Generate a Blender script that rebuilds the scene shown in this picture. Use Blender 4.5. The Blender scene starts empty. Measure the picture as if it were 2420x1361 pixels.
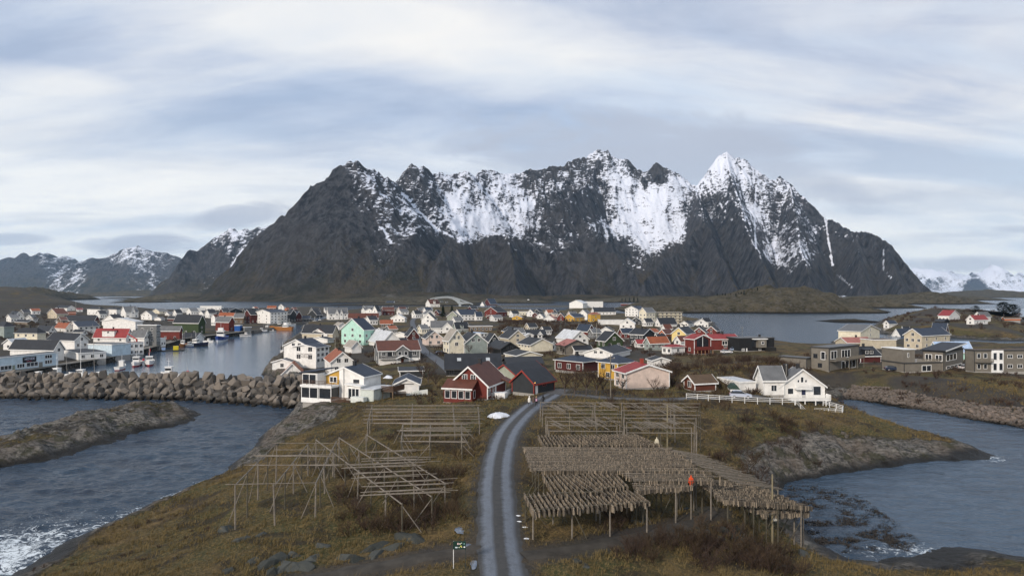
import bpy, math, random
import numpy as np
R = math.radians
SC = bpy.context.scene
COL = SC.collection
random.seed(7)
# ------------------------------------------------------------------ camera, world, sun, exposure
F, CX, HY, H = 1613.0, 1210.0, 690.0, 30.0        # focal length in photo pixels, centre column, horizon row, camera height
cd = bpy.data.cameras.new('camera'); cam = bpy.data.objects.new('camera', cd); COL.objects.link(cam)
cam.location = (0, 0, H); cam.rotation_euler = (R(90), 0, 0)
cd.lens = 24.0; cd.sensor_width = 36.0; cd.shift_y = 9.5/2420; cd.clip_start = 0.5; cd.clip_end = 60000
SC.camera = cam
SUN_EL, SUN_AZ = 24.0, 214.0                       # compass degrees from +Y clockwise: behind the camera, to the left
sl = bpy.data.lights.new('sun', 'SUN'); sun = bpy.data.objects.new('sun', sl); COL.objects.link(sun)
sl.energy = 3.4; sl.angle = R(6); sl.color = (1.0, .88, .76)
sun.rotation_euler = (R(90 - SUN_EL), 0, R(180 - SUN_AZ))
SC.view_settings.view_transform = 'Standard'; SC.view_settings.look = 'None'
SC.view_settings.exposure = 0.0; SC.view_settings.gamma = 1.0
SC.cycles.max_bounces = 6; SC.cycles.transparent_max_bounces = 24; SC.cycles.volume_bounces = 1
SC.cycles.volume_max_steps = 256

class NT:
    """tiny node-tree writer"""
    def __init__(s, tree): s.t = tree; s.t.nodes.clear()
    def n(s, typ, inp=None, **kw):
        nd = s.t.nodes.new(typ)
        for k, v in kw.items(): setattr(nd, k, v)
        for k, v in (inp or {}).items():
            sk = nd.inputs[k]
            if hasattr(v, 'bl_idname') or hasattr(v, 'links'): s.t.links.new(v if hasattr(v, 'links') else v.outputs[0], sk)
            else: sk.default_value = v
        return nd
    def math(s, op, a, b=0.0, c=None, clamp=False):
        d = {0: a, 1: b}
        if c is not None: d[2] = c
        return s.n('ShaderNodeMath', d, operation=op, use_clamp=clamp).outputs[0]
    def mix(s, f, a, b):
        nd = s.t.nodes.new('ShaderNodeMix'); nd.data_type = 'RGBA'
        for idx, v in ((0, f), (6, a), (7, b)):
            if hasattr(v, 'links'): s.t.links.new(v, nd.inputs[idx])
            else: nd.inputs[idx].default_value = (*v, 1) if idx and len(v) == 3 else v
        return nd.outputs[2]
    def ramp(s, f, stops):
        nd = s.n('ShaderNodeValToRGB', {0: f}); cr = nd.color_ramp
        while len(cr.elements) < len(stops): cr.elements.new(.5)
        for e, (p, c) in zip(cr.elements, stops): e.position = p; e.color = (*c, 1) if not isinstance(c, float) else (c, c, c, 1)
        return nd.outputs[0]
    def noise(s, vec, scale, detail=4, rough=.55, dist=0.0):
        return s.n('ShaderNodeTexNoise', {'Vector': vec, 'Scale': scale, 'Detail': detail, 'Roughness': rough, 'Distortion': dist}).outputs[0]
    def mapr(s, v, a, b, c=0.0, d=1.0):
        return s.n('ShaderNodeMapRange', {0: v, 1: a, 2: b, 3: c, 4: d}, clamp=True).outputs[0]
    def mp(s, vec, scale=(1, 1, 1), rot=(0, 0, 0), loc=(0, 0, 0)):
        return s.n('ShaderNodeMapping', {'Vector': vec, 'Scale': scale, 'Rotation': rot, 'Location': loc}).outputs[0]

wd = bpy.data.worlds.new('World'); SC.world = wd; wd.use_nodes = True
w = NT(wd.node_tree)
sky = w.n('ShaderNodeTexSky', sky_type='NISHITA', sun_disc=False, sun_elevation=R(SUN_EL), sun_rotation=R(SUN_AZ), air_density=1.2, dust_density=1.0)
gen = w.n('ShaderNodeTexCoord').outputs['Generated']
sep = w.n('ShaderNodeSeparateXYZ', {0: gen})
el = w.math('MAXIMUM', sep.outputs[2], 0.0)
den = w.math('ADD', el, 0.26)
u_ = w.math('DIVIDE', sep.outputs[0], den); v_ = w.math('DIVIDE', sep.outputs[1], den)
uv = w.n('ShaderNodeCombineXYZ', {0: u_, 1: v_, 2: 0.0}).outputs[0]
n1 = w.noise(w.mp(uv, (.55, 1.9, 1), (0, 0, R(-20)), (3.9, 2.3, 0)), .8, 7, .52, .8)      # long diagonal streaks
n2 = w.noise(w.mp(uv, (1.3, 3.6, 1), (0, 0, R(-30)), (7.7, .4, 0)), 1.3, 8, .62, .5)
n3 = w.noise(w.mp(uv, (.7, 1.3, 1), (0, 0, R(15)), (2.3, 6.2, 2.0)), .75, 4, .5, .3)
cl = w.math('ADD', w.math('MULTIPLY', n1, .72), w.math('MULTIPLY', n2, .28))
yy_ = w.math('MAXIMUM', sep.outputs[1], .05); ax_ = w.math('DIVIDE', sep.outputs[0], yy_); az_ = w.math('DIVIDE', sep.outputs[2], yy_)
front = w.mapr(sep.outputs[1], .2, .5)
wob = w.math('MULTIPLY', w.math('SUBTRACT', w.noise(w.mp(gen, (3, 3, 8)), 2.6, 8, .62, .8), .5), 2.6)
def bank(px, py, rx, rz, tilt=0.0, wb=1.0, a=0.0, b_=.9):
    # a cloud bank seen in direction (px,py of the photo); rx, rz are its angular half sizes
    dx = w.math('SUBTRACT', ax_, (px-1210)/1613); dz = w.math('SUBTRACT', w.math('SUBTRACT', az_, (690-py)/1613), w.math('MULTIPLY', dx, tilt))
    q = w.math('ADD', w.math('POWER', w.math('DIVIDE', dx, rx), 2.0), w.math('POWER', w.math('DIVIDE', dz, rz), 2.0))
    return w.math('MULTIPLY', w.mapr(w.math('ADD', w.math('SUBTRACT', 1.0, q), w.math('MULTIPLY', wob, wb)), a, b_), front)
cl = w.math('SUBTRACT', cl, w.math('MULTIPLY', bank(560, 190, .50, .075, -.14, .5, -.6, 1.0), .085))
cl = w.math('SUBTRACT', cl, w.math('MULTIPLY', bank(250, 330, .50, .04, -.05, .6, -.6, 1.0), .045))
cl = w.math('ADD', cl, w.math('MULTIPLY', bank(1250, 130, .50, .060, -.16, .6, -.8, 1.0), .070))
cl = w.math('ADD', cl, w.math('MULTIPLY', bank(60, 180, .12, .02, -.12, .4, -.8, 1.0), .09))
def wc(c): return tuple(x/0.1 for x in c)
ccol = w.ramp(cl, [(.395, (.43, .51, .67)), (.465, (.58, .64, .77)), (.53, (.80, .82, .87)), (.60, (1.0, .98, .95))])
ccol = w.n('ShaderNodeVectorMath', {0: ccol, 1: (10, 10, 10)}, operation='MULTIPLY').outputs[0]
# bluish clear gaps, more of them high up and to the right
blue = w.mix(.25, wc((.52, .70, .97)), sky.outputs[0])
gap = w.mapr(w.math('ADD', w.math('MULTIPLY', n3, .75), w.math('MULTIPLY', n2, .25)), .47, .60)
base = w.mix(w.math('MULTIPLY', gap, w.mapr(ax_, -.1, .6, .30, .72)), ccol, blue)
# pale band low over the sea
lowf = w.mapr(el, .02, .24, 1.0, 0.0)
lowc = w.mix(w.mapr(cl, .40, .54), wc((.86, .95, 1.02)), wc((1.10, 1.12, 1.10)))
base = w.mix(w.math('MULTIPLY', lowf, .88), base, lowc)
# grey-lavender stratus streaks just above the horizon
st = w.noise(w.mp(gen, (2.0, 2.0, 15), (0, 0, 0), (4.2, 1.1, .3)), 1.7, 7, .6, .4)
stf = w.math('MULTIPLY', w.mapr(st, .50, .60), w.mapr(el, .26, .03, 0.0, 1.0))
base = w.mix(w.math('MULTIPLY', stf, .5), base, wc((.60, .66, .76)))
for px, py, rx, rz, tl, f in ((1500, 350, .30, .065, -.03, .85), (1300, 380, .16, .030, .1, .5), (1850, 400, .14, .040, -.35, .6), (2050, 455, .25, .018, 0, .4), (335, 578, .10, .020, 0, .85), (560, 515, .09, .022, .15, .8), (30, 565, .06, .010, 0, .6), (2290, 625, .14, .018, 0, .7), (2400, 543, .05, .008, 0, .5)):
    base = w.mix(w.math('MULTIPLY', bank(px, py, rx, rz, tl, 1.0, .05, .75), f), base, wc((.52, .57, .68)))
bg = w.n('ShaderNodeBackground', {'Color': base, 'Strength': 0.1})
w.n('ShaderNodeOutputWorld', {0: bg})

# ------------------------------------------------------------------ helpers
def tag(o, label=None, cat=None, group=None, kind=None):
    if label: o['label'] = label
    if cat: o['category'] = cat
    if group: o['group'] = group
    if kind: o['kind'] = kind
    return o
def thing(name, label, cat, loc=(0, 0, 0), rz=0.0, group=None):
    o = bpy.data.objects.new(name, None); COL.objects.link(o)
    o.location = loc; o.rotation_euler = (0, 0, rz); o.empty_display_size = .3
    return tag(o, label, cat, group)
KIDS = {}
def link(name, data, parent=None):
    o = bpy.data.objects.new(name, data); COL.objects.link(o)
    if parent is not None: o.parent = parent; KIDS.setdefault(parent.name, []).append(o)
    return o
def copy_tree(o, parent=None):
    c = o.copy(); COL.objects.link(c)
    if parent is not None: c.parent = parent; KIDS.setdefault(parent.name, []).append(c)
    for ch in list(KIDS.get(o.name, [])): copy_tree(ch, c)
    return c
class MB:
    def __init__(s): s.v = []; s.f = []; s.m = []
    def add(s, vs, fs, m=0):
        b = len(s.v); s.v += [tuple(p) for p in vs]; s.f += [tuple(i + b for i in f) for f in fs]; s.m += [m]*len(fs); return s
    def box(s, c, d, rz=0.0, m=0):
        x, y, z = (a/2 for a in d); ca, sa = math.cos(rz), math.sin(rz)
        P = [(c[0] + a*x*ca - b*y*sa, c[1] + a*x*sa + b*y*ca, c[2] + e*z) for e in (-1, 1) for b in (-1, 1) for a in (-1, 1)]
        return s.add(P, [(0, 2, 3, 1), (4, 5, 7, 6), (0, 1, 5, 4), (2, 6, 7, 3), (0, 4, 6, 2), (1, 3, 7, 5)], m)
    def bb(s, x0, x1, y0, y1, z0, z1, m=0): return s.box(((x0+x1)/2, (y0+y1)/2, (z0+z1)/2), (x1-x0, y1-y0, z1-z0), 0, m)
    def tube(s, a, b, r0, r1=None, n=6, m=0, caps=True):
        r1 = r0 if r1 is None else r1
        a = np.array(a, float); b = np.array(b, float); d = b-a; L = np.linalg.norm(d)
        if L < 1e-6: return s
        d /= L; h = np.array((0, 0, 1.)) if abs(d[2]) < .9 else np.array((1., 0, 0))
        e = np.cross(d, h); e /= np.linalg.norm(e); g = np.cross(d, e)
        P = [tuple(p + r*(math.cos(2*math.pi*i/n)*e + math.sin(2*math.pi*i/n)*g)) for p, r in ((a, r0), (b, r1)) for i in range(n)]
        fs = [(i, (i+1) % n, n+(i+1) % n, n+i) for i in range(n)]
        if caps: fs += [tuple(range(n))[::-1], tuple(range(n, 2*n))]
        return s.add(P, fs, m)
    def prism(s, poly, axis, a, b, m=0):
        """extrude a closed 2-D outline: axis 'y' -> outline in (x,z); 'x' -> outline in (y,z); 'z' -> (x,y)"""
        k = len(poly)
        def pt(p, t): return (p[0], t, p[1]) if axis == 'y' else ((t, p[0], p[1]) if axis == 'x' else (p[0], p[1], t))
        P = [pt(p, a) for p in poly] + [pt(p, b) for p in poly]
        return s.add(P, [tuple(range(k))[::-1], tuple(range(k, 2*k))] + [(i, (i+1) % k, k+(i+1) % k, k+i) for i in range(k)], m)
    def mesh(s, name, mats):
        me = bpy.data.meshes.new(name); me.from_pydata(s.v, [], s.f)
        for x in (mats if isinstance(mats, (list, tuple)) else [mats]): me.materials.append(x)
        if any(s.m): me.polygons.foreach_set('material_index', s.m)
        me.update(); return me
    def build(s, name, mats, parent=None): return link(name, s.mesh(name, mats), parent)
def np_mesh(name, V, Fq, mats, smooth=True):
    me = bpy.data.meshes.new(name); k = Fq.shape[1]
    me.vertices.add(len(V)); me.vertices.foreach_set('co', np.asarray(V, np.float32).ravel())
    me.loops.add(Fq.size); me.loops.foreach_set('vertex_index', Fq.astype(np.int32).ravel())
    me.polygons.add(len(Fq)); me.polygons.foreach_set('loop_start', np.arange(0, Fq.size, k, dtype=np.int32))
    me.update(calc_edges=True); me.validate()
    if smooth: me.polygons.foreach_set('use_smooth', np.ones(len(me.polygons), bool))
    for x in (mats if isinstance(mats, (list, tuple)) else [mats]): me.materials.append(x)
    return me
def attr(me, name, vals):
    a = me.attributes.new(name, 'FLOAT', 'POINT'); a.data.foreach_set('value', np.asarray(vals, np.float32))
# ------------------------------------------------------------------ noise (numpy)
def _h(ix, iy, s):
    n = (ix*374761393 + iy*668265263 + s*1442695041) & 0xffffffff
    n = ((n ^ (n >> 13))*1274126177) & 0xffffffff
    return ((n ^ (n >> 16)) & 0xffff)/65535.0
def vnoise(x, y, s=0):
    x = np.asarray(x, float); y = np.asarray(y, float)
    ix = np.floor(x).astype(np.int64); iy = np.floor(y).astype(np.int64); fx = x-ix; fy = y-iy
    fx = fx*fx*(3-2*fx); fy = fy*fy*(3-2*fy)
    a = _h(ix, iy, s); b = _h(ix+1, iy, s); c = _h(ix, iy+1, s); d = _h(ix+1, iy+1, s)
    return (a*(1-fx)+b*fx)*(1-fy) + (c*(1-fx)+d*fx)*fy
def fbm(x, y, o=4, s=0, g=.5):
    t = 0; a = 1; n = 0
    for i in range(o):
        t = t + a*(vnoise(x, y, s+i)-.5); n += a; a *= g
        x, y = 2.03*(x*.8-y*.6)+3.1, 2.03*(x*.6+y*.8)+1.7
    return t/n*2                                     # about -1..1
def ridged(x, y, o=4, s=0, g=.5):
    t = 0; a = 1; n = 0
    for i in range(o):
        t = t + a*(1-np.abs(2*vnoise(x, y, s+i)-1)); n += a; a *= g
        x, y = 2.07*(x*.8-y*.6)+3.1, 2.07*(x*.6+y*.8)+1.7
    return t/n                                       # 0..1
def sstep(a, b, x): t = np.clip((x-a)/(b-a), 0, 1); return t*t*(3-2*t)
def P(px, py, z=0.0):                                # photo pixel + ground height -> world
    D = F*(H-z)/(py-HY); return ((px-CX)/F*D, D, z)
def PD(px, py, D): return ((px-CX)/F*D, D, H-(py-HY)/F*D)
def seg_dist(X, Y, a, b):
    dx, dy = b[0]-a[0], b[1]-a[1]; L2 = dx*dx+dy*dy+1e-9
    t = np.clip(((X-a[0])*dx + (Y-a[1])*dy)/L2, 0, 1)
    return np.hypot(X-(a[0]+t*dx), Y-(a[1]+t*dy)), t
# ------------------------------------------------------------------ materials
MATS = {}
def mat(name, col, rough=.8, metal=0.0, var=.12, nscale=1.5, bump=0.0, bscale=8.0, stripes=None, spec=.3):
    """plain painted/wood/stone material with procedural tint variation; stripes=(axis, period, strength) adds board or tile relief"""
    if name in MATS: return MATS[name]
    m = bpy.data.materials.new(name); m.use_nodes = True; t = NT(m.node_tree)
    tc = t.n('ShaderNodeTexCoord').outputs['Object']
    n = t.noise(tc, nscale, 5, .6)
    c = t.mix(t.mapr(n, .3, .7), tuple(max(0, x*(1-var)) for x in col), tuple(min(1, x*(1+var)) for x in col))
    b = t.n('ShaderNodeBsdfPrincipled', {'Base Color': c, 'Roughness': rough, 'Metallic': metal, 'Specular IOR Level': spec})
    hgt = None
    if stripes:
        ax, per, st = stripes
        s3 = t.n('ShaderNodeSeparateXYZ', {0: tc}).outputs[ax]
        fr = t.math('FRACT', t.math('DIVIDE', s3, per))
        hgt = t.n('ShaderNodeBump', {'Height': t.math('MINIMUM', t.math('MULTIPLY', fr, 6.0), 1.0), 'Strength': st, 'Distance': .03})
    if bump:
        d = {'Height': t.noise(tc, bscale, 5, .6), 'Strength': bump, 'Distance': .05}
        if hgt: d['Normal'] = hgt.outputs[0]
        hgt = t.n('ShaderNodeBump', d)
    if hgt: t.t.links.new(hgt.outputs[0], b.inputs['Normal'])
    t.n('ShaderNodeOutputMaterial', {0: b.outputs[0]})
    MATS[name] = m; return m
# ------------------------------------------------------------------ terrain
def land(pts, h, ctrl, sc):
    """pts: (px,py[,slope]) shoreline pixels at sea level or ('w',x,y[,slope]); ctrl: (px,py,z) inner heights or ('w',x,y,z)"""
    poly = []
    for p in pts:
        if p[0] == 'w': poly.append((p[1], p[2], p[3] if len(p) > 3 else .5))
        else: q = P(p[0], p[1]); poly.append((q[0], q[1], p[2] if len(p) > 2 else .5))
    C = []
    for c in ctrl:
        if c[0] == 'w': C.append((c[1], c[2], c[3]))
        else: C.append(P(*c))
    xs = [p[0] for p in poly]; ys = [p[1] for p in poly]
    return dict(poly=poly, h=h, C=C, sc=sc, bb=(min(xs), max(xs), min(ys), max(ys)))
LA = land([('w', -75, -40), ('w', -62, 30), (-60, 1420, .3), (30, 1361, .22), (120, 1297, .22), (230, 1250, .25), (340, 1203, .3), (450, 1160, .35), (520, 1130, .35), (560, 1095, .5), (600, 1070, .5), (620, 1040, .6), (645, 1015, .6), (672, 985, .7), (700, 965, 1.2), (735, 955, 1.4),
    (740, 925, 2), (640, 893, 2), (618, 885, 2), (640, 868, 3), (668, 850, 3), (672, 835, 2), (665, 820, 2), (690, 800, 1), (714, 786, 1), (712, 773, 1), (735, 768, 1), (770, 762, 1), (800, 752, .5), (790, 740, .3),
    (820, 733, .1), (900, 728, .1), (1000, 727, .1), (1100, 727, .1), (1180, 731, .2), (1250, 735, .2), (1330, 737, .2), (1340, 728, .2), (1435, 727, .2), (1440, 737, .2), (1475, 744, .2), (1560, 748, .2), (1625, 750, .3), (1645, 757, .3), (1690, 763, .3), (1700, 778, .3), (1715, 797, .3), (1760, 806, .3), (1850, 814, .3), (1900, 824, .4), (1950, 822, .4), (1972, 806, .4), (2060, 801, .4), (2100, 812, .4), (2140, 810, .4), (2240, 812, .4), (2290, 820, .4), (2350, 824, .4), (2470, 827, .4),
    ('w', 420, 330), ('w', 300, 190), (2520, 1045, .5), (2420, 1010, .5), (2260, 985, .5), (2150, 965, .5), (2080, 952, .5), (2000, 942, .5), (1985, 948, .8), (1995, 968, .8),
    (2030, 985, .6), (2090, 1003, .5), (2200, 1035, .35), (2300, 1060, .3), (2345, 1078, .2), (2260, 1090, .35), (2150, 1102, .5), (2050, 1108, .6), (1980, 1118, .8), (1900, 1132, .9), (1850, 1145, .9), (1835, 1165, .5), (1865, 1200, .5), (1885, 1240, .6), (1930, 1290, .5), (2000, 1328, .35), (2080, 1336, .2), (2150, 1318, .15), (2200, 1300, .15), (2330, 1292, .15), (2440, 1318, .15), (2600, 1345, .2),
    ('w', 95, 40), ('w', 90, -40)], 6.0,
   [(1187, 1361, 7), (1175, 1200, 8), (1165, 1100, 8.3), (1200, 1000, 8.6), (1255, 955, 9), (1320, 935, 9.2), (600, 1250, 5.5), (300, 1300, 3.2), (420, 1230, 3.8), (700, 1180, 6.5), (600, 1140, 4.5), (850, 1150, 7), (850, 1280, 6), (980, 1200, 7), (1000, 1100, 8), (900, 1040, 7.5), (760, 1060, 5.5), (700, 1020, 3.5), (740, 1000, 5.5), (800, 955, 7), (900, 950, 8), (1100, 960, 9),
    (1260, 1280, 7.7), (1330, 1275, 7.6), (1400, 1268, 7.6), (1470, 1255, 7.6), (1550, 1240, 7.5), (1640, 1225, 7.2), (1700, 1245, 6.8), (1780, 1245, 5.2), (1825, 1290, 4.4), (1850, 1310, 3.6), (1890, 1262, 2.9), (1700, 1320, 6), (1500, 1330, 7), (1900, 1340, 3), (1400, 1150, 7), (1550, 1100, 7.4), (1450, 1000, 8.5), (1600, 960, 9), (1700, 1130, 4.5), (1640, 1050, 7), (1700, 1020, 6.5), (1760, 1090, 2.5), (1700, 960, 8.6), (1800, 965, 8), (1850, 960, 7.8), (1915, 972, 5.3), (1950, 966, 4.9), (1985, 972, 4.4), (1900, 1010, 4.6), ('w', -38, 140, 6.9), ('w', -45, 143, 5.6), ('w', -42, 150, 6.6), (1900, 1060, 3.8), (2000, 1010, 4.5), (2100, 1050, 2.6), (2250, 1070, 1.2), (1780, 945, 8.8), (1850, 938, 9),
    (1700, 930, 9), (1450, 930, 9), (1500, 900, 8.5), (1650, 880, 10), (1750, 860, 12), (1830, 845, 12), (1880, 870, 9), (1950, 885, 7), (2050, 880, 6.5), (2110, 880, 6.2), (2200, 905, 7.5), (2280, 920, 7.5), (2350, 930, 6), (2050, 930, 3), (2200, 950, 3.2), (2350, 985, 3), (2300, 880, 6.5), (2400, 890, 6), (2050, 812, 3), (2200, 822, 3.5), (2300, 840, 5), (1950, 850, 6), (1800, 830, 6.5),
    (1000, 870, 7), (1100, 830, 6.5), (1250, 850, 6.5), (1300, 800, 6), (900, 800, 5), (800, 830, 5), (700, 880, 2.6), (660, 885, 2.2), (760, 800, 3), (720, 800, 2), (1000, 765, 5), (1250, 765, 8), (1330, 772, 8), (1400, 775, 6), (1500, 800, 6), (1600, 800, 5), (1660, 780, 4), (1500, 760, 4), (1200, 745, 3), (1400, 745, 3), (900, 745, 3), (1050, 735, 3), (1400, 728, 2.5)], .45)
LB = land([(-160, 1180, .4), (0, 1105, .5), (120, 1090, .5), (200, 1065, .5), (280, 1045, .5), (335, 1022, .5), (400, 1010, .5), (470, 992, .35), (492, 981, .3), (445, 966, .4), (380, 962, .4), (300, 966, .35), (220, 978, .35), (130, 1003, .35), (50, 1030, .35), (-30, 1050, .35), (-200, 1100, .4)], 2.5,
   [(420, 985, 3.1), (350, 990, 3.0), (250, 1015, 2.6), (150, 1045, 2.2), (50, 1070, 1.9), (0, 1080, 1.6)], .5)
LC = land([('w', -420, 226, 4), ('w', -172, 226, 9), ('w', -170.5, 290, 9), ('w', -186, 369, 9), ('w', -195, 403, 6), ('w', -190, 450, 6), ('w', -186, 493, 4), ('w', -186, 560, 3), ('w', -195, 610, 2), ('w', -185, 660, 1), ('w', -230, 760, .5),
    (840, 738, .3), (800, 732, .3), (700, 732, .2), (600, 733, .2), (430, 736, .2), (330, 738, .2), (260, 738, .2), (215, 722, .3), (120, 712, .3), (-100, 706, .3), ('w', -2600, 3000, .3), ('w', -1500, 500, .3)], 3.0,
   [('w', -175, 260, 2.4), ('w', -178, 300, 2.4), ('w', -192, 370, 2.2), ('w', -200, 420, 2.2), ('w', -194, 480, 2.0), ('w', -200, 560, 2), ('w', -230, 300, 3), ('w', -260, 400, 4), ('w', -200, 700, 2.5), ('w', -350, 800, 3), ('w', -450, 1000, 3),
    ('w', -620, 900, 17), ('w', -700, 880, 21), ('w', -780, 920, 23), ('w', -560, 880, 9), ('w', -500, 760, 4), ('w', -520, 640, 5), ('w', -620, 700, 9), ('w', -1000, 1450, 36), ('w', -1080, 1500, 42), ('w', -1200, 1550, 36), ('w', -950, 1200, 10)], .5)
LD = land([(2060, 775, .4), (2081, 790, .5), (2139, 794, .5), (2246, 799, .4), (2330, 805, .4), (2440, 808, .4), ('w', 520, 650, .3), ('w', 560, 760, .3), (2420, 752, .3), (2300, 748, .3), (2180, 745, .3), (2110, 748, .3), (2075, 760, .3)], 4.0,
   [(2150, 782, 3.5), (2230, 788, 4), (2330, 790, 4.2), (2200, 765, 8), (2240, 765, 7.5), ('w', 385, 640, 17), ('w', 362, 640, 13), ('w', 410, 640, 11), ('w', 345, 620, 7), ('w', 430, 600, 7), ('w', 480, 560, 6), (2400, 790, 5)], .5)
LANDS = [LA, LB, LC, LD]
# roads: (pixel polyline with z, half width)
def road_pts(L): return [P(*p) for p in L]
ROADS = dict(
    main=(road_pts([(1200, 1480, 6.4), (1190, 1361, 7), (1180, 1280, 7.6), (1176, 1200, 8.0), (1174, 1140, 8.2), (1180, 1080, 8.4), (1195, 1030, 8.6), (1215, 1000, 8.7), (1240, 975, 8.8), (1262, 957, 9), (1284, 944, 9.1), (1306, 932, 9.2), (1325, 920, 9.2)]), 2.2),
    side=(road_pts([(1136, 1292, 7.25), (1090, 1300, 7.0), (1000, 1315, 6.8), (900, 1335, 6.5), (780, 1358, 6.2), (650, 1385, 6)]), 1.6),
    track=(road_pts([(1235, 1312, 7.4), (1320, 1300, 7.3), (1420, 1282, 7.3), (1520, 1260, 7.2), (1600, 1242, 7.1), (1660, 1224, 6.9), (1690, 1207, 6.8)]), 1.5),
    lane=(road_pts([(1330, 931, 9.15), (1380, 934, 9.1), (1450, 940, 9), (1550, 943, 9), (1640, 940, 9), (1720, 940, 9), (1790, 935, 9)]), 1.6),
    street=(road_pts([(1075, 885, 7), (1050, 862, 6.8), (1020, 840, 6.6), (1000, 826, 6.4), (985, 800, 6), (978, 775, 5.5), (975, 758, 5), (985, 748, 4.5)]), 2.4))
def base_height(X, Y, want='h'):
    X = np.asarray(X, float).ravel(); Y = np.asarray(Y, float).ravel()
    best = np.full(X.shape, -6.0); shore = np.full(X.shape, -99.0)
    for L in LANDS:
        bb = L['bb']; sel = np.where((X > bb[0]-40) & (X < bb[1]+40) & (Y > bb[2]-40) & (Y < bb[3]+40))[0]
        if not len(sel): continue
        x = X[sel]; y = Y[sel]; poly = L['poly']; n = len(poly)
        jx = x + 2.2*fbm(x/9, y/9, 3, 11)*sstep(20, 120, y)*0 ; jy = y
        dmin = np.full(x.shape, 1e9); slo = np.zeros(x.shape); ins = np.zeros(x.shape, bool)
        for i in range(n):
            a = poly[i]; b = poly[(i+1) % n]
            d, t = seg_dist(x, y, a, b); m = d < dmin
            dmin[m] = d[m]; slo[m] = (a[2]*(1-t)+b[2]*t)[m]
            c = ((a[1] > y) != (b[1] > y)); xi = (b[0]-a[0])*(y-a[1])/(b[1]-a[1]+1e-12)+a[0]
            ins ^= c & (x < xi)
        sd = np.where(ins, dmin, -dmin)
        wob = fbm(x/14, y/14, 4, 3)*np.minimum(3.0, .02*y)*np.clip(1.3-slo, .0, 1)
        sd = sd + wob*1.2
        num = np.zeros(x.shape); den = np.zeros(x.shape)
        for c in L['C']:
            w_ = 1/((x-c[0])**2 + (y-c[1])**2 + 30 + (c[1]*.02)**2)**1.6
            num += w_*c[2]; den += w_
        h = num/den if L['C'] else np.full(x.shape, L['h'])
        sh = np.where(sd > 0, sd*slo, sd*np.minimum(slo, .6))
        k = .8
        hh = np.where(sh < h, sh - 0*k, h)
        hh = -np.log(np.exp(-np.clip(sh, -20, 60)/k) + np.exp(-h/k))*k
        best[sel] = np.maximum(best[sel], hh); shore[sel] = np.maximum(shore[sel], sd)
    return (best, shore) if want == 'both' else best
def near_road(X, Y):
    X = np.asarray(X, float).ravel(); Y = np.asarray(Y, float).ravel()
    d = np.full(X.shape, 1e9); z = np.zeros(X.shape)
    for pts, hw in ROADS.values():
        for a, b in zip(pts[:-1], pts[1:]):
            dd, t = seg_dist(X, Y, a, b); dd = dd-hw; m = dd < d
            d[m] = dd[m]; z[m] = (a[2]*(1-t)+b[2]*t)[m]
    return d, z
def ground(X, Y, full=False):
    X = np.asarray(X, float).ravel(); Y = np.asarray(Y, float).ravel()
    h, sd = base_height(X, Y, 'both')
    up = sstep(-.5, 2.0, h)
    # bare ice-scraped rock: ledges; amount grows near the shore
    cliff = 1.25*np.exp(-(((X-70)/30)**2 + ((Y-107)/21)**2)) + 1.3*np.exp(-(((X-74)/22)**2 + ((Y-70)/11)**2)) + np.exp(-(((X+45)/16)**2 + ((Y-138)/22)**2)) + np.exp(-(((X+105)/50)**2 + ((Y-150)/40)**2))
    rocky = np.clip(sstep(9, 2, sd) + .9*cliff, 0, 1)
    r1 = ridged(X/7.0+.2*Y/7, Y/11.0, 5, 21)-.55
    r2 = ridged(X/2.3, Y/3.1, 3, 41)-.5
    far = sstep(500, 200, Y)
    r3 = ridged((X+Y)/2.4, (Y-X)/8.0, 4, 61)-.55
    h = h + up*(rocky*(2.4*r1 + .9*r2 + 1.3*r3)*(.35+.65*far) + (1-rocky)*(.55*fbm(X/9, Y/9, 4, 5)+.10*fbm(X/1.6, Y/1.6, 2, 9)*far))
    h = np.where((X < -170) & (Y > 220) & (Y < 640) & (X > -300), np.minimum(h, 3.2)*.0+np.clip(h, -6, 2.3), h)
    d, z = near_road(X, Y)
    k = sstep(3.2, .3, d)
    h = h*(1-k) + (z-.06)*k
    return (h, sd, rocky, d) if full else h
def gz(x, y): return float(ground([x], [y])[0])
def PG(px, py, lo=0.0):
    """where the sight line through a photo pixel meets the ground"""
    z = 5.0
    for i in range(14):
        q = P(px, py, z); g = max(lo, gz(q[0], q[1])); z += (g-z)*.5
    q = P(px, py, z); return (q[0], q[1], gz(q[0], q[1]))

# ground material -----------------------------------------------------------------
gm = bpy.data.materials.new('ground_mix'); gm.use_nodes = True; t = NT(gm.node_tree)
pos = t.n('ShaderNodeNewGeometry').outputs['Position']
rk = t.n('ShaderNodeAttribute', attribute_name='rocky').outputs['Fac']
wet = t.n('ShaderNodeAttribute', attribute_name='wet').outputs['Fac']
ptc = t.n('ShaderNodeAttribute', attribute_name='patch').outputs['Fac']
nA = t.noise(pos, .09, 5, .6); nB = t.noise(pos, .5, 6, .65); nC = t.noise(pos, 3.0, 4, .7); nD = t.noise(t.mp(pos, (1, 1, .6)), 1.1, 6, .75)
g1 = t.mix(t.mapr(nB, .35, .65), (.030, .026, .012), (.125, .083, .033))
g1 = t.mix(t.mapr(nA, .42, .60), g1, (.040, .044, .014))
g1 = t.mix(t.mapr(nC, .45, .72), g1, (.19, .13, .055))
g1 = t.mix(t.math('MULTIPLY', t.mapr(t.noise(pos, .16, 4, .6, 1.0), .50, .60), .75), g1, (.022, .017, .012))
g1 = t.mix(t.math('MULTIPLY', ptc, .8), g1, (.040, .038, .037))
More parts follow.
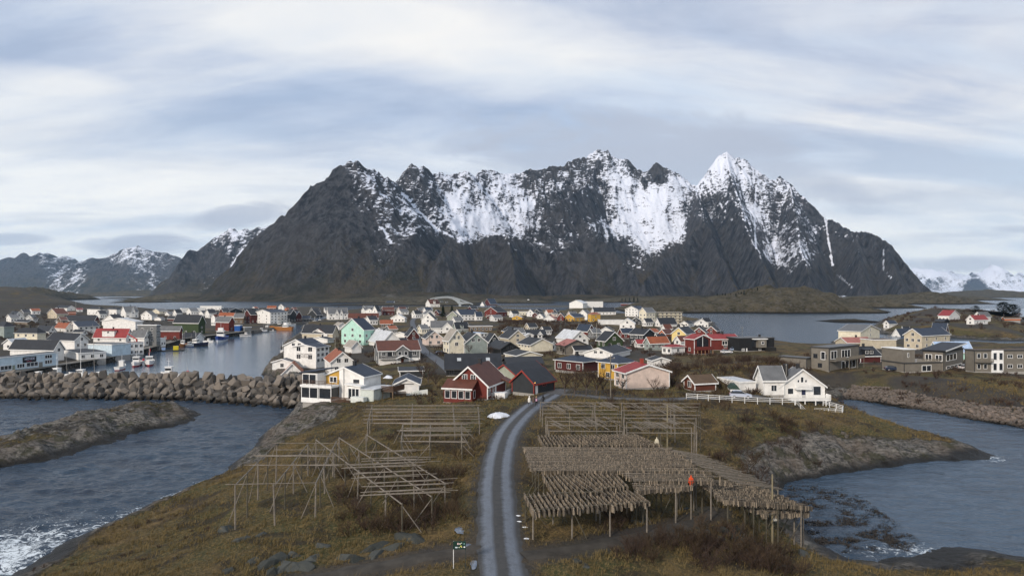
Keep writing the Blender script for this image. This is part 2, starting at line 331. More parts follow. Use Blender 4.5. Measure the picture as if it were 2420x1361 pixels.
wv = t.n('ShaderNodeVectorMath', {0: pos, 1: t.n('ShaderNodeVectorMath', {0: t.n('ShaderNodeTexNoise', {'Vector': pos, 'Scale': .35, 'Detail': 5, 'Roughness': .7}).outputs[1], 1: (5, 5, 5)}, operation='MULTIPLY').outputs[0]}, operation='ADD').outputs[0]
vor = t.n('ShaderNodeTexVoronoi', {'Vector': t.mp(wv, (.22, .75, .9), (0, R(20), R(-35))), 'Scale': 1.0}, feature='DISTANCE_TO_EDGE').outputs[0]
crack = t.math('MAXIMUM', t.mapr(vor, 0.0, .05), t.mapr(nB, .38, .47))
rstr = t.noise(t.mp(pos, (.5, 2.2, 2.5), (R(25), 0, R(-38))), 1.0, 6, .7)
r_ = t.mix(t.mapr(t.math('ADD', t.math('MULTIPLY', rstr, .6), t.math('MULTIPLY', nD, .4)), .41, .60), (.026, .029, .030), (.30, .28, .25))  # strata tones, contrast widened to paint in relief shading the soft light loses
r_ = t.mix(t.math('MULTIPLY', t.mapr(nA, .48, .60), .5), r_, (.15, .115, .085))
r_ = t.mix(t.math('MULTIPLY', t.mapr(t.noise(pos, .35, 5, .7), .52, .60), .7), r_, (.045, .048, .020))
r_ = t.mix(t.math('SUBTRACT', 1.0, crack), r_, (.018, .018, .016))  # cracks near black, with crevice shade painted into the colour
sel = t.mapr(t.math('ADD', rk, t.math('MULTIPLY', t.math('SUBTRACT', nB, .5), 1.1)), .42, .58)
c = t.mix(sel, g1, r_)
c = t.mix(wet, c, (.012, .011, .009))
hh = t.math('ADD', t.math('MULTIPLY', nC, .35), t.math('MULTIPLY', t.math('MULTIPLY', t.math('ADD', nD, t.math('MULTIPLY', crack, .35)), sel), 1.6))
bm_ = t.n('ShaderNodeBump', {'Height': hh, 'Strength': 1.0, 'Distance': .8})
b = t.n('ShaderNodeBsdfPrincipled', {'Base Color': c, 'Roughness': t.mapr(wet, 0, 1, .92, .45), 'Specular IOR Level': .25, 'Normal': bm_.outputs[0]})
t.n('ShaderNodeOutputMaterial', {0: b.outputs[0]})

def terrain(name, x0, x1, y0, y1, dx, dy=None, cut=-2.5, hole=None):
    dy = dy or dx
    xs = np.arange(x0, x1+dx*.5, dx); ys = np.arange(y0, y1+dy*.5, dy)
    X, Y = np.meshgrid(xs, ys); h, sd, rocky, dr = ground(X, Y, True)
    nx, ny = len(xs), len(ys); Hh = h.reshape(ny, nx)
    gx, gy = np.gradient(Hh, dy, dx)
    slope = np.hypot(gx, gy).ravel()
    rocky = np.clip(rocky*.75 + sstep(.45, 1.0, slope)*.6 - .05, 0, 1)
    rocky[dr < 1.0] *= .1
    V = np.column_stack([X.ravel(), Y.ravel(), h])
    idx = np.arange(nx*ny).reshape(ny, nx)
    Q = np.column_stack([idx[:-1, :-1].ravel(), idx[:-1, 1:].ravel(), idx[1:, 1:].ravel(), idx[1:, :-1].ravel()])
    keep = (h[Q] > cut).any(axis=1)
    if hole: keep &= ~((V[Q[:, 0], 0] >= hole[0]) & (V[Q[:, 1], 0] <= hole[1]) & (V[Q[:, 0], 1] >= hole[2]) & (V[Q[:, 3], 1] <= hole[3]))
    Q = Q[keep]; used = np.unique(Q); remap = np.full(nx*ny, -1); remap[used] = np.arange(len(used))
    V = V[used]; Q = remap[Q]
    me = np_mesh(name, V, Q, gm)
    n = len(me.vertices)
    z = V[:, 2]; ww = sstep(1.5, .5, z + .5*fbm(V[:, 0]/3, V[:, 1]/3, 3, 77))
    yard = ((V[:, 1] > 230) & (V[:, 0] < -170)) * sstep(.4, .6, vnoise(V[:, 0]/12, V[:, 1]/12, 5)+.2)
    yard = np.maximum(yard, ((V[:, 1] > 135) & (V[:, 1] < 900))*sstep(.50, .62, vnoise(V[:, 0]/16, V[:, 1]/20, 8)))
    yard = np.maximum(yard, sstep(1.5, .2, dr[used]) * .9)
    attr(me, 'rocky', rocky[used]); attr(me, 'wet', ww); attr(me, 'patch', np.clip(yard, 0, 1))
    return tag(link(name, me), kind='structure')
g_near = terrain('ground', -120, 130, 22, 262, .55)
g_mid = terrain('ground', -330, 440, 22, 700, 2.2, hole=(-120, 129.9, 22, 262))
g_far = terrain('ground', -1500, 700, 702, 2000, 7.5, 7.5)
g_l = terrain('ground', -1300, -330, 220, 702, 6)

# shore rocks by the breakwater spur --------------------------------------------------
# ------------------------------------------------------------------ water
wm = bpy.data.materials.new('sea_water'); wm.use_nodes = True; t = NT(wm.node_tree)
pos = t.n('ShaderNodeNewGeometry').outputs['Position']
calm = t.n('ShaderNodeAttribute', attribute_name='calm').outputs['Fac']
foam = t.n('ShaderNodeAttribute', attribute_name='foam').outputs['Fac']
wv1 = t.noise(t.mp(pos, (.22, .42, 1), (0, 0, R(18))), 1.0, 5, .6, .4)
wv2 = t.noise(t.mp(pos, (1.0, 1.7, 1), (0, 0, R(-12))), 1.0, 4, .6)
wv3 = t.noise(t.mp(pos, (.03, .06, 1), (0, 0, R(10))), 1.0, 4, .6)
rough_sea = t.math('ADD', t.math('MULTIPLY', wv1, 1.25), t.math('MULTIPLY', wv2, .34))
amp = t.mapr(calm, 0, 1, .85, .02)
bmp = t.n('ShaderNodeBump', {'Height': t.math('MULTIPLY', rough_sea, amp), 'Strength': 1.0, 'Distance': 1.0})
fn = t.noise(t.mp(pos, (.9, .9, 1)), 1.0, 7, .75, 1.5)
fm = t.math('MULTIPLY', t.mapr(t.math('ADD', foam, t.math('MULTIPLY', t.math('SUBTRACT', fn, .5), 2.4)), .50, .72), t.mapr(foam, .03, .2))
deep = t.mix(t.mapr(wv3, .4, .6), (.010, .024, .046), (.018, .040, .070))
deep = t.mix(t.math('MULTIPLY', calm, .8), deep, (.070, .115, .170))  # calm water: bright sky reflection painted into the base colour
b1 = t.n('ShaderNodeBsdfPrincipled', {'Base Color': deep, 'Roughness': t.mapr(calm, 0, 1, .22, .10), 'IOR': 1.33, 'Specular IOR Level': .5, 'Normal': bmp.outputs[0]})
b2 = t.n('ShaderNodeBsdfDiffuse', {'Color': (.62, .68, .72, 1)})
mx = t.n('ShaderNodeMixShader', {0: fm, 1: b1.outputs[0], 2: b2.outputs[0]})
t.n('ShaderNodeOutputMaterial', {0: mx.outputs[0]})
def water(name, x0, x1, y0, y1, d, wave=0.0, hole=None):
    xs = np.arange(x0, x1+d*.5, d); ys = np.arange(y0, y1+d*.5, d); X, Y = np.meshgrid(xs, ys); x = X.ravel(); y = Y.ravel()
    h, sd = base_height(x, y, 'both')
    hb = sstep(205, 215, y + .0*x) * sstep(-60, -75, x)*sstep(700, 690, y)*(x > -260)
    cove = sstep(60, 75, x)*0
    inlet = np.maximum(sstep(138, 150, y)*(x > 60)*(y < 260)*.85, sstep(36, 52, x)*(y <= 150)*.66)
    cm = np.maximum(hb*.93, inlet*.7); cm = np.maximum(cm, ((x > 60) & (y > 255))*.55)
    nn = fbm(x/5, y/5, 4, 31)
    fo = sstep(3.5, .2, -sd + 2.6*nn)*(.22+.30*sstep(-.1, .5, fbm(x/17, y/17, 3, 35)))*(1-cm)
    fo = np.maximum(fo, np.exp(-(((x+58)/11)**2 + ((y-76)/16)**2))*.68)
    fo = np.maximum(fo, np.exp(-(((x+47)/6)**2 + ((y-68)/6)**2))*.6)
    fo = np.maximum(fo, np.exp(-(((x-46)/9)**2 + ((y-79)/3.0)**2))*.55)
    fo = np.maximum(fo, np.exp(-(((x-86)/5)**2 + ((y-124)/4)**2))*.6)
    z = wave*((ridged(x/5.5+.4*y/9, y/4.2, 4, 51)-.5) + .45*fbm(x/1.9, y/1.5, 3, 57))*(1-cm)*1.0
    if hole is not None: pass
    idx = np.arange(len(xs)*len(ys)).reshape(len(ys), len(xs))
    Q = np.column_stack([idx[:-1, :-1].ravel(), idx[:-1, 1:].ravel(), idx[1:, 1:].ravel(), idx[1:, :-1].ravel()])
    if hole: Q = Q[~((x[Q[:, 0]] >= hole[0]-.01) & (x[Q[:, 1]] <= hole[1]+.01) & (y[Q[:, 0]] >= hole[2]-.01) & (y[Q[:, 3]] <= hole[3]+.01))]
    edge = sstep(0, 6, np.minimum.reduce([x-x0, x1-x, y-y0, y1-y])); z = z*edge
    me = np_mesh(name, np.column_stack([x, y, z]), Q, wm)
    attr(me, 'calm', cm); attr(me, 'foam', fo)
    return tag(link(name, me), kind='structure')
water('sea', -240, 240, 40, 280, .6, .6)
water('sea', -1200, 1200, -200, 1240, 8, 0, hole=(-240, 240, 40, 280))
m_ = MB()
for (a, b_, c_, d_) in ((-40000, 40000, 1240, 45000), (-40000, 40000, -3000, -200), (-40000, -1200, -200, 1240), (1200, 40000, -200, 1240)):
    m_.add([(a, c_, 0), (b_, c_, 0), (b_, d_, 0), (a, d_, 0)], [(0, 1, 2, 3)])
tag(m_.build('sea', wm), kind='structure')
sb = MB(); sb.bb(-3000, 3000, -300, 3000, -9, -8.5); tag(sb.build('seabed', mat('seabed_mud', (.02, .025, .025))), kind='structure')

# ------------------------------------------------------------------ mountains
mm = bpy.data.materials.new('mountain_rock'); mm.use_nodes = True; t = NT(mm.node_tree)
geo = t.n('ShaderNodeNewGeometry'); pos = geo.outputs['Position']; tn = t.n('ShaderNodeSeparateXYZ', {0: geo.outputs['True Normal']}).outputs[2]
pz = t.n('ShaderNodeSeparateXYZ', {0: pos}).outputs[2]
sn = t.n('ShaderNodeAttribute', attribute_name='snow').outputs['Fac']
gr = t.n('ShaderNodeAttribute', attribute_name='veg').outputs['Fac']
na = t.noise(t.mp(pos, (1, 1, .32)), .028, 8, .68, .3); nb = t.noise(t.mp(pos, (1, 1, .5)), .010, 9, .72, .6)
nc = t.noise(pos, .004, 4, .6); nd_ = t.noise(t.mp(pos, (1.2, 1.2, .14)), .05, 6, .7)
rock = t.mix(t.mapr(nd_, .32, .68), (.017, .021, .031), (.150, .150, .162))
rock = t.mix(t.mapr(na, .40, .52, .85, 0.0), rock, (.009, .011, .017))
rock = t.mix(t.math('MULTIPLY', t.mapr(nc, .45, .6), .4), rock, (.118, .108, .104))
vg = t.mix(t.mapr(nb, .4, .6), (.034, .034, .018), (.115, .090, .055))
vf = t.math('MULTIPLY', gr, t.mapr(tn, .45, .8))
rock = t.mix(vf, rock, vg)
ne = t.noise(t.mp(pos, (.6, .6, 1.9), (0, R(22), R(30))), .055, 8, .75, .8); nf = t.noise(t.mp(pos, (1, 1, .25)), .02, 4, .6)
s_ = t.math('ADD', t.math('MULTIPLY', sn, 1.0), t.math('MULTIPLY', t.math('SUBTRACT', ne, .5), 2.3))
s_ = t.math('ADD', s_, t.math('MULTIPLY', t.math('SUBTRACT', nb, .5), 1.3))
s_ = t.math('ADD', s_, t.math('MULTIPLY', t.math('SUBTRACT', nf, .5), .4))
s_ = t.math('ADD', s_, t.math('MULTIPLY', t.math('SUBTRACT', tn, .62), 1.3))
sf = t.math('MULTIPLY', t.mapr(s_, .46, .54), t.mapr(sn, .02, .10))
col = t.mix(sf, rock, (.66, .70, .79))
bp = t.n('ShaderNodeBump', {'Height': t.math('ADD', t.math('MULTIPLY', nd_, .8), t.math('ADD', t.math('MULTIPLY', na, 1.2), t.math('ADD', nb, t.math('MULTIPLY', ne, .5)))), 'Strength': t.mapr(sf, 0, 1, 1.0, .3), 'Distance': 55.0})
b = t.n('ShaderNodeBsdfPrincipled', {'Base Color': col, 'Roughness': t.mapr(sf, 0, 1, .9, .6), 'Specular IOR Level': .2, 'Normal': bp.outputs[0]})
t.n('ShaderNodeOutputMaterial', {0: b.outputs[0]})

def ridge_field(X, Y, ridges):
    h = np.full(X.shape, -400.0)
    for pts, sl, pw in ridges:
        q = [PD(px, py, D) for px, py, D in pts]
        for a, b2 in zip(q[:-1], q[1:]):
            d, tt = seg_dist(X, Y, a, b2); zc = a[2]*(1-tt)+b2[2]*tt
            W = np.maximum(zc, 20)/sl*pw
            h = np.maximum(h, np.where(d < W, (zc+25)*(1-d/W)**pw - 25, -25 - (d-W)*.2))
    return h
SNOWPTS = [(840, 388, .3), (790, 430, -.1), (700, 560, -.3), (800, 600, -.3), (880, 430, .42), (860, 470, .12), (905, 470, .38), (930, 520, .3), (900, 560, .2), (860, 540, -.1), (780, 500, -.2), (600, 620, -.3), (960, 460, .35), (1000, 490, .42), (975, 410, .25), (1000, 430, .38), (1050, 430, .5), (1070, 480, .72), (1100, 540, .85), (1150, 530, .85), (1180, 480, .68), (1120, 440, .55), (1200, 420, .7), (1250, 510, .75), (1250, 430, .42), (1300, 400, .2), (1300, 440, .5), (1350, 430, .5), (1270, 565, .35), (1150, 600, -.4), (1050, 600, -.4), (1250, 650, -.4), (980, 600, -.1), (1030, 540, .3),
  (1320, 500, .1), (1345, 480, .25), (1300, 545, .45), (1400, 362, .7), (1400, 420, .42), (1380, 390, .35), (1450, 400, .65), (1480, 450, .8), (1500, 510, .88), (1560, 470, .85), (1600, 450, .8), (1600, 540, .75), (1540, 560, .75), (1555, 400, .05), (1520, 400, .3), (1450, 540, .7), (1400, 530, .5), (1400, 490, .15), (1640, 500, .3), (1500, 620, .28), (1450, 600, -.1), (1380, 620, -.4), (1650, 560, -.2), (1700, 600, -.4), (1600, 620, -.4),
  (1715, 380, 1.1), (1680, 430, .8), (1750, 400, .8), (1750, 450, .65), (1785, 500, .7), (1720, 490, .42), (1820, 470, .5), (1850, 425, .7), (1850, 520, .5), (1830, 600, .8), (1880, 590, .6), (1900, 540, .45), (1930, 510, .35), (1780, 560, .45), (1750, 600, -.2), (1800, 650, -.3), (1960, 560, .2), (2000, 600, .1), (2050, 620, .05), (2080, 640, 0), (1950, 650, 0), (1990, 675, .1), (2100, 680, -.4), (1700, 650, -.4), (1500, 670, -.4)]
COUL = [[(1787, 440), (1783, 520), (1787, 590)], [(1952, 525), (1958, 570), (1967, 625)], [(2088, 590), (2088, 640), (2105, 655)], [(1090, 440), (1075, 500), (1080, 545)], [(950, 455), (990, 500), (1030, 540), (1070, 560)], [(905, 540), (925, 575)], [(1980, 650), (2015, 680)], [(1700, 480), (1730, 520)]]
def snow_of(V, pts, coul):
    px = CX + F*V[:, 0]/V[:, 1]; py = HY - F*(V[:, 2]-H)/V[:, 1]
    num = np.zeros(len(V)); den = np.zeros(len(V))
    for a, b_, s in pts:
        w_ = 1/(((px-a)**2 + (py-b_)**2) + 150)**2; num += w_*s; den += w_
    s = num/den
    for L in coul:
        for a, b_ in zip(L[:-1], L[1:]):
            d, _ = seg_dist(px, py, a, b_); s = np.maximum(s, 1.05*np.exp(-(d/3.2)**2))
    return s
def mountain(name, ridges, x0, x1, y0, y1, d, amp, snow, coul, ns=1.0, vegtop=150, foot=0.0, seed=60):
    xs = np.arange(x0, x1+d, d); ys = np.arange(y0, y1+d, d); X, Y = np.meshgrid(xs, ys); x = X.ravel(); y = Y.ravel()
    wx = x + 45*ns*fbm(x/(300*ns), y/(300*ns), 4, seed+5); wy = y + 70*ns*fbm(x/(260*ns)+9, y/(260*ns), 4, seed+9)
    h = ridge_field(wx*.2+x*.8, wy*.4+y*.6, ridges)
    up = sstep(-10, 160, h)
    h = h + up*amp*((ridged(x/(150*ns), y/(330*ns), 6, seed, .6)-.58)*120*ns + fbm(x/(60*ns), y/(110*ns), 4, seed+20, .62)*22*ns + np.abs(fbm(x/(42*ns), y/(160*ns), 4, seed+25, .6))*-26*ns)
    h = h + sstep(-30, 10, h)*sstep(120, 10, h)*8*fbm(x/90, y/90, 4, seed+31)
    idx = np.arange(len(xs)*len(ys)).reshape(len(ys), len(xs))
    Q = np.column_stack([idx[:-1, :-1].ravel(), idx[:-1, 1:].ravel(), idx[1:, 1:].ravel(), idx[1:, :-1].ravel()])
    Q = Q[(h[Q] > -8).any(axis=1)]; used = np.unique(Q); rm = np.full(len(x), -1); rm[used] = np.arange(len(used)); Q = rm[Q]
    V = np.column_stack([x, y, h])[used]
    me = np_mesh(name, V, Q, mm); attr(me, 'snow', snow_of(V, snow, coul))
    attr(me, 'veg', sstep(vegtop*1.6, vegtop*.4, V[:, 2] + 60*fbm(V[:, 0]/200, V[:, 1]/200, 4, seed+41)))
    return tag(link(name, me), kind='structure')
RM = [
 ([(470, 700, 2500), (530, 662, 2500), (590, 602, 2580), (605, 562, 2600), (640, 525, 2620), (690, 482, 2640), (716, 462, 2650), (726, 443, 2660), (760, 430, 2680), (790, 413, 2690), (806, 391, 2700), (830, 372, 2700), (846, 371, 2700), (862, 384, 2740), (897, 402, 2800), (920, 422, 2860), (944, 452, 3000)], 1.15, 1.15),
 ([(832, 378, 2700), (855, 480, 2600), (880, 560, 2480), (900, 640, 2350)], 1.5, 1.1),
 ([(715, 462, 2650), (735, 540, 2560), (745, 620, 2450), (755, 670, 2350)], 1.5, 1.1),
 ([(605, 562, 2600), (640, 620, 2480), (650, 670, 2380)], 1.4, 1.1),
 ([(946, 452, 3000), (958, 412, 3050), (972, 390, 3080), (1000, 401, 3150), (1020, 410, 3200), (1042, 402, 3250), (1072, 406, 3300), (1105, 405, 3350), (1122, 420, 3400), (1160, 402, 3500), (1200, 404, 3550), (1240, 402, 3600), (1262, 402, 3600), (1290, 395, 3650), (1312, 388, 3700), (1340, 377, 3750), (1376, 370, 3850), (1396, 358, 3900), (1412, 354, 3900), (1432, 360, 3900), (1460, 372, 3900), (1490, 384, 3900), (1518, 395, 3900), (1535, 388, 3850), (1552, 382, 3850), (1578, 400, 3850), (1602, 411, 3850), (1622, 425, 3850), (1642, 442, 3850)], 1.25, 1.15),
 ([(1030, 640, 2350), (1045, 590, 2420), (1062, 556, 2500), (1092, 560, 2550), (1130, 572, 2600), (1200, 563, 2650), (1250, 580, 2700), (1300, 600, 2700), (1345, 640, 2600), (1380, 675, 2450)], 1.6, 1.1),
 ([(1200, 563, 2650), (1210, 620, 2450), (1215, 670, 2300)], 1.3, 1.1),
 ([(1265, 560, 2950), (1292, 512, 3000), (1320, 479, 3050), (1345, 495, 3080), (1380, 525, 3050), (1430, 570, 2950), (1460, 620, 2800)], 1.7, 1.1),
 ([(1320, 479, 3050), (1380, 430, 3500), (1405, 400, 3800)], 1.9, 1.1),
 ([(1300, 600, 2700), (1400, 590, 2750), (1450, 600, 2750), (1500, 645, 2650)], 1.5, 1.1),
 ([(1642, 442, 3850), (1650, 470, 3500), (1668, 520, 3200), (1690, 570, 2900), (1715, 620, 2700), (1740, 670, 2500)], 1.9, 1.05),
 ([(1668, 520, 3200), (1610, 580, 2950), (1560, 620, 2800), (1520, 665, 2600)], 1.6, 1.1),
 ([(1642, 442, 3850), (1660, 420, 3850), (1682, 398, 3850), (1696, 374, 3850), (1716, 366, 3850), (1740, 377, 3850), (1766, 390, 3850), (1790, 408, 3850), (1812, 424, 3850), (1840, 414, 3850), (1862, 430, 3850), (1892, 460, 3800), (1922, 492, 3750), (1946, 516, 3700), (1957, 519, 3650), (1976, 525, 3600), (2002, 540, 3550), (2022, 547, 3500), (2047, 549, 3450), (2072, 555, 3400), (2092, 564, 3350), (2108, 580, 3300), (2122, 600, 3250), (2137, 622, 3200), (2152, 650, 3150), (2177, 672, 3100), (2205, 692, 3000)], 1.5, 1.1),
 ([(1716, 366, 3850), (1740, 450, 3500), (1765, 540, 3200), (1800, 620, 2900), (1830, 670, 2700)], 1.8, 1.1),
 ([(1862, 430, 3850), (1880, 520, 3400), (1900, 600, 3050), (1915, 660, 2800)], 1.8, 1.1),
 ([(2022, 547, 3500), (2030, 600, 3150), (2040, 660, 2850)], 1.8, 1.1),
 ([(2092, 564, 3350), (2110, 630, 3050), (2125, 672, 2850)], 1.8, 1.1),
 ([(440, 700, 2350), (560, 695, 2200), (700, 696, 2150), (850, 694, 2100), (1000, 690, 2050), (1150, 694, 2050), (1300, 698, 2150), (1450, 698, 2250), (1600, 698, 2350), (1800, 698, 2500), (2000, 700, 2600)], .12, 1.0)]
mountain('mountain', RM, -1500, 2350, 1780, 4300, 7.0, .62, SNOWPTS, COUL)
RM2 = [([(375, 700, 4200), (400, 655, 4200), (425, 620, 4250), (440, 602, 4300), (470, 590, 4350), (490, 570, 4400), (512, 553, 4500), (545, 545, 4500), (600, 545, 4500), (660, 550, 4500), (760, 560, 4500)], 1.2, 1.1)]
mountain('mountain', RM2, -2800, -800, 3600, 5600, 16, .8, [(545, 560, .5), (590, 570, .45), (480, 600, .05), (560, 600, .3), (520, 640, .1), (450, 640, 0), (600, 640, 0)], [[(575, 590), (545, 630)]], 1.3, 120, seed=160)
RM3 = [([(-260, 660, 8600), (-60, 625, 8800), (0, 617, 8800), (60, 602, 8800), (105, 598, 8800), (150, 608, 8900), (200, 618, 9000), (240, 640, 8900)], .9, 1.1),
 ([(130, 660, 7800), (170, 632, 7900), (215, 607, 8000), (255, 603, 8000), (290, 586, 8000), (330, 584, 8000), (380, 598, 8000), (420, 606, 8000), (450, 620, 8000), (520, 650, 8000)], 1.0, 1.1)]
mountain('mountain', RM3, -8600, -3000, 6400, 10400, 38, .5, [(60, 620, -.1), (100, 605, .15), (180, 630, .3), (290, 600, .5), (330, 600, .4), (380, 610, .4), (400, 640, .05), (230, 640, 0), (300, 650, .05), (50, 660, -.4), (250, 670, -.4), (150, 640, .25)], [], 2.6, 200, seed=260)
RM4 = [([(2100, 665, 12500), (2150, 640, 12500), (2195, 627, 12500), (2230, 641, 12600), (2265, 648, 12600), (2290, 644, 12600), (2320, 640, 12500), (2342, 631, 12500), (2372, 646, 12500), (2420, 650, 12600), (2500, 640, 12700), (2700, 655, 13000)], .55, 1.1)]
mountain('mountain', RM4, 6300, 12500, 10800, 14600, 50, .7, [(2195, 640, .7), (2340, 640, .7), (2270, 660, .5), (2200, 675, .1), (2400, 660, .5), (2300, 685, -.3)], [], 3.0, 60, seed=360)

# islands and far low hills -----------------------------------------------------------
im = bpy.data.materials.new('island_heath'); im.use_nodes = True; t = NT(im.node_tree)
pos = t.n('ShaderNodeNewGeometry').outputs['Position']; pz = t.n('ShaderNodeSeparateXYZ', {0: pos}).outputs[2]
ca = t.noise(pos, .06, 7, .7); cb = t.noise(t.mp(pos, (1, 1, 2)), .22, 6, .7)
c = t.mix(t.mapr(ca, .38, .6), (.040, .036, .020), (.105, .090, .058))
c = t.mix(t.mapr(cb, .5, .64), c, (.115, .105, .095))
c = t.mix(t.mapr(cb, .34, .44, .8, 0.0), c, (.020, .019, .014))
c = t.mix(t.mapr(pz, 3.4, 1.0), c, (.020, .018, .015))
bp = t.n('ShaderNodeBump', {'Height': t.math('ADD', ca, cb), 'Strength': 1.0, 'Distance': 5.0})
b = t.n('ShaderNodeBsdfPrincipled', {'Base Color': c, 'Roughness': .95, 'Specular IOR Level': .1, 'Normal': bp.outputs[0]})
t.n('ShaderNodeOutputMaterial', {0: b.outputs[0]})
def island(name, sil, ybase, Rd, seed=0, n=.16, res=None, power=.5):
    D0 = F*H/(ybase-HY) + Rd
    q = [PD(px, py, D0) for px, py in sil]; xs0 = np.array([p[0] for p in q]); zs0 = np.array([max(.3, p[2]) for p in q])
    wd_ = xs0[-1]-xs0[0]; res = res or max(1.5, wd_/150)
    xs = np.arange(xs0[0]-20, xs0[-1]+20, res); ys = np.arange(D0-Rd*1.25, D0+Rd*1.6, res*1.0)
    X, Y = np.meshgrid(xs, ys); x = X.ravel(); y = Y.ravel()
    cr = np.interp(x, xs0, zs0, left=-3, right=-3)
    wob = 1 + .28*fbm(x/(Rd*.7), y/(Rd*.7), 3, seed)
    dy = np.where(y < D0, (D0-y)/Rd, (y-D0)/(Rd*1.4))*wob
    prof = np.clip(1-dy**2, -.4, 1); prof = np.where(prof > 0, prof**power, prof)
    h = np.where(prof > 0, cr*prof, 4*prof) + np.clip(cr, 0, 60)*n*2*fbm(x/(Rd*.22), y/(Rd*.22), 5, seed+3, .6)*np.clip(prof, 0, 1)*.9
    h = np.where(cr < 0, -3, h)
    idx = np.arange(len(xs)*len(ys)).reshape(len(ys), len(xs))
    Q = np.column_stack([idx[:-1, :-1].ravel(), idx[:-1, 1:].ravel(), idx[1:, 1:].ravel(), idx[1:, :-1].ravel()])
    Q = Q[(h[Q] > -1).any(axis=1)]
    me = np_mesh(name, np.column_stack([x, y, h]), Q, im)
    return tag(link(name, me), kind='structure')
island('island', [(1470, 733), (1500, 722), (1540, 710), (1600, 704), (1660, 706), (1700, 700), (1735, 697), (1762, 690), (1785, 683), (1812, 679), (1838, 680), (1858, 683), (1880, 679), (1905, 680), (1930, 688), (1955, 700), (1985, 714), (2010, 727)], 741, 110, 1, .14)
island('island', [(1965, 733), (1990, 718), (2010, 708), (2040, 702), (2075, 704), (2100, 712), (2125, 722)], 728, 80, 2)
island('island', [(1950, 728), (1980, 724), (2010, 720), (2040, 724), (2075, 733)], 739, 40, 22)
island('island', [(2060, 716), (2090, 704), (2120, 697), (2150, 696), (2175, 692), (2210, 693), (2240, 700), (2270, 708), (2295, 715)], 719, 110, 3)
island('island', [(1920, 704), (2000, 701), (2100, 699), (2200, 697), (2290, 700), (2330, 707)], 710, 160, 4)
island('island', [(2230, 702), (2290, 690), (2340, 686), (2370, 689), (2430, 692), (2560, 692)], 703.5, 300, 5)
island('island', [(1955, 768), (1985, 756), (2020, 754), (2050, 757), (2085, 766)], 763, 20, 6, res=1.5)
island('island', [(110, 701), (125, 696), (137, 695), (148, 700)], 698.5, 120, 7)
island('island', [(185, 703), (205, 694), (230, 692), (260, 691), (290, 688), (330, 686), (370, 690), (410, 693), (450, 698)], 700.5, 200, 8)
island('island', [(255, 704), (290, 703), (325, 705)], 706, 60, 9)
island('island', [(280, 714), (310, 709), (350, 708), (385, 713)], 715.5, 50, 10)
island('island', [(330, 707), (380, 698), (430, 692), (500, 694), (560, 698), (640, 702), (700, 705), (760, 708)], 710, 180, 12)
island('island', [(395, 713), (430, 710), (480, 712), (520, 715)], 714, 50, 13)
island('island', [(735, 718), (760, 710), (800, 706), (850, 705), (900, 703), (960, 702), (1020, 700), (1080, 702), (1120, 706), (1150, 715)], 716, 140, 14)
island('island', [(780, 724), (820, 719), (870, 717), (920, 716), (1000, 714), (1060, 713), (1110, 716), (1135, 721)], 722.5, 70, 15)
island('island', [(1100, 716), (1150, 706), (1230, 707), (1290, 712), (1310, 716)], 717, 80, 16)
island('island', [(1350, 714), (1420, 706), (1480, 703), (1560, 704), (1640, 706)], 715, 120, 17)
island('island', [(-60, 697), (0, 684), (30, 680), (60, 682), (85, 685), (105, 693), (125, 706)], 712, 200, 18, .2)
# pier across the strait
pb = MB(); a_ = P(1170, 725.5, 0); b2_ = P(1345, 725.5, 0); pb.bb(a_[0], b2_[0], a_[1]-4, a_[1]+8, -2, 2.6)
tag(pb.build('breakwater_pier', mat('pier_stone', (.08, .08, .075), bump=1, bscale=.5)), 'long low grey pier crossing the strait beyond the village', 'pier')
# haze: even pale air over the whole scene
hz = MB(); hz.bb(-16000, 16000, -1500, 16500, -10, 1150)
hm = bpy.data.materials.new('haze_air'); hm.use_nodes = True; t = NT(hm.node_tree)
pv = t.n('ShaderNodeVolumePrincipled', {'Color': (.50, .74, 1.0, 1), 'Density': 2.7e-5, 'Anisotropy': .2})
t.n('ShaderNodeOutputMaterial', {1: pv.outputs[0]})
tag(hz.build('haze', hm), kind='stuff')
# ------------------------------------------------------------------ houses
WALL = {'W': (.72, .71, .68), 'C': (.66, .61, .48), 'R': (.135, .026, .020), 'D': (.075, .018, .016), 'U': (.105, .036, .022), 'G': (.035, .055, .022), 'Y': (.52, .31, .055), 'K': (.030, .034, .038), 'S': (.30, .32, .26), 'P': (.62, .50, .43), 'M': (.42, .66, .56), 'B': (.13, .095, .065), 'O': (.42, .11, .035), 'E': (.15, .155, .155), 'V': (.50, .44, .33), 'L': (.50, .60, .66), 'X': (.17, .155, .13), 'Q': (.70, .56, .24), 'N': (.014, .015, .017), 'J': (.26, .30, .28)}
WNAME = {'U': 'weathered_red_boards', 'W': 'white_paint', 'C': 'cream_paint', 'R': 'red_paint', 'D': 'dark_red_paint', 'G': 'green_paint', 'Y': 'ochre_paint', 'K': 'charcoal_paint', 'S': 'sage_paint', 'P': 'pink_paint', 'M': 'mint_paint', 'B': 'brown_wood', 'O': 'orange_paint', 'E': 'grey_paint', 'V': 'beige_paint', 'L': 'pale_blue_paint', 'X': 'weathered_wood', 'Q': 'yellow_paint', 'N': 'black_paint', 'J': 'grey_green_paint'}
ROOF = {'k': (.022, .025, .031), 'n': (.025, .036, .058), 'r': (.23, .030, .030), 'b': (.10, .035, .022), 'o': (.25, .075, .032), 'g': (.12, .125, .13), 'w': (.50, .52, .54), 't': (.34, .45, .62), 'p': (.30, .12, .10), 'm': (.085, .055, .032), 'c': (.30, .27, .23)}
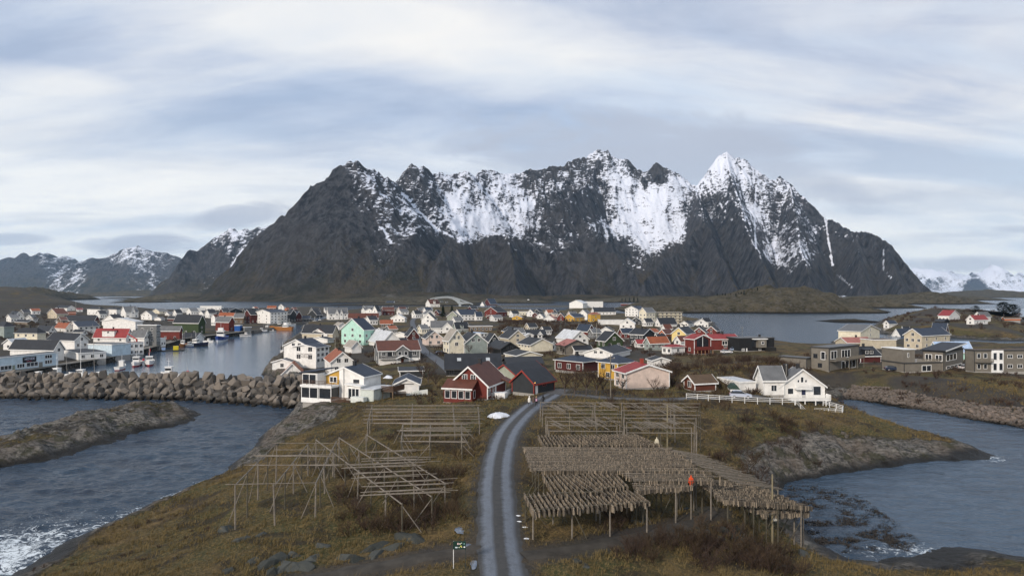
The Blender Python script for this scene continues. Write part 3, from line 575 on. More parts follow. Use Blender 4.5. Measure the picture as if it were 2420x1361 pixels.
RNAME = {'k': 'black_tiles', 'n': 'slate_blue_roofing', 'r': 'red_metal_roofing', 'b': 'brown_tiles', 'o': 'orange_tiles', 'g': 'grey_roofing', 'w': 'pale_roofing', 't': 'light_blue_roofing', 'p': 'faded_pink_roofing', 'm': 'mossy_rusty_roofing', 'c': 'tan_roofing'}
def wallm(k): return mat(WNAME[k], WALL[k], .75, var=.15, nscale=.8, stripes=(2, .19, .5))
def roofm(k): return mat(RNAME[k], ROOF[k], .6, var=.22, nscale=.7, stripes=(0, .5, .6) if k not in 'kbo' else (2, .26, .8))
TRIM = mat('white_trim', (.74, .74, .72), .6)
STONE = mat('foundation_concrete', (.30, .29, .27), .9, bump=.4)
GLASS = mat('window_glass', (.018, .022, .028), .08, spec=.9)
GLASSL = mat('window_glass_curtained', (.20, .20, .19), .25, spec=.6)
BRICK = mat('chimney_black', (.03, .03, .032), .8)
BRICKR = mat('chimney_red', (.28, .05, .03), .8)
WCACHE = {}
def window_mesh(w, h, fm, near, cols):
    key = (round(w, 1), round(h, 1), fm.name, near, cols)
    if key not in WCACHE:
        m = MB(); t_ = .09; d = .06
        # outline on the wall plane x across, z up, +y outward
        m.bb(-w/2-t_, w/2+t_, 0, d, -h/2-t_, -h/2); m.bb(-w/2-t_, w/2+t_, 0, d, h/2, h/2+t_)
        m.bb(-w/2-t_, -w/2, 0, d, -h/2, h/2); m.bb(w/2, w/2+t_, 0, d, -h/2, h/2)
        for i in range(1, cols): x = -w/2 + w*i/cols; m.bb(x-.035, x+.035, .02, d-.01, -h/2, h/2)
        if not near: m.bb(-w/2, w/2, 0, .03, -h/2, h/2, 1)
        g = MB(); g.bb(-w/2, w/2, 0, .03, -h/2, h/2)
        WCACHE[key] = (m.mesh('window', [fm, GLASS]), g.mesh('pane', GLASS))
    return WCACHE[key]
def put_window(root, p, rz, w, h, fm, near, cols=2, name='window'):
    a, g = window_mesh(w, h, fm, near, cols)
    o = link(name, a, root); o.location = p; o.rotation_euler = (0, 0, rz)
    if near: link('pane', g, o)
    return o
BOXES = []
def house(xl, xc, xr, yb, ye, yr, th, g, wall, roof, wl='', wr='', label='', chim=None, dep=9.0, name=None, cat='house', trim=None, crop=None, ov=.45, zb=None, gm_=None, winc=2, ww=1.15, wh=1.25, group=None):
    if crop: ox, oy, s = crop; xl, xc, xr = (ox+v/s for v in (xl, xc, xr)); yb, ye, yr = (oy+v/s for v in (yb, ye, yr))
    z0 = 3.0
    if zb is None: cx, cy, z0 = PG(xc, yb, .8)
    else: cx, cy, z0 = P(xc, yb, zb)
    D = cy
    def solve(px, d):
        u = (px-CX)/F; den = d[0]-u*d[1]
        return (u*cy-cx)/den if abs(den) > 1e-4 else 1e3
    bR = abs(xr-xc)*D/F > 1.3; bL = abs(xc-xl)*D/F > 1.3; bestc = None
    for k_ in range(19):
        for sg in ((1, -1) if k_ else (1,)):
            t2 = th + sg*k_*4
            if not 0 <= t2 <= 90: continue
            r = (math.cos(R(t2)), math.sin(R(t2))); l = (-math.sin(R(t2)), math.cos(R(t2)))
            Lr = solve(xr, r) if bR else dep; Ll = solve(xl, l) if bL else dep
            pen = k_*.12 + sum((max(0, 4.0-v)*2 + max(0, v-26 - (40 if w_ > 25 else 0))*.3) if v > 0 else 60 for v, w_ in ((Lr, abs(xr-xc)*D/F), (Ll, abs(xc-xl)*D/F)))
            if bestc is None or pen < bestc[0]: bestc = (pen, t2, Lr, Ll)
    pen, th, Lr, Ll = bestc; tr = R(th); r = (math.cos(tr), math.sin(tr)); l = (-math.sin(tr), math.cos(tr))
    Lr = min(max(Lr, 2.5), 60); Ll = min(max(Ll, 2.5), 60)
    if pen > 5: print('HOUSE fit', label, round(pen, 1))
    he = max(2.0, (yb-ye)*D/F)
    C = (cx + r[0]*Lr/2 + l[0]*Ll/2, cy + r[1]*Lr/2 + l[1]*Ll/2)
    gc = {'L': (cx + l[0]*Ll/2, cy + l[1]*Ll/2), 'R': (cx + r[0]*Lr/2, cy + r[1]*Lr/2)}.get(g, C)
    hr = max(.5, H-(yr-HY)*gc[1]/F - z0 - he) if g in 'LRH' else .25
    span = {'L': Ll, 'R': Lr}.get(g, min(Ll, Lr)); hr = min(hr, span*.72)
    px_per_m = F/D*1024/2420
    near = D < 330
    root = thing(name or 'house', label, cat, (C[0], C[1], z0), tr, group)
    X, Y = Lr/2, Ll/2
    BOXES.append((C[0], C[1], tr, X, Y, z0, root))
    root['_l'] = 0; del root['_l']
    wm_ = wallm(wall); tm = trim or (TRIM if wall not in 'XN' else mat('dark_trim', (.05, .05, .05)))
    # foundation + walls
    fd = MB(); fd.bb(-X+.06, X-.06, -Y+.06, Y-.06, -2.6, .28); fd.build('foundation', STONE, root)
    w_ = MB(); w_.bb(-X, X, -Y, Y, .28, he)
    if g == 'L': w_.prism([(-Y, he), (Y, he), (0, he+hr)], 'x', -X, X)
    elif g == 'R': w_.prism([(-X, he), (X, he), (0, he+hr)], 'y', -Y, Y)
    w_.build('wall', wm_, root)
    rf = MB(); th_ = .16; bg_ = MB()
    def gable_roof(S, Lh, ax):
        # S half span, Lh half length
        k = hr/S; e = S+ov; zt = he+hr; ze = he-ov*k
        n = math.hypot(1, k); 
        for sg in (1, -1):
            a0 = (0, zt+.02); a1 = (sg*e, ze+.02); off = th_*n
            prof = [a0, a1, (a1[0], a1[1]+off), (0, zt+.02+off)]
            rf.prism(prof, ax, -Lh-ov, Lh+ov)
            for q in (-1, 1):
                e0 = q*(Lh+ov); prof2 = [(0, zt-.12), (sg*(e+.02), ze-.12), (sg*(e+.02), ze+.02+off+.03), (0, zt+.05+off)]
                bg_.prism(prof2, ax, min(e0, e0+q*.07), max(e0, e0+q*.07))
            bg_.prism([(sg*(e+.005), ze-.10), (sg*(e+.07), ze-.10), (sg*(e+.07), ze+off), (sg*(e+.005), ze+off)], ax, -Lh-ov, Lh+ov)
    if g == 'L': gable_roof(Y, X, 'x')
    elif g == 'R': gable_roof(X, Y, 'y')
    elif g == 'H':
        ridge = max(0.0, abs(X-Y)); o2 = ov; zt = he+hr; ze = he+.02
        A = [(-X-o2, -Y-o2, ze), (X+o2, -Y-o2, ze), (X+o2, Y+o2, ze), (-X-o2, Y+o2, ze)]
        if X >= Y: Rg = [(-ridge-.02, 0, zt), (ridge+.02, 0, zt)]; fs = [(0, 1, 5, 4), (2, 3, 4, 5), (1, 2, 5), (3, 0, 4)]
        else: Rg = [(0, -ridge-.02, zt), (0, ridge+.02, zt)]; fs = [(0, 1, 4), (2, 3, 5), (1, 2, 5, 4), (3, 0, 4, 5)]
        A2 = [(a, b, c+.15) for a, b, c in A]
        rf.add(A2 + Rg + A, fs + [(6, 7, 1, 0), (7, 8, 2, 1), (8, 9, 3, 2), (9, 6, 0, 3), (9, 8, 7, 6)])
        for q in (1,): 
            bg_.bb(-X-o2-.05, X+o2+.05, -Y-o2-.06, -Y-o2-.003, ze-.04, ze+.12); bg_.bb(-X-o2-.06, -X-o2-.003, -Y-o2, Y+o2, ze-.04, ze+.12)
    else:
        if yr and yr > 5 and g == 'F': pass
        rf.bb(-X-.15, X+.15, -Y-.15, Y+.15, he+.002, he+.22)
        bg_.bb(-X-.22, X+.22, -Y-.22, -Y-.153, he-.12, he+.26); bg_.bb(-X-.22, -X-.153, -Y-.15, Y+.15, he-.12, he+.26)
    ro = rf.build('roof', roofm(roof), root); bg_.build('bargeboard', tm, root)
    if chim is None: chim = (wall not in 'XN' and g in 'LRH' and Lr*Ll > 40 and (len(BOXES)*7 % 3) > 0)
    if chim:
        cm = MB(); tx = .15*X if g == 'L' else .0; zz = he+hr
        cm.bb(tx-.32, tx+.32, -.3, .3, zz-.9, zz+1.0); cm.bb(tx-.38, tx+.38, -.36, .36, zz+1.0, zz+1.12)
        cm.build('chimney', BRICKR if chim == 'r' else BRICK, ro)
    # corner boards for nearer houses
    if D < 260 and trim is not False:
        for sx in (-1, 1):
            for sy in (-1, 1): MB().box((sx*(X+.005), sy*(Y+.005), (he+.2)/2), (.17, .17, he-.35)).build('corner_board', tm, root)
    # windows
    def face(rows, side):
        gab = (g == side); W_ = Ll if side == 'L' else Lr
        tot = he + (hr*.55 if gab else 0); n = len(rows); sh = min(2.75, tot/n) if n else 0
        for k, ch in enumerate(rows):
            c_ = int(ch)
            if not c_: continue
            z = .28 + sh*(k+.56) if n*sh < tot-.3 else sh*(k+.56)
            avail = W_ if z + .7 < he else W_*max(.25, 1-(z+.7-he)/max(hr, .1))
            hw = min(wh, sh*.55); w1 = min(ww, avail/(c_+.6)*.62)
            if w1 < .45: continue
            for i in range(c_):
                s_ = (-avail/2 + avail*(i+.5)/c_)
                if side == 'R': put_window(root, (s_, -Y, z), math.pi, w1, hw, tm, near, winc)
                else: put_window(root, (-X, s_, z), math.pi/2, w1, hw, tm, near, winc)
    # outward direction of the window mesh is +y: R face looks to -y, L face to -x
    face(wl, 'L'); face(wr, 'R')
    return root, dict(X=X, Y=Y, he=he, hr=hr, D=D, Lr=Lr, Ll=Ll, z0=z0, C=C, th=tr)
C1 = (0, 680, 5.042); C2 = (440, 680, 5.042); C3 = (880, 680, 5.042); C4 = (1320, 680, 5.042); C5 = (1740, 680, 3.5588)
HS = {}
def hs(key, crop, *a, **k): HS[key] = house(*a, crop=crop, **k)
# xl, xc, xr, ybase, yeave, yridge, turn, gable, wall, roof, windows left/right face, label
DATA1 = [
 ('a1', -170, -60, 690, 1015, 842, 0, 88, 'F', 'L', 'k', '', '', 'pale blue quayside warehouse with black sign board at left edge of photo'),
 ('a2', 175, 445, 548, 655, 545, 472, 78, 'H', 'C', 'k', '03', '', 'cream house with dark hipped roof behind the long black roofed hall'),
 ('a3', 120, 640, 765, 880, 735, 632, 76, 'R', 'W', 'k', '2', '01', 'long white hall with blue black roof directly behind the pale blue warehouse'),
 ('a4', 560, 890, 1055, 795, 625, 548, 70, 'R', 'W', 'k', '11', '221', 'tall white two storey house with black roof beside low quay huts'),
 ('a5', 40, 160, 185, 745, 662, 612, 82, 'L', 'W', 'w', '1', '', 'small white gabled shed at the far left of the harbour front'),
 ('a6', -60, 50, 170, 600, 455, 402, 60, 'H', 'J', 'k', '11', '', 'grey green house cut off by the left edge of the photo'),
 ('a7', 1112, 1500, 1590, 655, 590, 478, 82, 'R', 'W', 'r', '3', '11', 'white house with bright red roof and big central dormer by the harbour'),
 ('a8', 1050, 1335, 1560, 835, 692, 0, 72, 'F', 'L', 'g', '', '', 'low mint blue quay building with flat grey roof below the red roofed house'),
 ('a9', 770, 935, 1265, 893, 808, 0, 45, 'F', 'W', 'k', '', '3', 'low white quay hut with flat black roof above timber pilings'),
 ('a10', 1500, 1535, 1712, 812, 662, 0, 75, 'F', 'W', 'b', '', '33', 'white quay building with flat maroon roof beside the mint blue one'),
 ('a11', 1560, 1720, 1785, 700, 585, 505, 75, 'R', 'W', 'g', '', '12', 'white warehouse with grey roof between red roofed house and four storey block'),
 ('a12', 1640, 1865, 1912, 705, 425, 0, 80, 'F', 'E', 'w', '0222', '0222', 'tall four storey grey building on the quay corner'),
 ('a13', 1230, 1615, 1700, 590, 405, 362, 70, 'L', 'W', 'w', '02', '03', 'wide white building with low pale roof joined behind four storey block'),
 ('a14', 1868, 1890, 1975, 692, 590, 0, 55, 'F', 'W', 'w', '', '3', 'white glazed lean to on the quay at foot of four storey building'),
 ('a15', 1915, 2140, 2170, 625, 500, 392, 82, 'R', 'R', 'g', '2', '', 'red boathouse with big grey roof left of the green warehouse'),
 ('a16', 2070, 2365, 2445, 560, 415, 320, 76, 'R', 'G', 'k', '3', '11', 'large dark green warehouse with black roof on the west quay'),
 ('a17', 2150, 2325, 2345, 622, 575, 538, 80, 'R', 'W', 'k', '3', '', 'low white boathouse below the green warehouse'),
 ('a18', 815, 935, 1185, 550, 465, 402, 40, 'L', 'W', 'n', '1', '04', 'long white house with dark blue roof left of the red roofed harbour house'),
 ('a19', 1215, 1400, 1510, 465, 405, 320, 35, 'L', 'W', 'k', '21', '', 'white gabled house with long black roof behind the wide white building'),
 ('a20', 1440, 1500, 1650, 360, 290, 222, 30, 'L', 'W', 'g', '1', '3', 'white house with grey roof and steep front gable near the sea channel'),
 ('a21', 1040, 1190, 1258, 328, 258, 225, 55, 'H', 'W', 'k', '3', '2', 'white house with shallow black hipped roof, left one of a pair'),
 ('a22', 1264, 1390, 1452, 328, 260, 235, 55, 'H', 'W', 'k', '3', '2', 'white house with shallow black hipped roof, right one of a pair'),
 ('a23', 565, 680, 810, 372, 312, 248, 35, 'L', 'V', 'b', '21', '2', 'beige gabled house with red brown roof left of tall pale flagpole'),
 ('a24', 350, 385, 482, 318, 276, 248, 40, 'L', 'W', 'o', '1', '2', 'small white house with orange roof on the far left slope'),
 ('a25', 665, 800, 900, 298, 262, 212, 55, 'R', 'W', 'k', '2', '1', 'white twin gabled house with dark roof below the grassy hill'),
 ('a26', 88, 165, 290, 388, 350, 285, 40, 'R', 'W', 'k', '', '21', 'white gabled house with dark roof among bare trees at far left'),
 ('a27', 278, 292, 400, 408, 370, 322, 15, 'R', 'W', 'g', '', '1', 'little white gabled house half hidden by bare trees at left'),
 ('a28', 430, 585, 672, 548, 505, 418, 55, 'R', 'W', 'k', '', '21', 'white gabled house with steep black roof left of orange roofed house'),
 ('a29', 655, 785, 870, 545, 480, 424, 55, 'R', 'W', 'o', '1', '2', 'white house with orange tiled roof near the harbour front'),
 ('a30', 740, 1120, 1192, 428, 395, 335, 72, 'R', 'D', 'k', '4', '1', 'dark red house with very long black roof and white gable trim'),
 ('a31', 655, 665, 732, 425, 392, 360, 15, 'R', 'W', 'k', '', '1', 'tiny white gable beside the long black roof'),
 ('a32', 1680, 1810, 1872, 388, 330, 278, 60, 'L', 'W', 'g', '22', '', 'white gabled house with dark windows left of the green warehouse'),
 ('a33', 1965, 2015, 2120, 338, 315, 285, 30, 'L', 'W', 'g', '', '2', 'white house with grey roof just above the green warehouse'),
 ('a34', 1840, 1920, 1965, 394, 372, 350, 60, 'L', 'W', 'g', '', '', 'small white garage gable beside bare tree left of green warehouse'),
 ('a35', 2150, 2165, 2445, 300, 247, 0, 8, 'F', 'W', 'w', '', '5', 'long low white industrial hall against the far channel'),
 ('a36', 1820, 1900, 2000, 312, 280, 252, 40, 'L', 'C', 'g', '1', '1', 'cream house with grey roof behind the white gabled house'),
 ('a37', 1998, 2090, 2130, 398, 365, 338, 60, 'R', 'D', 'k', '', '', 'dark red shed tucked left of the green warehouse roof'),
 ('a38', 903, 920, 988, 302, 275, 245, 20, 'L', 'W', 'r', '', '1', 'small white house with red roof right of the twin gabled house'),
 ('a39', 800, 815, 905, 325, 308, 290, 15, 'L', 'O', 'o', '', '', 'low shed with rust orange roof near tall pale flagpole'),
 ('a40', 180, 330, 420, 440, 415, 385, 60, 'R', 'B', 'k', '', '', 'low brown outbuilding under bare trees at far left'),
 ('a41', 870, 985, 1045, 565, 540, 500, 60, 'R', 'W', 'k', '', '1', 'small white house with black roof behind the tall two storey house'),
]
DATA2 = [
 ('b1', 828, 1003, 1205, 432, 295, 262, 42, 'L', 'W', 'n', '2221', '5555', 'large white four storey hotel with balconies at the harbour end'),
 ('b2', 350, 510, 575, 520, 405, 335, 62, 'R', 'R', 'g', '', '1', 'red boathouse with grey roof standing on beige base behind the blue ship'),
 ('b3', 575, 640, 668, 522, 450, 0, 70, 'F', 'bl', 'w', '', '', 'bright blue quay shed right of the red boathouse'),
 ('b4', 572, 682, 705, 425, 350, 285, 70, 'R', 'B', 'g', '2', '1', 'brown house with steep grey roof behind the blue quay shed'),
 ('b5', 690, 770, 872, 425, 320, 262, 50, 'L', 'D', 'k', '22', '2', 'dark red wharf house left of the large white hotel'),
 ('b6', 385, 562, 600, 385, 335, 300, 70, 'R', 'C', 'o', '', '', 'cream building with orange roof above the red boathouse'),
 ('b7', 298, 345, 392, 452, 348, 318, 50, 'L', 'W', 'b', '2', '', 'narrow white house between green warehouse and red boathouse'),
 ('b8', 965, 1068, 1080, 265, 242, 202, 80, 'R', 'D', 'o', '2', '', 'red house with bright orange roof on the far skyline row'),
 ('b9', 1098, 1166, 1178, 265, 226, 195, 78, 'L', 'W', 'k', '11', '', 'white gabled house with black roof right of bright orange roof'),
 ('b10', 780, 828, 862, 262, 245, 228, 50, 'L', 'W', 'o', '', '', 'small white house with orange roof by the far channel'),
 ('b11', 1208, 1245, 1312, 412, 310, 262, 40, 'R', 'K', 'k', '2', '2', 'dark grey wharf building right of the large white hotel'),
 ('b12', 1250, 1312, 1374, 405, 330, 268, 45, 'R', 'D', 'n', '2', '2', 'dark red gabled wharf house with blue black roof'),
 ('b13', 1450, 1560, 1622, 348, 300, 262, 50, 'L', 'K', 'k', '2', '1', 'charcoal quay house with low black roof at inner harbour'),
 ('b14', 1675, 1700, 1925, 385, 310, 238, 15, 'L', 'W', 'g', '1', '64', 'white lodging house with grey roof and row of pointed front gables'),
 ('b15', 2090, 2280, 2335, 322, 296, 250, 50, 'L', 'W', 'n', '21', '', 'white gabled house with dark blue roof right of the lodging house'),
 ('b16', 1925, 1932, 2290, 388, 365, 306, 8, 'L', 'B', 'b', '', '', 'long low hall with plain brown roof behind the mint house'),
 ('b17', 1850, 2118, 2242, 690, 500, 370, 62, 'L', 'M', 'n', '331', '22', 'mint green house with blue black roof and three windows across'),
 ('b18', 1380, 1745, 1818, 598, 540, 450, 74, 'R', 'V', 'k', '', '', 'long black roofed building with beige gable at the harbour bank'),
 ('b19', 1470, 1680, 1740, 600, 560, 493, 68, 'L', 'W', 'b', '', '', 'white gabled house with brown roof in front of long black roof'),
 ('b20', 1480, 1685, 1760, 665, 628, 590, 68, 'L', 'W', 'k', '', '', 'low white gable with black roof just behind the lettered white building'),
 ('b21', 1168, 1462, 1640, 880, 700, 617, 66, 'L', 'W', 'n', '0112', '', 'rear white wing of the lettered building with steep gable and blue black roof'),
 ('b22', 1272, 1548, 1700, 968, 712, 678, 68, 'L', 'W', 'n', '022', '0333', 'big white building with grey lettering on its gable front'),
 ('b23', 1030, 1255, 1300, 985, 885, 850, 72, 'L', 'W', 'g', '1', '', 'low white garage annex with grey roof beside the lettered building'),
 ('b24', 1655, 1725, 2000, 1025, 880, 770, 22, 'R', 'W', 'o', '1', '22', 'white gabled house with orange red roof below the mint house'),
 ('b25', 1112, 1135, 1392, 1085, 1010, 905, 14, 'R', 'W', 'o', '', '', 'white shed with orange tiled roof beside end of the breakwater'),
 ('b26', 1765, 1820, 1905, 505, 450, 415, 35, 'R', 'W', 'c', '', '', 'small plain white building with flat looking gable left of mint house'),
 ('b27', 1950, 1975, 2088, 788, 705, 640, 20, 'R', 'W', 'c', '', '', 'windowless weathered white shed in front of the mint house'),
 ('b28', 2250, 2350, 2395, 600, 530, 480, 60, 'L', 'V', 'c', '2', '', 'beige gabled house right of the mint house'),
 ('b29', 150, 205, 310, 338, 305, 272, 35, 'L', 'W', 'k', '', '2', 'white house with dark roof just above the green warehouse ridge'),
 ('b30', 310, 365, 392, 345, 318, 282, 50, 'L', 'W', 'k', '1', '', 'white gable right above red boathouse and orange roof'),
 ('b31', 400, 510, 670, 300, 275, 243, 35, 'R', 'K', 'k', '', '1', 'wide charcoal hall with white gable near the far channel'),
 ('b32', 680, 700, 865, 305, 278, 245, 12, 'L', 'K', 'k', '', '3', 'long dark hall left of the large white hotel roof'),
 ('b33', 160, 165, 420, 265, 218, 0, 5, 'F', 'W', 'w', '', '6', 'upper long white industrial hall at the edge of the far channel'),
 ('b34', 1250, 1285, 1322, 275, 255, 233, 40, 'L', 'D', 'b', '', '', 'small red house on the skyline right of the large white hotel'),
 ('b35', 1375, 1385, 1475, 402, 365, 335, 12, 'L', 'K', 'n', '', '3', 'low blue black shed on the inner quay'),
 ('b36', 1640, 1660, 1760, 300, 262, 232, 20, 'L', 'W', 'g', '', '1', 'white gabled house behind the lodging house, facing the channel'),
 ('b37', 2100, 2130, 2230, 262, 235, 212, 20, 'L', 'E', 'g', '', '2', 'grey house at the far shore behind the lodging house'),
 ('b38', 660, 700, 778, 542, 490, 0, 40, 'F', 'E', 'g', '', '', 'grey metal quay shed right of the bright blue one'),
 ('b39', 2330, 2345, 2480, 330, 270, 232, 12, 'L', 'D', 'b', '', '3', 'red house with brown roof at far right of the lodging house row'),
 ('b40', 1175, 1195, 1225, 272, 255, 238, 30, 'L', 'O', 'o', '', '', 'tiny orange roofed house on the skyline behind the large white hotel'),
 ('b41', 1420, 1440, 1510, 525, 500, 455, 20, 'L', 'E', 'k', '', '', 'grey lean to shed at left end of long black roofed building'),
]
WALL['bl'] = (.015, .085, .30); WNAME['bl'] = 'bright_blue_paint'
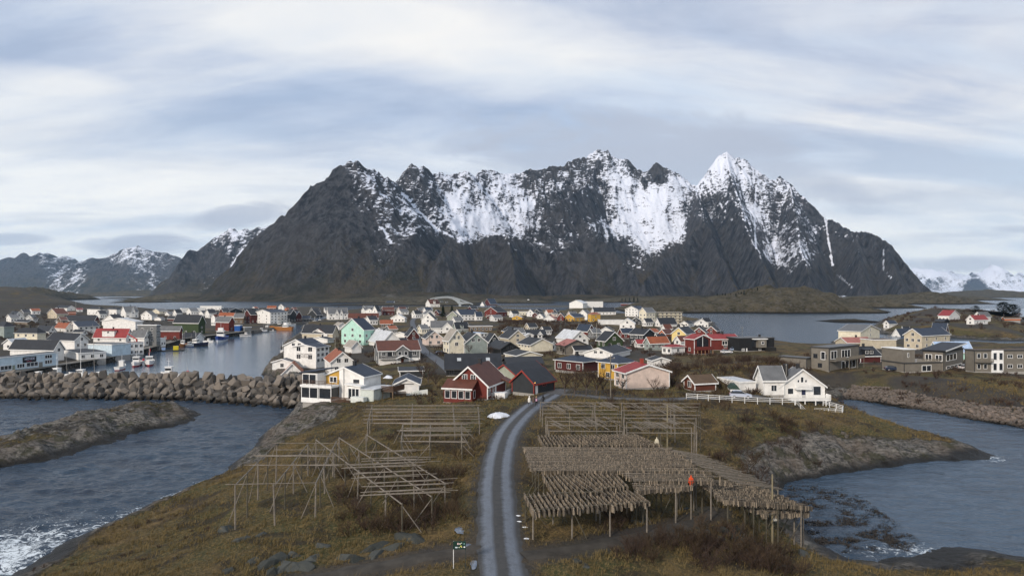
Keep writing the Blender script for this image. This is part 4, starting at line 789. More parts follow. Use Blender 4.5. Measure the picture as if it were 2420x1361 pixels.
DATA3 = [
 ('c1', -55, 115, 345, 720, 655, 525, 20, 'R', 'W', 'w', '', '', 'broad white building with plain snow pale roof right of the mint house'),
 ('c2', 30, 75, 565, 925, 752, 635, 8, 'L', 'E', 'b', '1', '04', 'grey house with red brown tiled roof, white ground floor and gabled porch'),
 ('c3', 250, 262, 550, 1272, 1150, 1082, 6, 'R', 'W', 'n', '', '', 'white garage with dark blue roof between the yellow fronted and the red house'),
 ('c4', 930, 1372, 1585, 1345, 1165, 945, 72, 'L', 'R', 'b', '', '', 'red house with brown red roof and white windows at the bend of the road'),
 ('c5', 1668, 1925, 2165, 1280, 1135, 990, 52, 'L', 'K', 'k', '', '01', 'grey boarded garage with black roof, red gable trim and small orange lamp'),
 ('c6', 1450, 1702, 2060, 1125, 1035, 918, 50, 'L', 'S', 'k', '', '', 'low house with black roof and red gable trim behind the grey garage'),
 ('c7', 1600, 1618, 2030, 985, 925, 828, 10, 'L', 'N', 'k', '', '', 'house showing only a plain black roof above the grey garage'),
 ('c8', 868, 880, 1530, 1055, 962, 792, 6, 'L', 'N', 'k', '', '5', 'long black roofed house with two roof windows above the red house'),
 ('c9', 848, 915, 1090, 797, 625, 502, 26, 'R', 'C', 'c', '22', '012', 'tall cream gabled house with light tan roof in the middle of the village'),
 ('c10', 1008, 1102, 1370, 792, 658, 545, 22, 'R', 'J', 'k', '22', '002', 'sage grey house with dark roof and skylight right of the tall cream house'),
 ('c11', 595, 640, 838, 690, 600, 517, 18, 'R', 'P', 'k', '', '22', 'pale pink gabled house with dark roof left of the tall cream house'),
 ('c12', 400, 428, 558, 622, 572, 490, 20, 'R', 'D', 'k', '', '11', 'dark red gabled house beside the village street'),
 ('c13', 1332, 1388, 1515, 702, 640, 550, 25, 'R', 'K', 'k', '', '11', 'charcoal gabled house right of the sage grey one'),
 ('c14', 692, 702, 960, 548, 475, 396, 8, 'L', 'W', 'g', '1', '31', 'white house with wide grey roof and front gable above the pale pink house'),
 ('c15', 955, 1000, 1150, 542, 490, 415, 25, 'L', 'J', 'k', '2', '1', 'grey green house with dark roof and little dormer'),
 ('c16', 1518, 1625, 1835, 705, 600, 507, 24, 'R', 'V', 'k', '', '011', 'beige gabled house with black roof and white gable trim'),
 ('c17', 1548, 1700, 1838, 585, 530, 478, 26, 'R', 'Y', 'k', '', '', 'ochre gable peeping out behind the beige gabled house'),
 ('c18', 1368, 1530, 1742, 805, 725, 650, 26, 'R', 'N', 'k', '', '02', 'black bungalow in front of the charcoal gabled house'),
 ('c19', 1732, 1885, 2150, 770, 680, 607, 26, 'R', 'C', 'k', '04', '', 'cream bungalow with black roof and long balcony'),
 ('c20', 1585, 1722, 2010, 880, 822, 760, 24, 'R', 'C', 'k', '', '', 'low cream gabled house just behind the plain black roof'),
 ('c21', 1835, 1850, 2065, 605, 572, 502, 10, 'L', 'N', 'k', '', '3', 'black roofed house with small white front dormer in mid village'),
 ('c22', 1790, 1830, 1920, 612, 580, 545, 20, 'R', 'W', 'w', '', '1', 'white cottage with pale roof right of the beige gabled house'),
 ('c23', 2085, 2110, 2195, 758, 700, 642, 20, 'R', 'W', 'k', '', '1', 'narrow white house right of the cream bungalow'),
 ('c24', 1135, 1290, 1370, 590, 545, 0, 40, 'F', 'W', 't', '', '2', 'white house with flat light blue roof behind the sage grey house'),
 ('c25', 1145, 1160, 1430, 530, 462, 0, 14, 'F', 'B', 'g', '', '6', 'modern brown building with white lined flat roof'),
 ('c26', 888, 1028, 1048, 418, 342, 282, 80, 'L', 'S', 'g', '01', '', 'pale sage gabled house joined to the big white house, arched garage door'),
 ('c27', 970, 1055, 1262, 392, 322, 260, 28, 'L', 'W', 'n', '11', '55', 'big white house with long dark blue roof and two rows of windows'),
 ('c28', 1215, 1240, 1310, 392, 338, 275, 25, 'L', 'W', 'n', '', '2', 'white annex with dark blue roof at right end of the big white house'),
 ('c29', 585, 738, 768, 462, 372, 300, 78, 'L', 'W', 'k', '211', '', 'tall narrow white gabled house beside the village street'),
 ('c30', 600, 640, 745, 380, 312, 268, 30, 'R', 'W', 'g', '', '2', 'white house peeping over the tall narrow white gable'),
 ('c31', 220, 385, 408, 412, 362, 315, 76, 'L', 'W', 'w', '4', '', 'low wide white gabled house with balcony left of the street'),
 ('c32', 468, 522, 552, 362, 312, 275, 60, 'L', 'W', 'k', '11', '', 'white gabled house with black roof left of two tall white houses'),
 ('c33', 520, 555, 605, 298, 272, 240, 30, 'L', 'D', 'g', '1', '', 'small red gable with grey roof on the north row'),
 ('c34', 1338, 1488, 1602, 345, 288, 232, 55, 'L', 'R', 'k', '311', '3', 'large red hall with white gable trim near the north shore'),
 ('c35', 1362, 1425, 1435, 372, 348, 325, 78, 'L', 'D', 'k', '', '', 'small red shed in front of the large red hall'),
 ('c36', 1612, 1622, 1850, 330, 285, 0, 8, 'F', 'C', 'g', '', '7', 'long cream flat roofed building by the north shore'),
 ('c37', 1665, 1780, 1800, 388, 352, 328, 76, 'L', 'Y', 'c', '1', '', 'ochre yellow house with pale roof below the long cream building'),
 ('c38', 1840, 1925, 1945, 345, 300, 258, 70, 'L', 'W', 'n', '11', '', 'white gabled house right of the long cream building'),
 ('c39', 1905, 1970, 1990, 355, 322, 294, 70, 'L', 'D', 'k', '1', '', 'small dark red gable with white window right of the ochre yellow house'),
 ('c40', 1935, 1990, 2035, 312, 285, 258, 45, 'L', 'K', 'k', '1', '', 'dark house on the north shore right of the white gabled one'),
 ('c41', 2070, 2110, 2150, 302, 280, 257, 45, 'L', 'K', 'n', '', '', 'left one of two twin dark blue sheds on the north shore'),
 ('c42', 2155, 2195, 2230, 302, 280, 257, 45, 'L', 'K', 'n', '', '', 'right one of two twin dark blue sheds on the north shore'),
 ('c43', 2198, 2282, 2292, 392, 340, 302, 80, 'L', 'R', 'k', '11', '', 'tall narrow red gabled house with two white windows one above the other'),
 ('c44', 2130, 2150, 2205, 345, 310, 292, 15, 'L', 'P', 'g', '', '1', 'pinkish white house left of the tall narrow red one'),
 ('c45', 2040, 2170, 2195, 402, 375, 330, 72, 'L', 'W', 'p', '', '', 'white gable with faded pink roof in the brown scrub'),
 ('c46', 1955, 2035, 2065, 372, 345, 308, 70, 'L', 'W', 'g', '1', '', 'white gabled house behind the faded pink roof'),
 ('c47', 635, 690, 805, 228, 190, 142, 28, 'L', 'W', 'b', '1', '3', 'white house with brown roof and dormer left of the arched bridge'),
 ('c48', 800, 830, 858, 205, 178, 150, 30, 'L', 'W', 'g', '1', '', 'left small white house under the arched bridge'),
 ('c49', 862, 890, 912, 208, 180, 152, 30, 'L', 'W', 'g', '1', '', 'right small white house under the arched bridge'),
 ('c50', 152, 240, 282, 192, 168, 140, 50, 'R', 'W', 'n', '3', '1', 'lone white house with dark blue roof at foot of the mountain'),
 ('c51', 1330, 1405, 1490, 205, 160, 130, 35, 'L', 'D', 'n', '2', '33', 'dark red lodge with dark blue roof on the far islet'),
 ('c52', 1280, 1340, 1362, 212, 182, 158, 60, 'L', 'W', 'g', '1', '', 'white house beside the dark red lodge on the far islet'),
 ('c53', 108, 140, 245, 298, 250, 222, 30, 'L', 'R', 'g', '', '3', 'brick red house with grey roof at left end of the north row'),
 ('c54', 240, 262, 430, 262, 240, 213, 15, 'L', 'K', 'k', '', '4', 'long dark roofed house in the north row left of the bridge'),
 ('c55', 288, 345, 432, 320, 288, 252, 30, 'L', 'W', 'g', '1', '2', 'white house with grey roof in the north row'),
 ('c56', -5, 60, 102, 332, 280, 215, 60, 'L', 'W', 'k', '11', '', 'white gabled house with black roof at left end of the north row'),
 ('c57', 560, 575, 722, 290, 262, 232, 12, 'L', 'E', 'g', '', '3', 'grey house with slate roof right of the small red gable'),
 ('c58', 735, 790, 822, 330, 300, 265, 55, 'L', 'D', 'k', '1', '', 'red gable with white trim behind the dark spruce tree'),
 ('c59', 80, 95, 240, 482, 430, 385, 10, 'L', 'B', 'o', '', '3', 'brown house with bright orange roof right of the mint house'),
 ('c60', 400, 412, 470, 600, 560, 528, 15, 'L', 'W', 'k', '', '', 'small white outbuilding behind the dark red gabled house'),
 ('c61', 310, 330, 600, 1080, 1045, 968, 10, 'L', 'K', 'k', '', '', 'dark blue carport roof behind the white garage'),
]
DATA4 = [
 ('d1', 455, 562, 765, 728, 632, 528, 24, 'R', 'G', 'k', '2', '21', 'dark green gabled house with white trimmed windows and black roof'),
 ('d2', 490, 635, 655, 565, 512, 470, 76, 'L', 'W', 'k', '1', '', 'white gable directly behind the dark green house'),
 ('d3', 845, 1010, 1142, 692, 558, 492, 52, 'R', 'K', 'k', '23', '', 'dark grey two storey house with orange corner post'),
 ('d4', 900, 945, 1035, 720, 672, 620, 30, 'L', 'W', 'r', '2', '1', 'small white house with red roof left of the orange roofed one'),
 ('d5', 1022, 1092, 1312, 750, 658, 590, 22, 'L', 'J', 'o', '1', '3', 'grey green house with orange tiled roof'),
 ('d6', 1235, 1345, 1500, 800, 712, 670, 35, 'H', 'W', 'r', '2', '1', 'low white house with red hipped roof left of the modern red building'),
 ('d7', 1375, 1455, 1545, 700, 635, 578, 38, 'L', 'W', 'b', '1', '', 'white gabled house with brown roof behind the modern red building'),
 ('d8', 1348, 1515, 1620, 665, 548, 475, 58, 'L', 'Q', 'k', '21', '', 'pale yellow gabled house with dark roof near the right shore'),
 ('d9', 1605, 1745, 1775, 580, 532, 474, 62, 'L', 'R', 'k', '01', '', 'left one of two red gabled houses by the water'),
 ('d10', 1755, 1880, 1922, 565, 512, 460, 62, 'L', 'R', 'k', '11', '', 'right one of two red gabled houses by the water, with stacked windows'),
 ('d11', 1608, 1785, 1798, 475, 425, 375, 80, 'L', 'W', 'k', '41', '', 'white gabled house right at the edge of the sound'),
 ('d12', 1450, 1545, 1612, 472, 430, 400, 50, 'L', 'W', 'k', '2', '1', 'white and red house with dark roof left of the gabled one at the sound'),
 ('d13', 1140, 1215, 1408, 468, 440, 360, 25, 'L', 'W', 'k', '1', '', 'house with large steep black roof in front of the scaffolded hotel'),
 ('d14', 1120, 1160, 1470, 432, 295, 0, 10, 'F', 'C', 'c', '', '6666', 'cream hotel wing wrapped in scaffolding'),
 ('d15', 793, 945, 1048, 345, 258, 220, 45, 'L', 'W', 'n', '444', '333', 'white three storey hotel with dark roof left of the scaffolding'),
 ('d16', 960, 1045, 1150, 440, 290, 238, 38, 'L', 'C', 'g', '222', '333', 'cream gabled hotel block between the white hotel and the scaffolding'),
 ('d17', 728, 908, 925, 488, 425, 366, 78, 'L', 'W', 'w', '21', '', 'white gabled house with pale roof below the hotels'),
 ('d18', 862, 990, 1002, 438, 395, 350, 78, 'L', 'K', 'k', '21', '', 'dark grey gabled house beside the white gabled one below the hotels'),
 ('d19', 495, 508, 770, 442, 385, 0, 8, 'F', 'W', 'g', '', '', 'long low white shed with red boats in front'),
 ('d20', 385, 430, 682, 325, 288, 236, 18, 'L', 'W', 'k', '1', '6', 'white hall with ribbed dark roof near the north shore'),
 ('d21', 350, 388, 498, 408, 318, 293, 28, 'H', 'Y', 'o', '1', '21', 'tall yellow house with orange hipped roof and balcony'),
 ('d22', 75, 185, 310, 405, 352, 312, 40, 'L', 'Y', 'n', '3', '3', 'wide yellow house with dark blue roof'),
 ('d23', -8, 62, 76, 395, 345, 306, 76, 'L', 'R', 'k', '11', '', 'red gabled house just left of the wide yellow one'),
 ('d24', 240, 340, 385, 385, 310, 262, 55, 'L', 'W', 'g', '11', '', 'white gabled house behind the yellow houses'),
 ('d25', 128, 290, 345, 245, 185, 148, 55, 'L', 'W', 'w', '', '', 'large white arched fish hall at the harbour mouth'),
 ('d26', 200, 215, 335, 185, 158, 112, 12, 'L', 'W', 'n', '', '', 'dark blue roofed block behind the white fish hall'),
 ('d27', 290, 305, 530, 240, 165, 0, 10, 'F', 'W', 'w', '', '3', 'long white flat wing right of the fish hall'),
 ('d28', 740, 750, 892, 208, 157, 0, 10, 'F', 'R', 'b', '', '66', 'two storey red building with white ground floor by the spruce clump'),
 ('d29', 215, 350, 425, 565, 515, 440, 40, 'R', 'R', 'n', '', '1', 'red boathouse with dark blue roof, larger of the red cluster'),
 ('d30', 255, 350, 372, 560, 522, 480, 72, 'L', 'R', 'k', '1', '', 'bright red gabled cabin with white trim in the red cluster'),
 ('d31', 345, 360, 455, 552, 510, 475, 12, 'L', 'R', 'n', '', '2', 'low red cabin with dark blue roof at right of the red cluster'),
 ('d32', 715, 765, 900, 605, 538, 487, 28, 'L', 'R', 'n', '1', '2', 'red house with dark blue roof behind the dark grey two storey house'),
 ('d33', 1192, 1270, 1298, 590, 545, 500, 62, 'L', 'O', 'b', '1', '', 'rust orange gabled shed behind the orange tiled roof'),
 ('d34', 1080, 1105, 1202, 590, 530, 490, 18, 'L', 'W', 'o', '', '2', 'white house with orange roof beside the rust orange shed'),
 ('d35', 138, 200, 400, 808, 775, 693, 18, 'L', 'W', 'k', '1', '', 'white house with steep black roof above the low gabled bungalow'),
 ('d36', 312, 640, 850, 855, 797, 718, 60, 'L', 'W', 'k', '02', '', 'white low gabled bungalow with black roof behind the ochre house'),
 ('d37', 1060, 1125, 1320, 948, 895, 832, 24, 'R', 'W', 'k', '', '01', 'small white gabled house right behind the pink house'),
 ('d38', -25, 155, 355, 712, 612, 515, 24, 'R', 'W', 'w', '', '021', 'white gabled house with snow pale roof left of the dark green house'),
 ('d39', -25, 80, 345, 800, 692, 626, 22, 'R', 'X', 'p', '3', '', 'taupe house with faded pink roof in front of the pale roofed one'),
 ('d40', 475, 705, 905, 1105, 905, 795, 42, 'H', 'Y', 'n', '12', '2', 'ochre house with wide dark blue hipped roof left of the pink house'),
 ('d41', -40, 290, 480, 1020, 890, 805, 45, 'H', 'D', 'n', '3', '', 'dark red house with black hipped roof behind bare trees'),
 ('d42', 670, 805, 1318, 1215, 1015, 918, 16, 'R', 'P', 'r', '22', '', 'salmon pink house with bright red roof and red chimney'),
 ('d43', 1497, 1625, 1870, 1245, 1165, 1048, 38, 'L', 'U', 'm', '1', '', 'tumbledown rust red barn with mossy roof'),
 ('d44', 2140, 2155, 2345, 1235, 1140, 0, 10, 'F', 'W', 'w', '', '', 'low white garage beside the white seaside house'),
 ('d45', 1812, 1826, 2148, 748, 612, 556, 8, 'L', 'R', 'r', '', '1', 'long red wing of the modern red building'),
 ('d46', 1505, 1618, 1812, 798, 612, 562, 24, 'R', 'R', 'r', '1', '', 'modern red building on wooden stilts with tall glazed gable'),
 ('d47', 2138, 2150, 2570, 762, 605, 0, 14, 'F', 'N', 'g', '', '', 'modern black house with white roof edge beside the red building'),
]
DATA5 = [
 ('e1', 300, 365, 740, 935, 828, 688, 10, 'R', 'W', 'g', '1', '', 'white seaside house with wide front gable, balconies and white stilts'),
 ('e2', 165, 232, 400, 912, 768, 662, 26, 'L', 'W', 'g', '', '1', 'grey roofed side wing of the white seaside house'),
 ('e3', 628, 780, 1030, 702, 502, 0, 38, 'F', 'X', 'g', '12', '', 'weathered grey wooden house with flat roof and deep balconies'),
 ('e4', 1028, 1045, 1215, 635, 572, 497, 10, 'L', 'D', 'k', '', '', 'dark red garage with black roof and small twin window dormer'),
 ('e5', 858, 1045, 1205, 472, 368, 314, 42, 'R', 'C', 'g', '1', '011', 'derelict stained cream building with patched grey roof'),
 ('e6', 925, 935, 1150, 500, 462, 418, 8, 'L', 'V', 'p', '', '', 'low shed with rusty red roof in front of the derelict building'),
 ('e7', 1148, 1160, 1345, 515, 440, 0, 10, 'F', 'V', 'm', '', '', 'mossy flat roofed store right of the rusty red roof'),
 ('e8', 1410, 1560, 1795, 520, 402, 346, 34, 'L', 'V', 'n', '231', '33', 'large beige warehouse with dark blue roof on the right channel'),
 ('e9', 1625, 1700, 1985, 612, 535, 450, 24, 'L', 'M', 't', '', '', 'mint gabled shed with sky blue metal roof'),
 ('e10', 1570, 1742, 1905, 702, 540, 0, 42, 'F', 'X', 'k', '02', '', 'modern brown wooden house with dark mono pitch roof and large windows'),
 ('e11', 1405, 1412, 1735, 714, 635, 0, 12, 'F', 'X', 'c', '', '', 'low brown annex with roof terrace left of the mono pitch house'),
 ('e12', 1925, 2003, 2480, 712, 528, 0, 18, 'F', 'X', 'm', '', '', 'long brown wooden house with white glazed bay at right edge'),
 ('e13', 1305, 1385, 1595, 358, 298, 217, 28, 'L', 'W', 'n', '11', '24', 'white house with large dark blue roof on the right island'),
 ('e14', 1237, 1285, 1350, 342, 302, 277, 30, 'L', 'W', 'n', '11', '', 'low white annex left of the dark blue roofed island house'),
 ('e15', 1697, 1790, 1880, 282, 236, 190, 38, 'R', 'W', 'r', '3', '1', 'white island house with bright red roof, left and upper one'),
 ('e16', 1625, 1740, 1800, 365, 332, 300, 50, 'R', 'D', 'n', '', '1', 'dark red boathouse with blue black roof on the right island'),
 ('e17', 1670, 1740, 1792, 310, 285, 264, 45, 'R', 'N', 'k', '', '', 'black roofed shed between the red boathouse and red roofed house'),
 ('e18', 1935, 2000, 2115, 312, 268, 233, 30, 'L', 'W', 'r', '11', '2', 'small white island house with red roof and porch, right one'),
 ('e19', 1995, 2060, 2140, 290, 242, 205, 30, 'L', 'W', 'g', '2', '1', 'white house with grey roof behind the small red roofed island house'),
 ('e20', 2240, 2255, 2390, 278, 262, 246, 10, 'L', 'O', 'm', '', '', 'low brown red shed with turf roof by the pine trees'),
 ('e21', 570, 590, 640, 682, 595, 0, 30, 'F', 'X', 'g', '', '', 'small grey wooden annex at left of the weathered grey house'),
]
DATA6 = [
 ('f0', 485, 494.88, 511, 752, 740, 731, 40, 'L', 'W', 'k', '2', '3', 'white cottage with black roof behind the red boathouse and orange roof'),
 ('f1', 519, 528.12, 543, 748, 737, 729, 30, 'L', 'D', 'k', '2', '3', 'low red cottage with black roof right of the dark red wharf house'),
 ('f2', 441, 451.64, 469, 744, 735, 728, 30, 'L', 'W', 'g', '2', '3', 'white cottage with grey roof under the upper long industrial hall'),
 ('f3', 409, 417.36, 431, 748, 739, 732, 50, 'L', 'W', 'k', '2', '3', 'white cottage with black roof behind the green warehouse ridge, right one'),
 ('f4', 227, 236.88, 253, 752, 742, 734, 30, 'L', 'W', 'k', '2', '3', 'white cottage with black roof behind the bright red roof'),
 ('f5', 136, 145.12, 160, 768, 757, 749, 40, 'L', 'B', 'b', '2', '3', 'brown cottage among bare trees left of the long dark blue roof'),
 ('f6', 47, 56.88, 73, 748, 739, 732, 40, 'L', 'E', 'k', '2', '3', 'grey cottage on the grassy slope at far left'),
 ('f7', 15, 26.4, 45, 762, 751, 743, 30, 'L', 'W', 'g', '2', '3', 'white cottage beside bare trees near the left edge'),
 ('f8', 732, 741.88, 758, 746, 736, 728, 30, 'L', 'E', 'k', '2', '3', 'grey cottage on the inner harbour behind the charcoal quay house'),
 ('f9', 863, 874.4, 893, 768, 756, 747, 30, 'L', 'W', 'k', '2', '3', 'white cottage with black roof right behind the mint house ridge'),
 ('f10', 854, 863.12, 878, 742, 734, 727, 30, 'L', 'W', 'g', '2', '3', 'white cottage with grey roof in the back row right of the lodging house'),
 ('f11', 938, 947.12, 962, 742, 733, 726, 30, 'L', 'P', 'b', '2', '3', 'pinkish cottage with brown roof in the back row'),
 ('f12', 973, 982.12, 997, 752, 742, 734, 30, 'L', 'W', 'k', '2', '3', 'white cottage with black roof at the far end of the village street'),
 ('f13', 999, 1007.36, 1021, 742, 734, 727, 30, 'L', 'W', 'n', '2', '3', 'white cottage with dark blue roof in the north row behind spruces'),
 ('f14', 1106, 1115.12, 1130, 738, 730, 724, 30, 'L', 'D', 'k', '2', '3', 'small red shop with black roof left of the large red hall'),
 ('f15', 1157, 1168.4, 1187, 760, 751, 744, 20, 'L', 'W', 'g', '2', '3', 'low white garage row right of the small red shed'),
 ('f16', 1203, 1212.12, 1227, 750, 741, 734, 30, 'L', 'W', 'k', '2', '3', 'white cottage with black roof left of the ochre yellow house'),
 ('f17', 1287, 1295.36, 1309, 748, 739, 732, 30, 'L', 'W', 'o', '2', '3', 'white cottage with orange roof by the twin dark blue sheds'),
 ('f18', 1340, 1349.12, 1364, 752, 743, 736, 30, 'L', 'P', 'g', '2', '3', 'pale pink cottage between the yellow houses'),
 ('f19', 1390, 1401.4, 1420, 800, 786, 777, 25, 'L', 'E', 'g', '2', '3', 'grey cottage left behind the dark green house'),
 ('f20', 1429, 1437.36, 1451, 812, 800, 792, 25, 'L', 'W', 'k', '2', '3', 'white outbuilding right behind the dark green house'),
 ('f21', 1517, 1526.88, 1543, 772, 761, 753, 30, 'L', 'W', 'k', '2', '3', 'white cottage with black roof under the cream hotel wing'),
 ('f22', 1562, 1571.88, 1588, 788, 776, 767, 30, 'L', 'W', 'b', '2', '3', 'white cottage with brown roof left of the pale yellow house'),
 ('f23', 1546, 1556.64, 1574, 812, 799, 790, 25, 'L', 'D', 'k', '2', '3', 'dark red shed right of the orange tiled roof'),
 ('f24', 1656, 1665.12, 1680, 770, 760, 752, 30, 'L', 'K', 'k', '2', '3', 'dark cottage right at the water behind the two red gabled houses'),
 ('f25', 1066, 1076.64, 1094, 770, 758, 749, 30, 'L', 'W', 'g', '2', '3', 'white cottage with grey roof above the modern brown building'),
 ('f26', 1210, 1221.4, 1240, 800, 786, 776, 25, 'L', 'W', 'g', '2', '3', 'white cottage with grey roof behind the cream bungalow'),
 ('f27', 1241, 1251.64, 1269, 785, 773, 764, 25, 'L', 'V', 'k', '2', '3', 'beige cottage with black roof below the village scrub'),
 ('f28', 1277, 1286.88, 1303, 792, 780, 772, 25, 'L', 'W', 'k', '2', '3', 'white cottage with black roof left of the pale roofed white house'),
 ('f29', 937, 946.88, 963, 820, 808, 800, 20, 'L', 'W', 'k', '2', '3', 'low white garage behind the brown tiled roof of the grey house'),
 ('f30', 987, 996.88, 1013, 790, 777, 768, 25, 'L', 'C', 'g', '2', '3', 'cream cottage with grey roof left of the pale pink house'),
 ('f31', 911, 921.64, 939, 790, 778, 770, 20, 'L', 'E', 'o', '2', '3', 'grey cottage with orange roof below the brown house with bright orange roof'),
 ('f32', 2129, 2137.36, 2151, 775, 766, 759, 30, 'L', 'W', 'k', '2', '3', 'white cottage with black roof below the hump of the right island'),
]
for D_, C_ in ((DATA6, None), (DATA1, C1), (DATA2, C2), (DATA3, C3), (DATA4, C4), (DATA5, C5)):
    for d in D_:
        k = dict(crop=C_)
        if d[0] in ('b22', 'b21'): k.update(ww=1.7, wh=1.5, chim=(d[0] == 'b21'))
        if d[0] in ('c5', 'c6'): k.update(trim=mat('red_trim', (.25, .04, .03), .6), chim=False)
        if d[0] == 'd42': k.update(chim='r', ww=1.3, wh=1.6)
        if d[0] in ('a3', 'a4', 'a11', 'a12', 'e8', 'a5', 'a8', 'c3', 'b25', 'c61', 'c35', 'e9', 'd43', 'd25', 'd26'): k.update(chim=False)
        if d[0] == 'c4': k.update(winc=2)
        cat = 'building' if any(x in d[-1] for x in ('warehouse', 'hall', 'hotel', 'building', 'wing', 'block')) else 'shed' if any(x in d[-1] for x in ('shed', 'garage', 'boathouse', 'barn', 'hut', 'store', 'carport', 'outbuilding', 'cabin', 'lean to', 'annex')) else 'house'
        nm = {'building': 'large_building', 'shed': 'shed', 'house': 'house'}[cat]
        if 'warehouse' in d[-1]: nm = 'warehouse'
        if 'hotel' in d[-1]: nm = 'hotel'
        if 'boathouse' in d[-1]: nm = 'boathouse'
        if 'garage' in d[-1]: nm = 'garage'
        if 'barn' in d[-1]: nm = 'barn'
        HS[d[0]] = house(*d[1:], name=nm, cat=cat, **k)
import bmesh
# ------------------------------------------------------------------ boulders
def rockmat(name, a, b_, wetz=None):
    m = bpy.data.materials.new(name); m.use_nodes = True; t = NT(m.node_tree)
    oi = t.n('ShaderNodeObjectInfo').outputs['Random']; tc = t.n('ShaderNodeTexCoord').outputs['Object']; pos = t.n('ShaderNodeNewGeometry').outputs['Position']
    n = t.noise(tc, 1.1, 6, .65); n2 = t.noise(tc, 6, 4, .7)
    c = t.mix(t.math('ADD', t.math('MULTIPLY', oi, .7), t.math('MULTIPLY', n, .35)), a, b_)
    c = t.mix(t.mapr(n2, .55, .7, 0, .6), c, (.05, .048, .04))
    c = t.mix(t.mapr(n, .60, .72, 0, .5), c, (.20, .14, .06))
    if wetz is not None: c = t.mix(t.mapr(t.n('ShaderNodeSeparateXYZ', {0: pos}).outputs[2], wetz, wetz-1.0), c, (.020, .017, .013))
    bp = t.n('ShaderNodeBump', {'Height': t.math('ADD', n, t.math('MULTIPLY', n2, .5)), 'Strength': .7, 'Distance': .15})
    b = t.n('ShaderNodeBsdfPrincipled', {'Base Color': c, 'Roughness': .88, 'Specular IOR Level': .2, 'Normal': bp.outputs[0]})
    t.n('ShaderNodeOutputMaterial', {0: b.outputs[0]}); return m
BOULD = rockmat('boulder_granite', (.075, .072, .068), (.215, .185, .155), 1.6)
STONEM = rockmat('shore_stone', (.075, .070, .065), (.22, .175, .145), 1.1)
OUTM = rockmat('outcrop_stone', (.022, .026, .024), (.075, .080, .074))
def hull_mesh(name, rnd, sx, sy, sz, n=13, m=BOULD, boxy=.55):
    bm = bmesh.new()
    for i in range(n):
        v = [rnd.uniform(-1, 1) for _ in range(3)]; mx_ = max(abs(a) for a in v); L = math.sqrt(sum(a*a for a in v))
        v = [a*(boxy/mx_ + (1-boxy)/L) for a in v]
        bm.verts.new((v[0]*sx, v[1]*sy, v[2]*sz))
    r = bmesh.ops.convex_hull(bm, input=bm.verts)
    bmesh.ops.delete(bm, geom=[g for g in bm.verts if not g.link_faces], context='VERTS')
    bmesh.ops.bevel(bm, geom=list(bm.edges), offset=.045*max(sx, sy, sz), segments=1, affect='EDGES', clamp_overlap=True)
    me = bpy.data.meshes.new(name); bm.to_mesh(me); bm.free(); me.materials.append(m); return me
rn = random.Random(5)
BM_ = [hull_mesh('boulder', rn, 1, .9, .95, rn.choice((12, 15, 18)), boxy=.92) for _ in range(12)]
bline = [P(-90, 941), P(0, 943), (P(250, 944)), P(430, 946), P(560, 955), P(640, 961), P(705, 964), P(742, 958)]
def along(line, s):
    for a, b_ in zip(line[:-1], line[1:]):
        L = math.hypot(b_[0]-a[0], b_[1]-a[1])
        if s <= L: t_ = s/L; return (a[0]+(b_[0]-a[0])*t_, a[1]+(b_[1]-a[1])*t_, (b_[0]-a[0])/L, (b_[1]-a[1])/L)
        s -= L
    return None
cm = MB(); k0 = None; s = 0; ring = []
while along(bline, s):
    x, y, dx, dy = along(bline, s); nx, ny = -dy, dx
    ring.append([(x+nx*o, y+ny*o, z) for o, z in ((0, -1.5), (2.2, 1.0), (7.6, 5.0), (10.2, 5.0), (15, 1), (18, -2))]); s += 4
for q in ring: cm.v += q
for i in range(len(ring)-1):
    for j in range(5): cm.f.append((i*6+j, i*6+j+1, i*6+6+j+1, i*6+6+j)); cm.m.append(0)
tag(cm.build('breakwater_core', rockmat('rubble', (.03, .028, .025), (.06, .055, .05))), 'dark rubble bank under the big breakwater boulders', 'breakwater')
nb_ = 0
for row, (off, z, sz, step) in enumerate(((8.6, 5.15, 1.40, 2.4), (6.6, 4.3, 1.30, 2.4), (4.8, 3.0, 1.25, 2.35), (3.0, 1.75, 1.22, 2.35), (1.2, .6, 1.15, 2.3), (-.4, -.2, 1.0, 2.6))):
    s = rn.uniform(0, 2)
    while along(bline, s):
        x, y, dx, dy = along(bline, s); o = off + rn.uniform(-.5, .5); k = sz*rn.uniform(.80, 1.22)
        if row == 0: k = sz*rn.uniform(.88, 1.12)
        ob = link('boulder', rn.choice(BM_)); nb_ += 1
        rise = .9*sstep(-75, -58, x) if row < 3 else 0
        ob.location = (x-dy*o, y+dx*o, z + rn.uniform(-.35, .35) + float(rise) + (.1 if row == 0 else 0))
        ob.scale = (k*.92, k*.85, k*(1.12 if row == 0 else .9)); ob.rotation_euler = (rn.uniform(-.25, .25), rn.uniform(-.25, .25), rn.uniform(0, 6.28))
        if row: ob.rotation_euler = (rn.uniform(-.9, .9), rn.uniform(-.9, .9), rn.uniform(0, 6.28))
        if row == 0: tag(ob, 'big grey brown boulder standing in the top row of the breakwater', 'boulder', 'boulders of the breakwater top row')
        elif row < 4: tag(ob, 'angular grey brown boulder piled on the seaward face of the breakwater', 'boulder', 'boulders piled on the breakwater face')
        else: tag(ob, 'dark wet boulder at the waterline of the breakwater', 'boulder', 'wet boulders along the breakwater foot')
        s += step*rn.uniform(.8, 1.15)
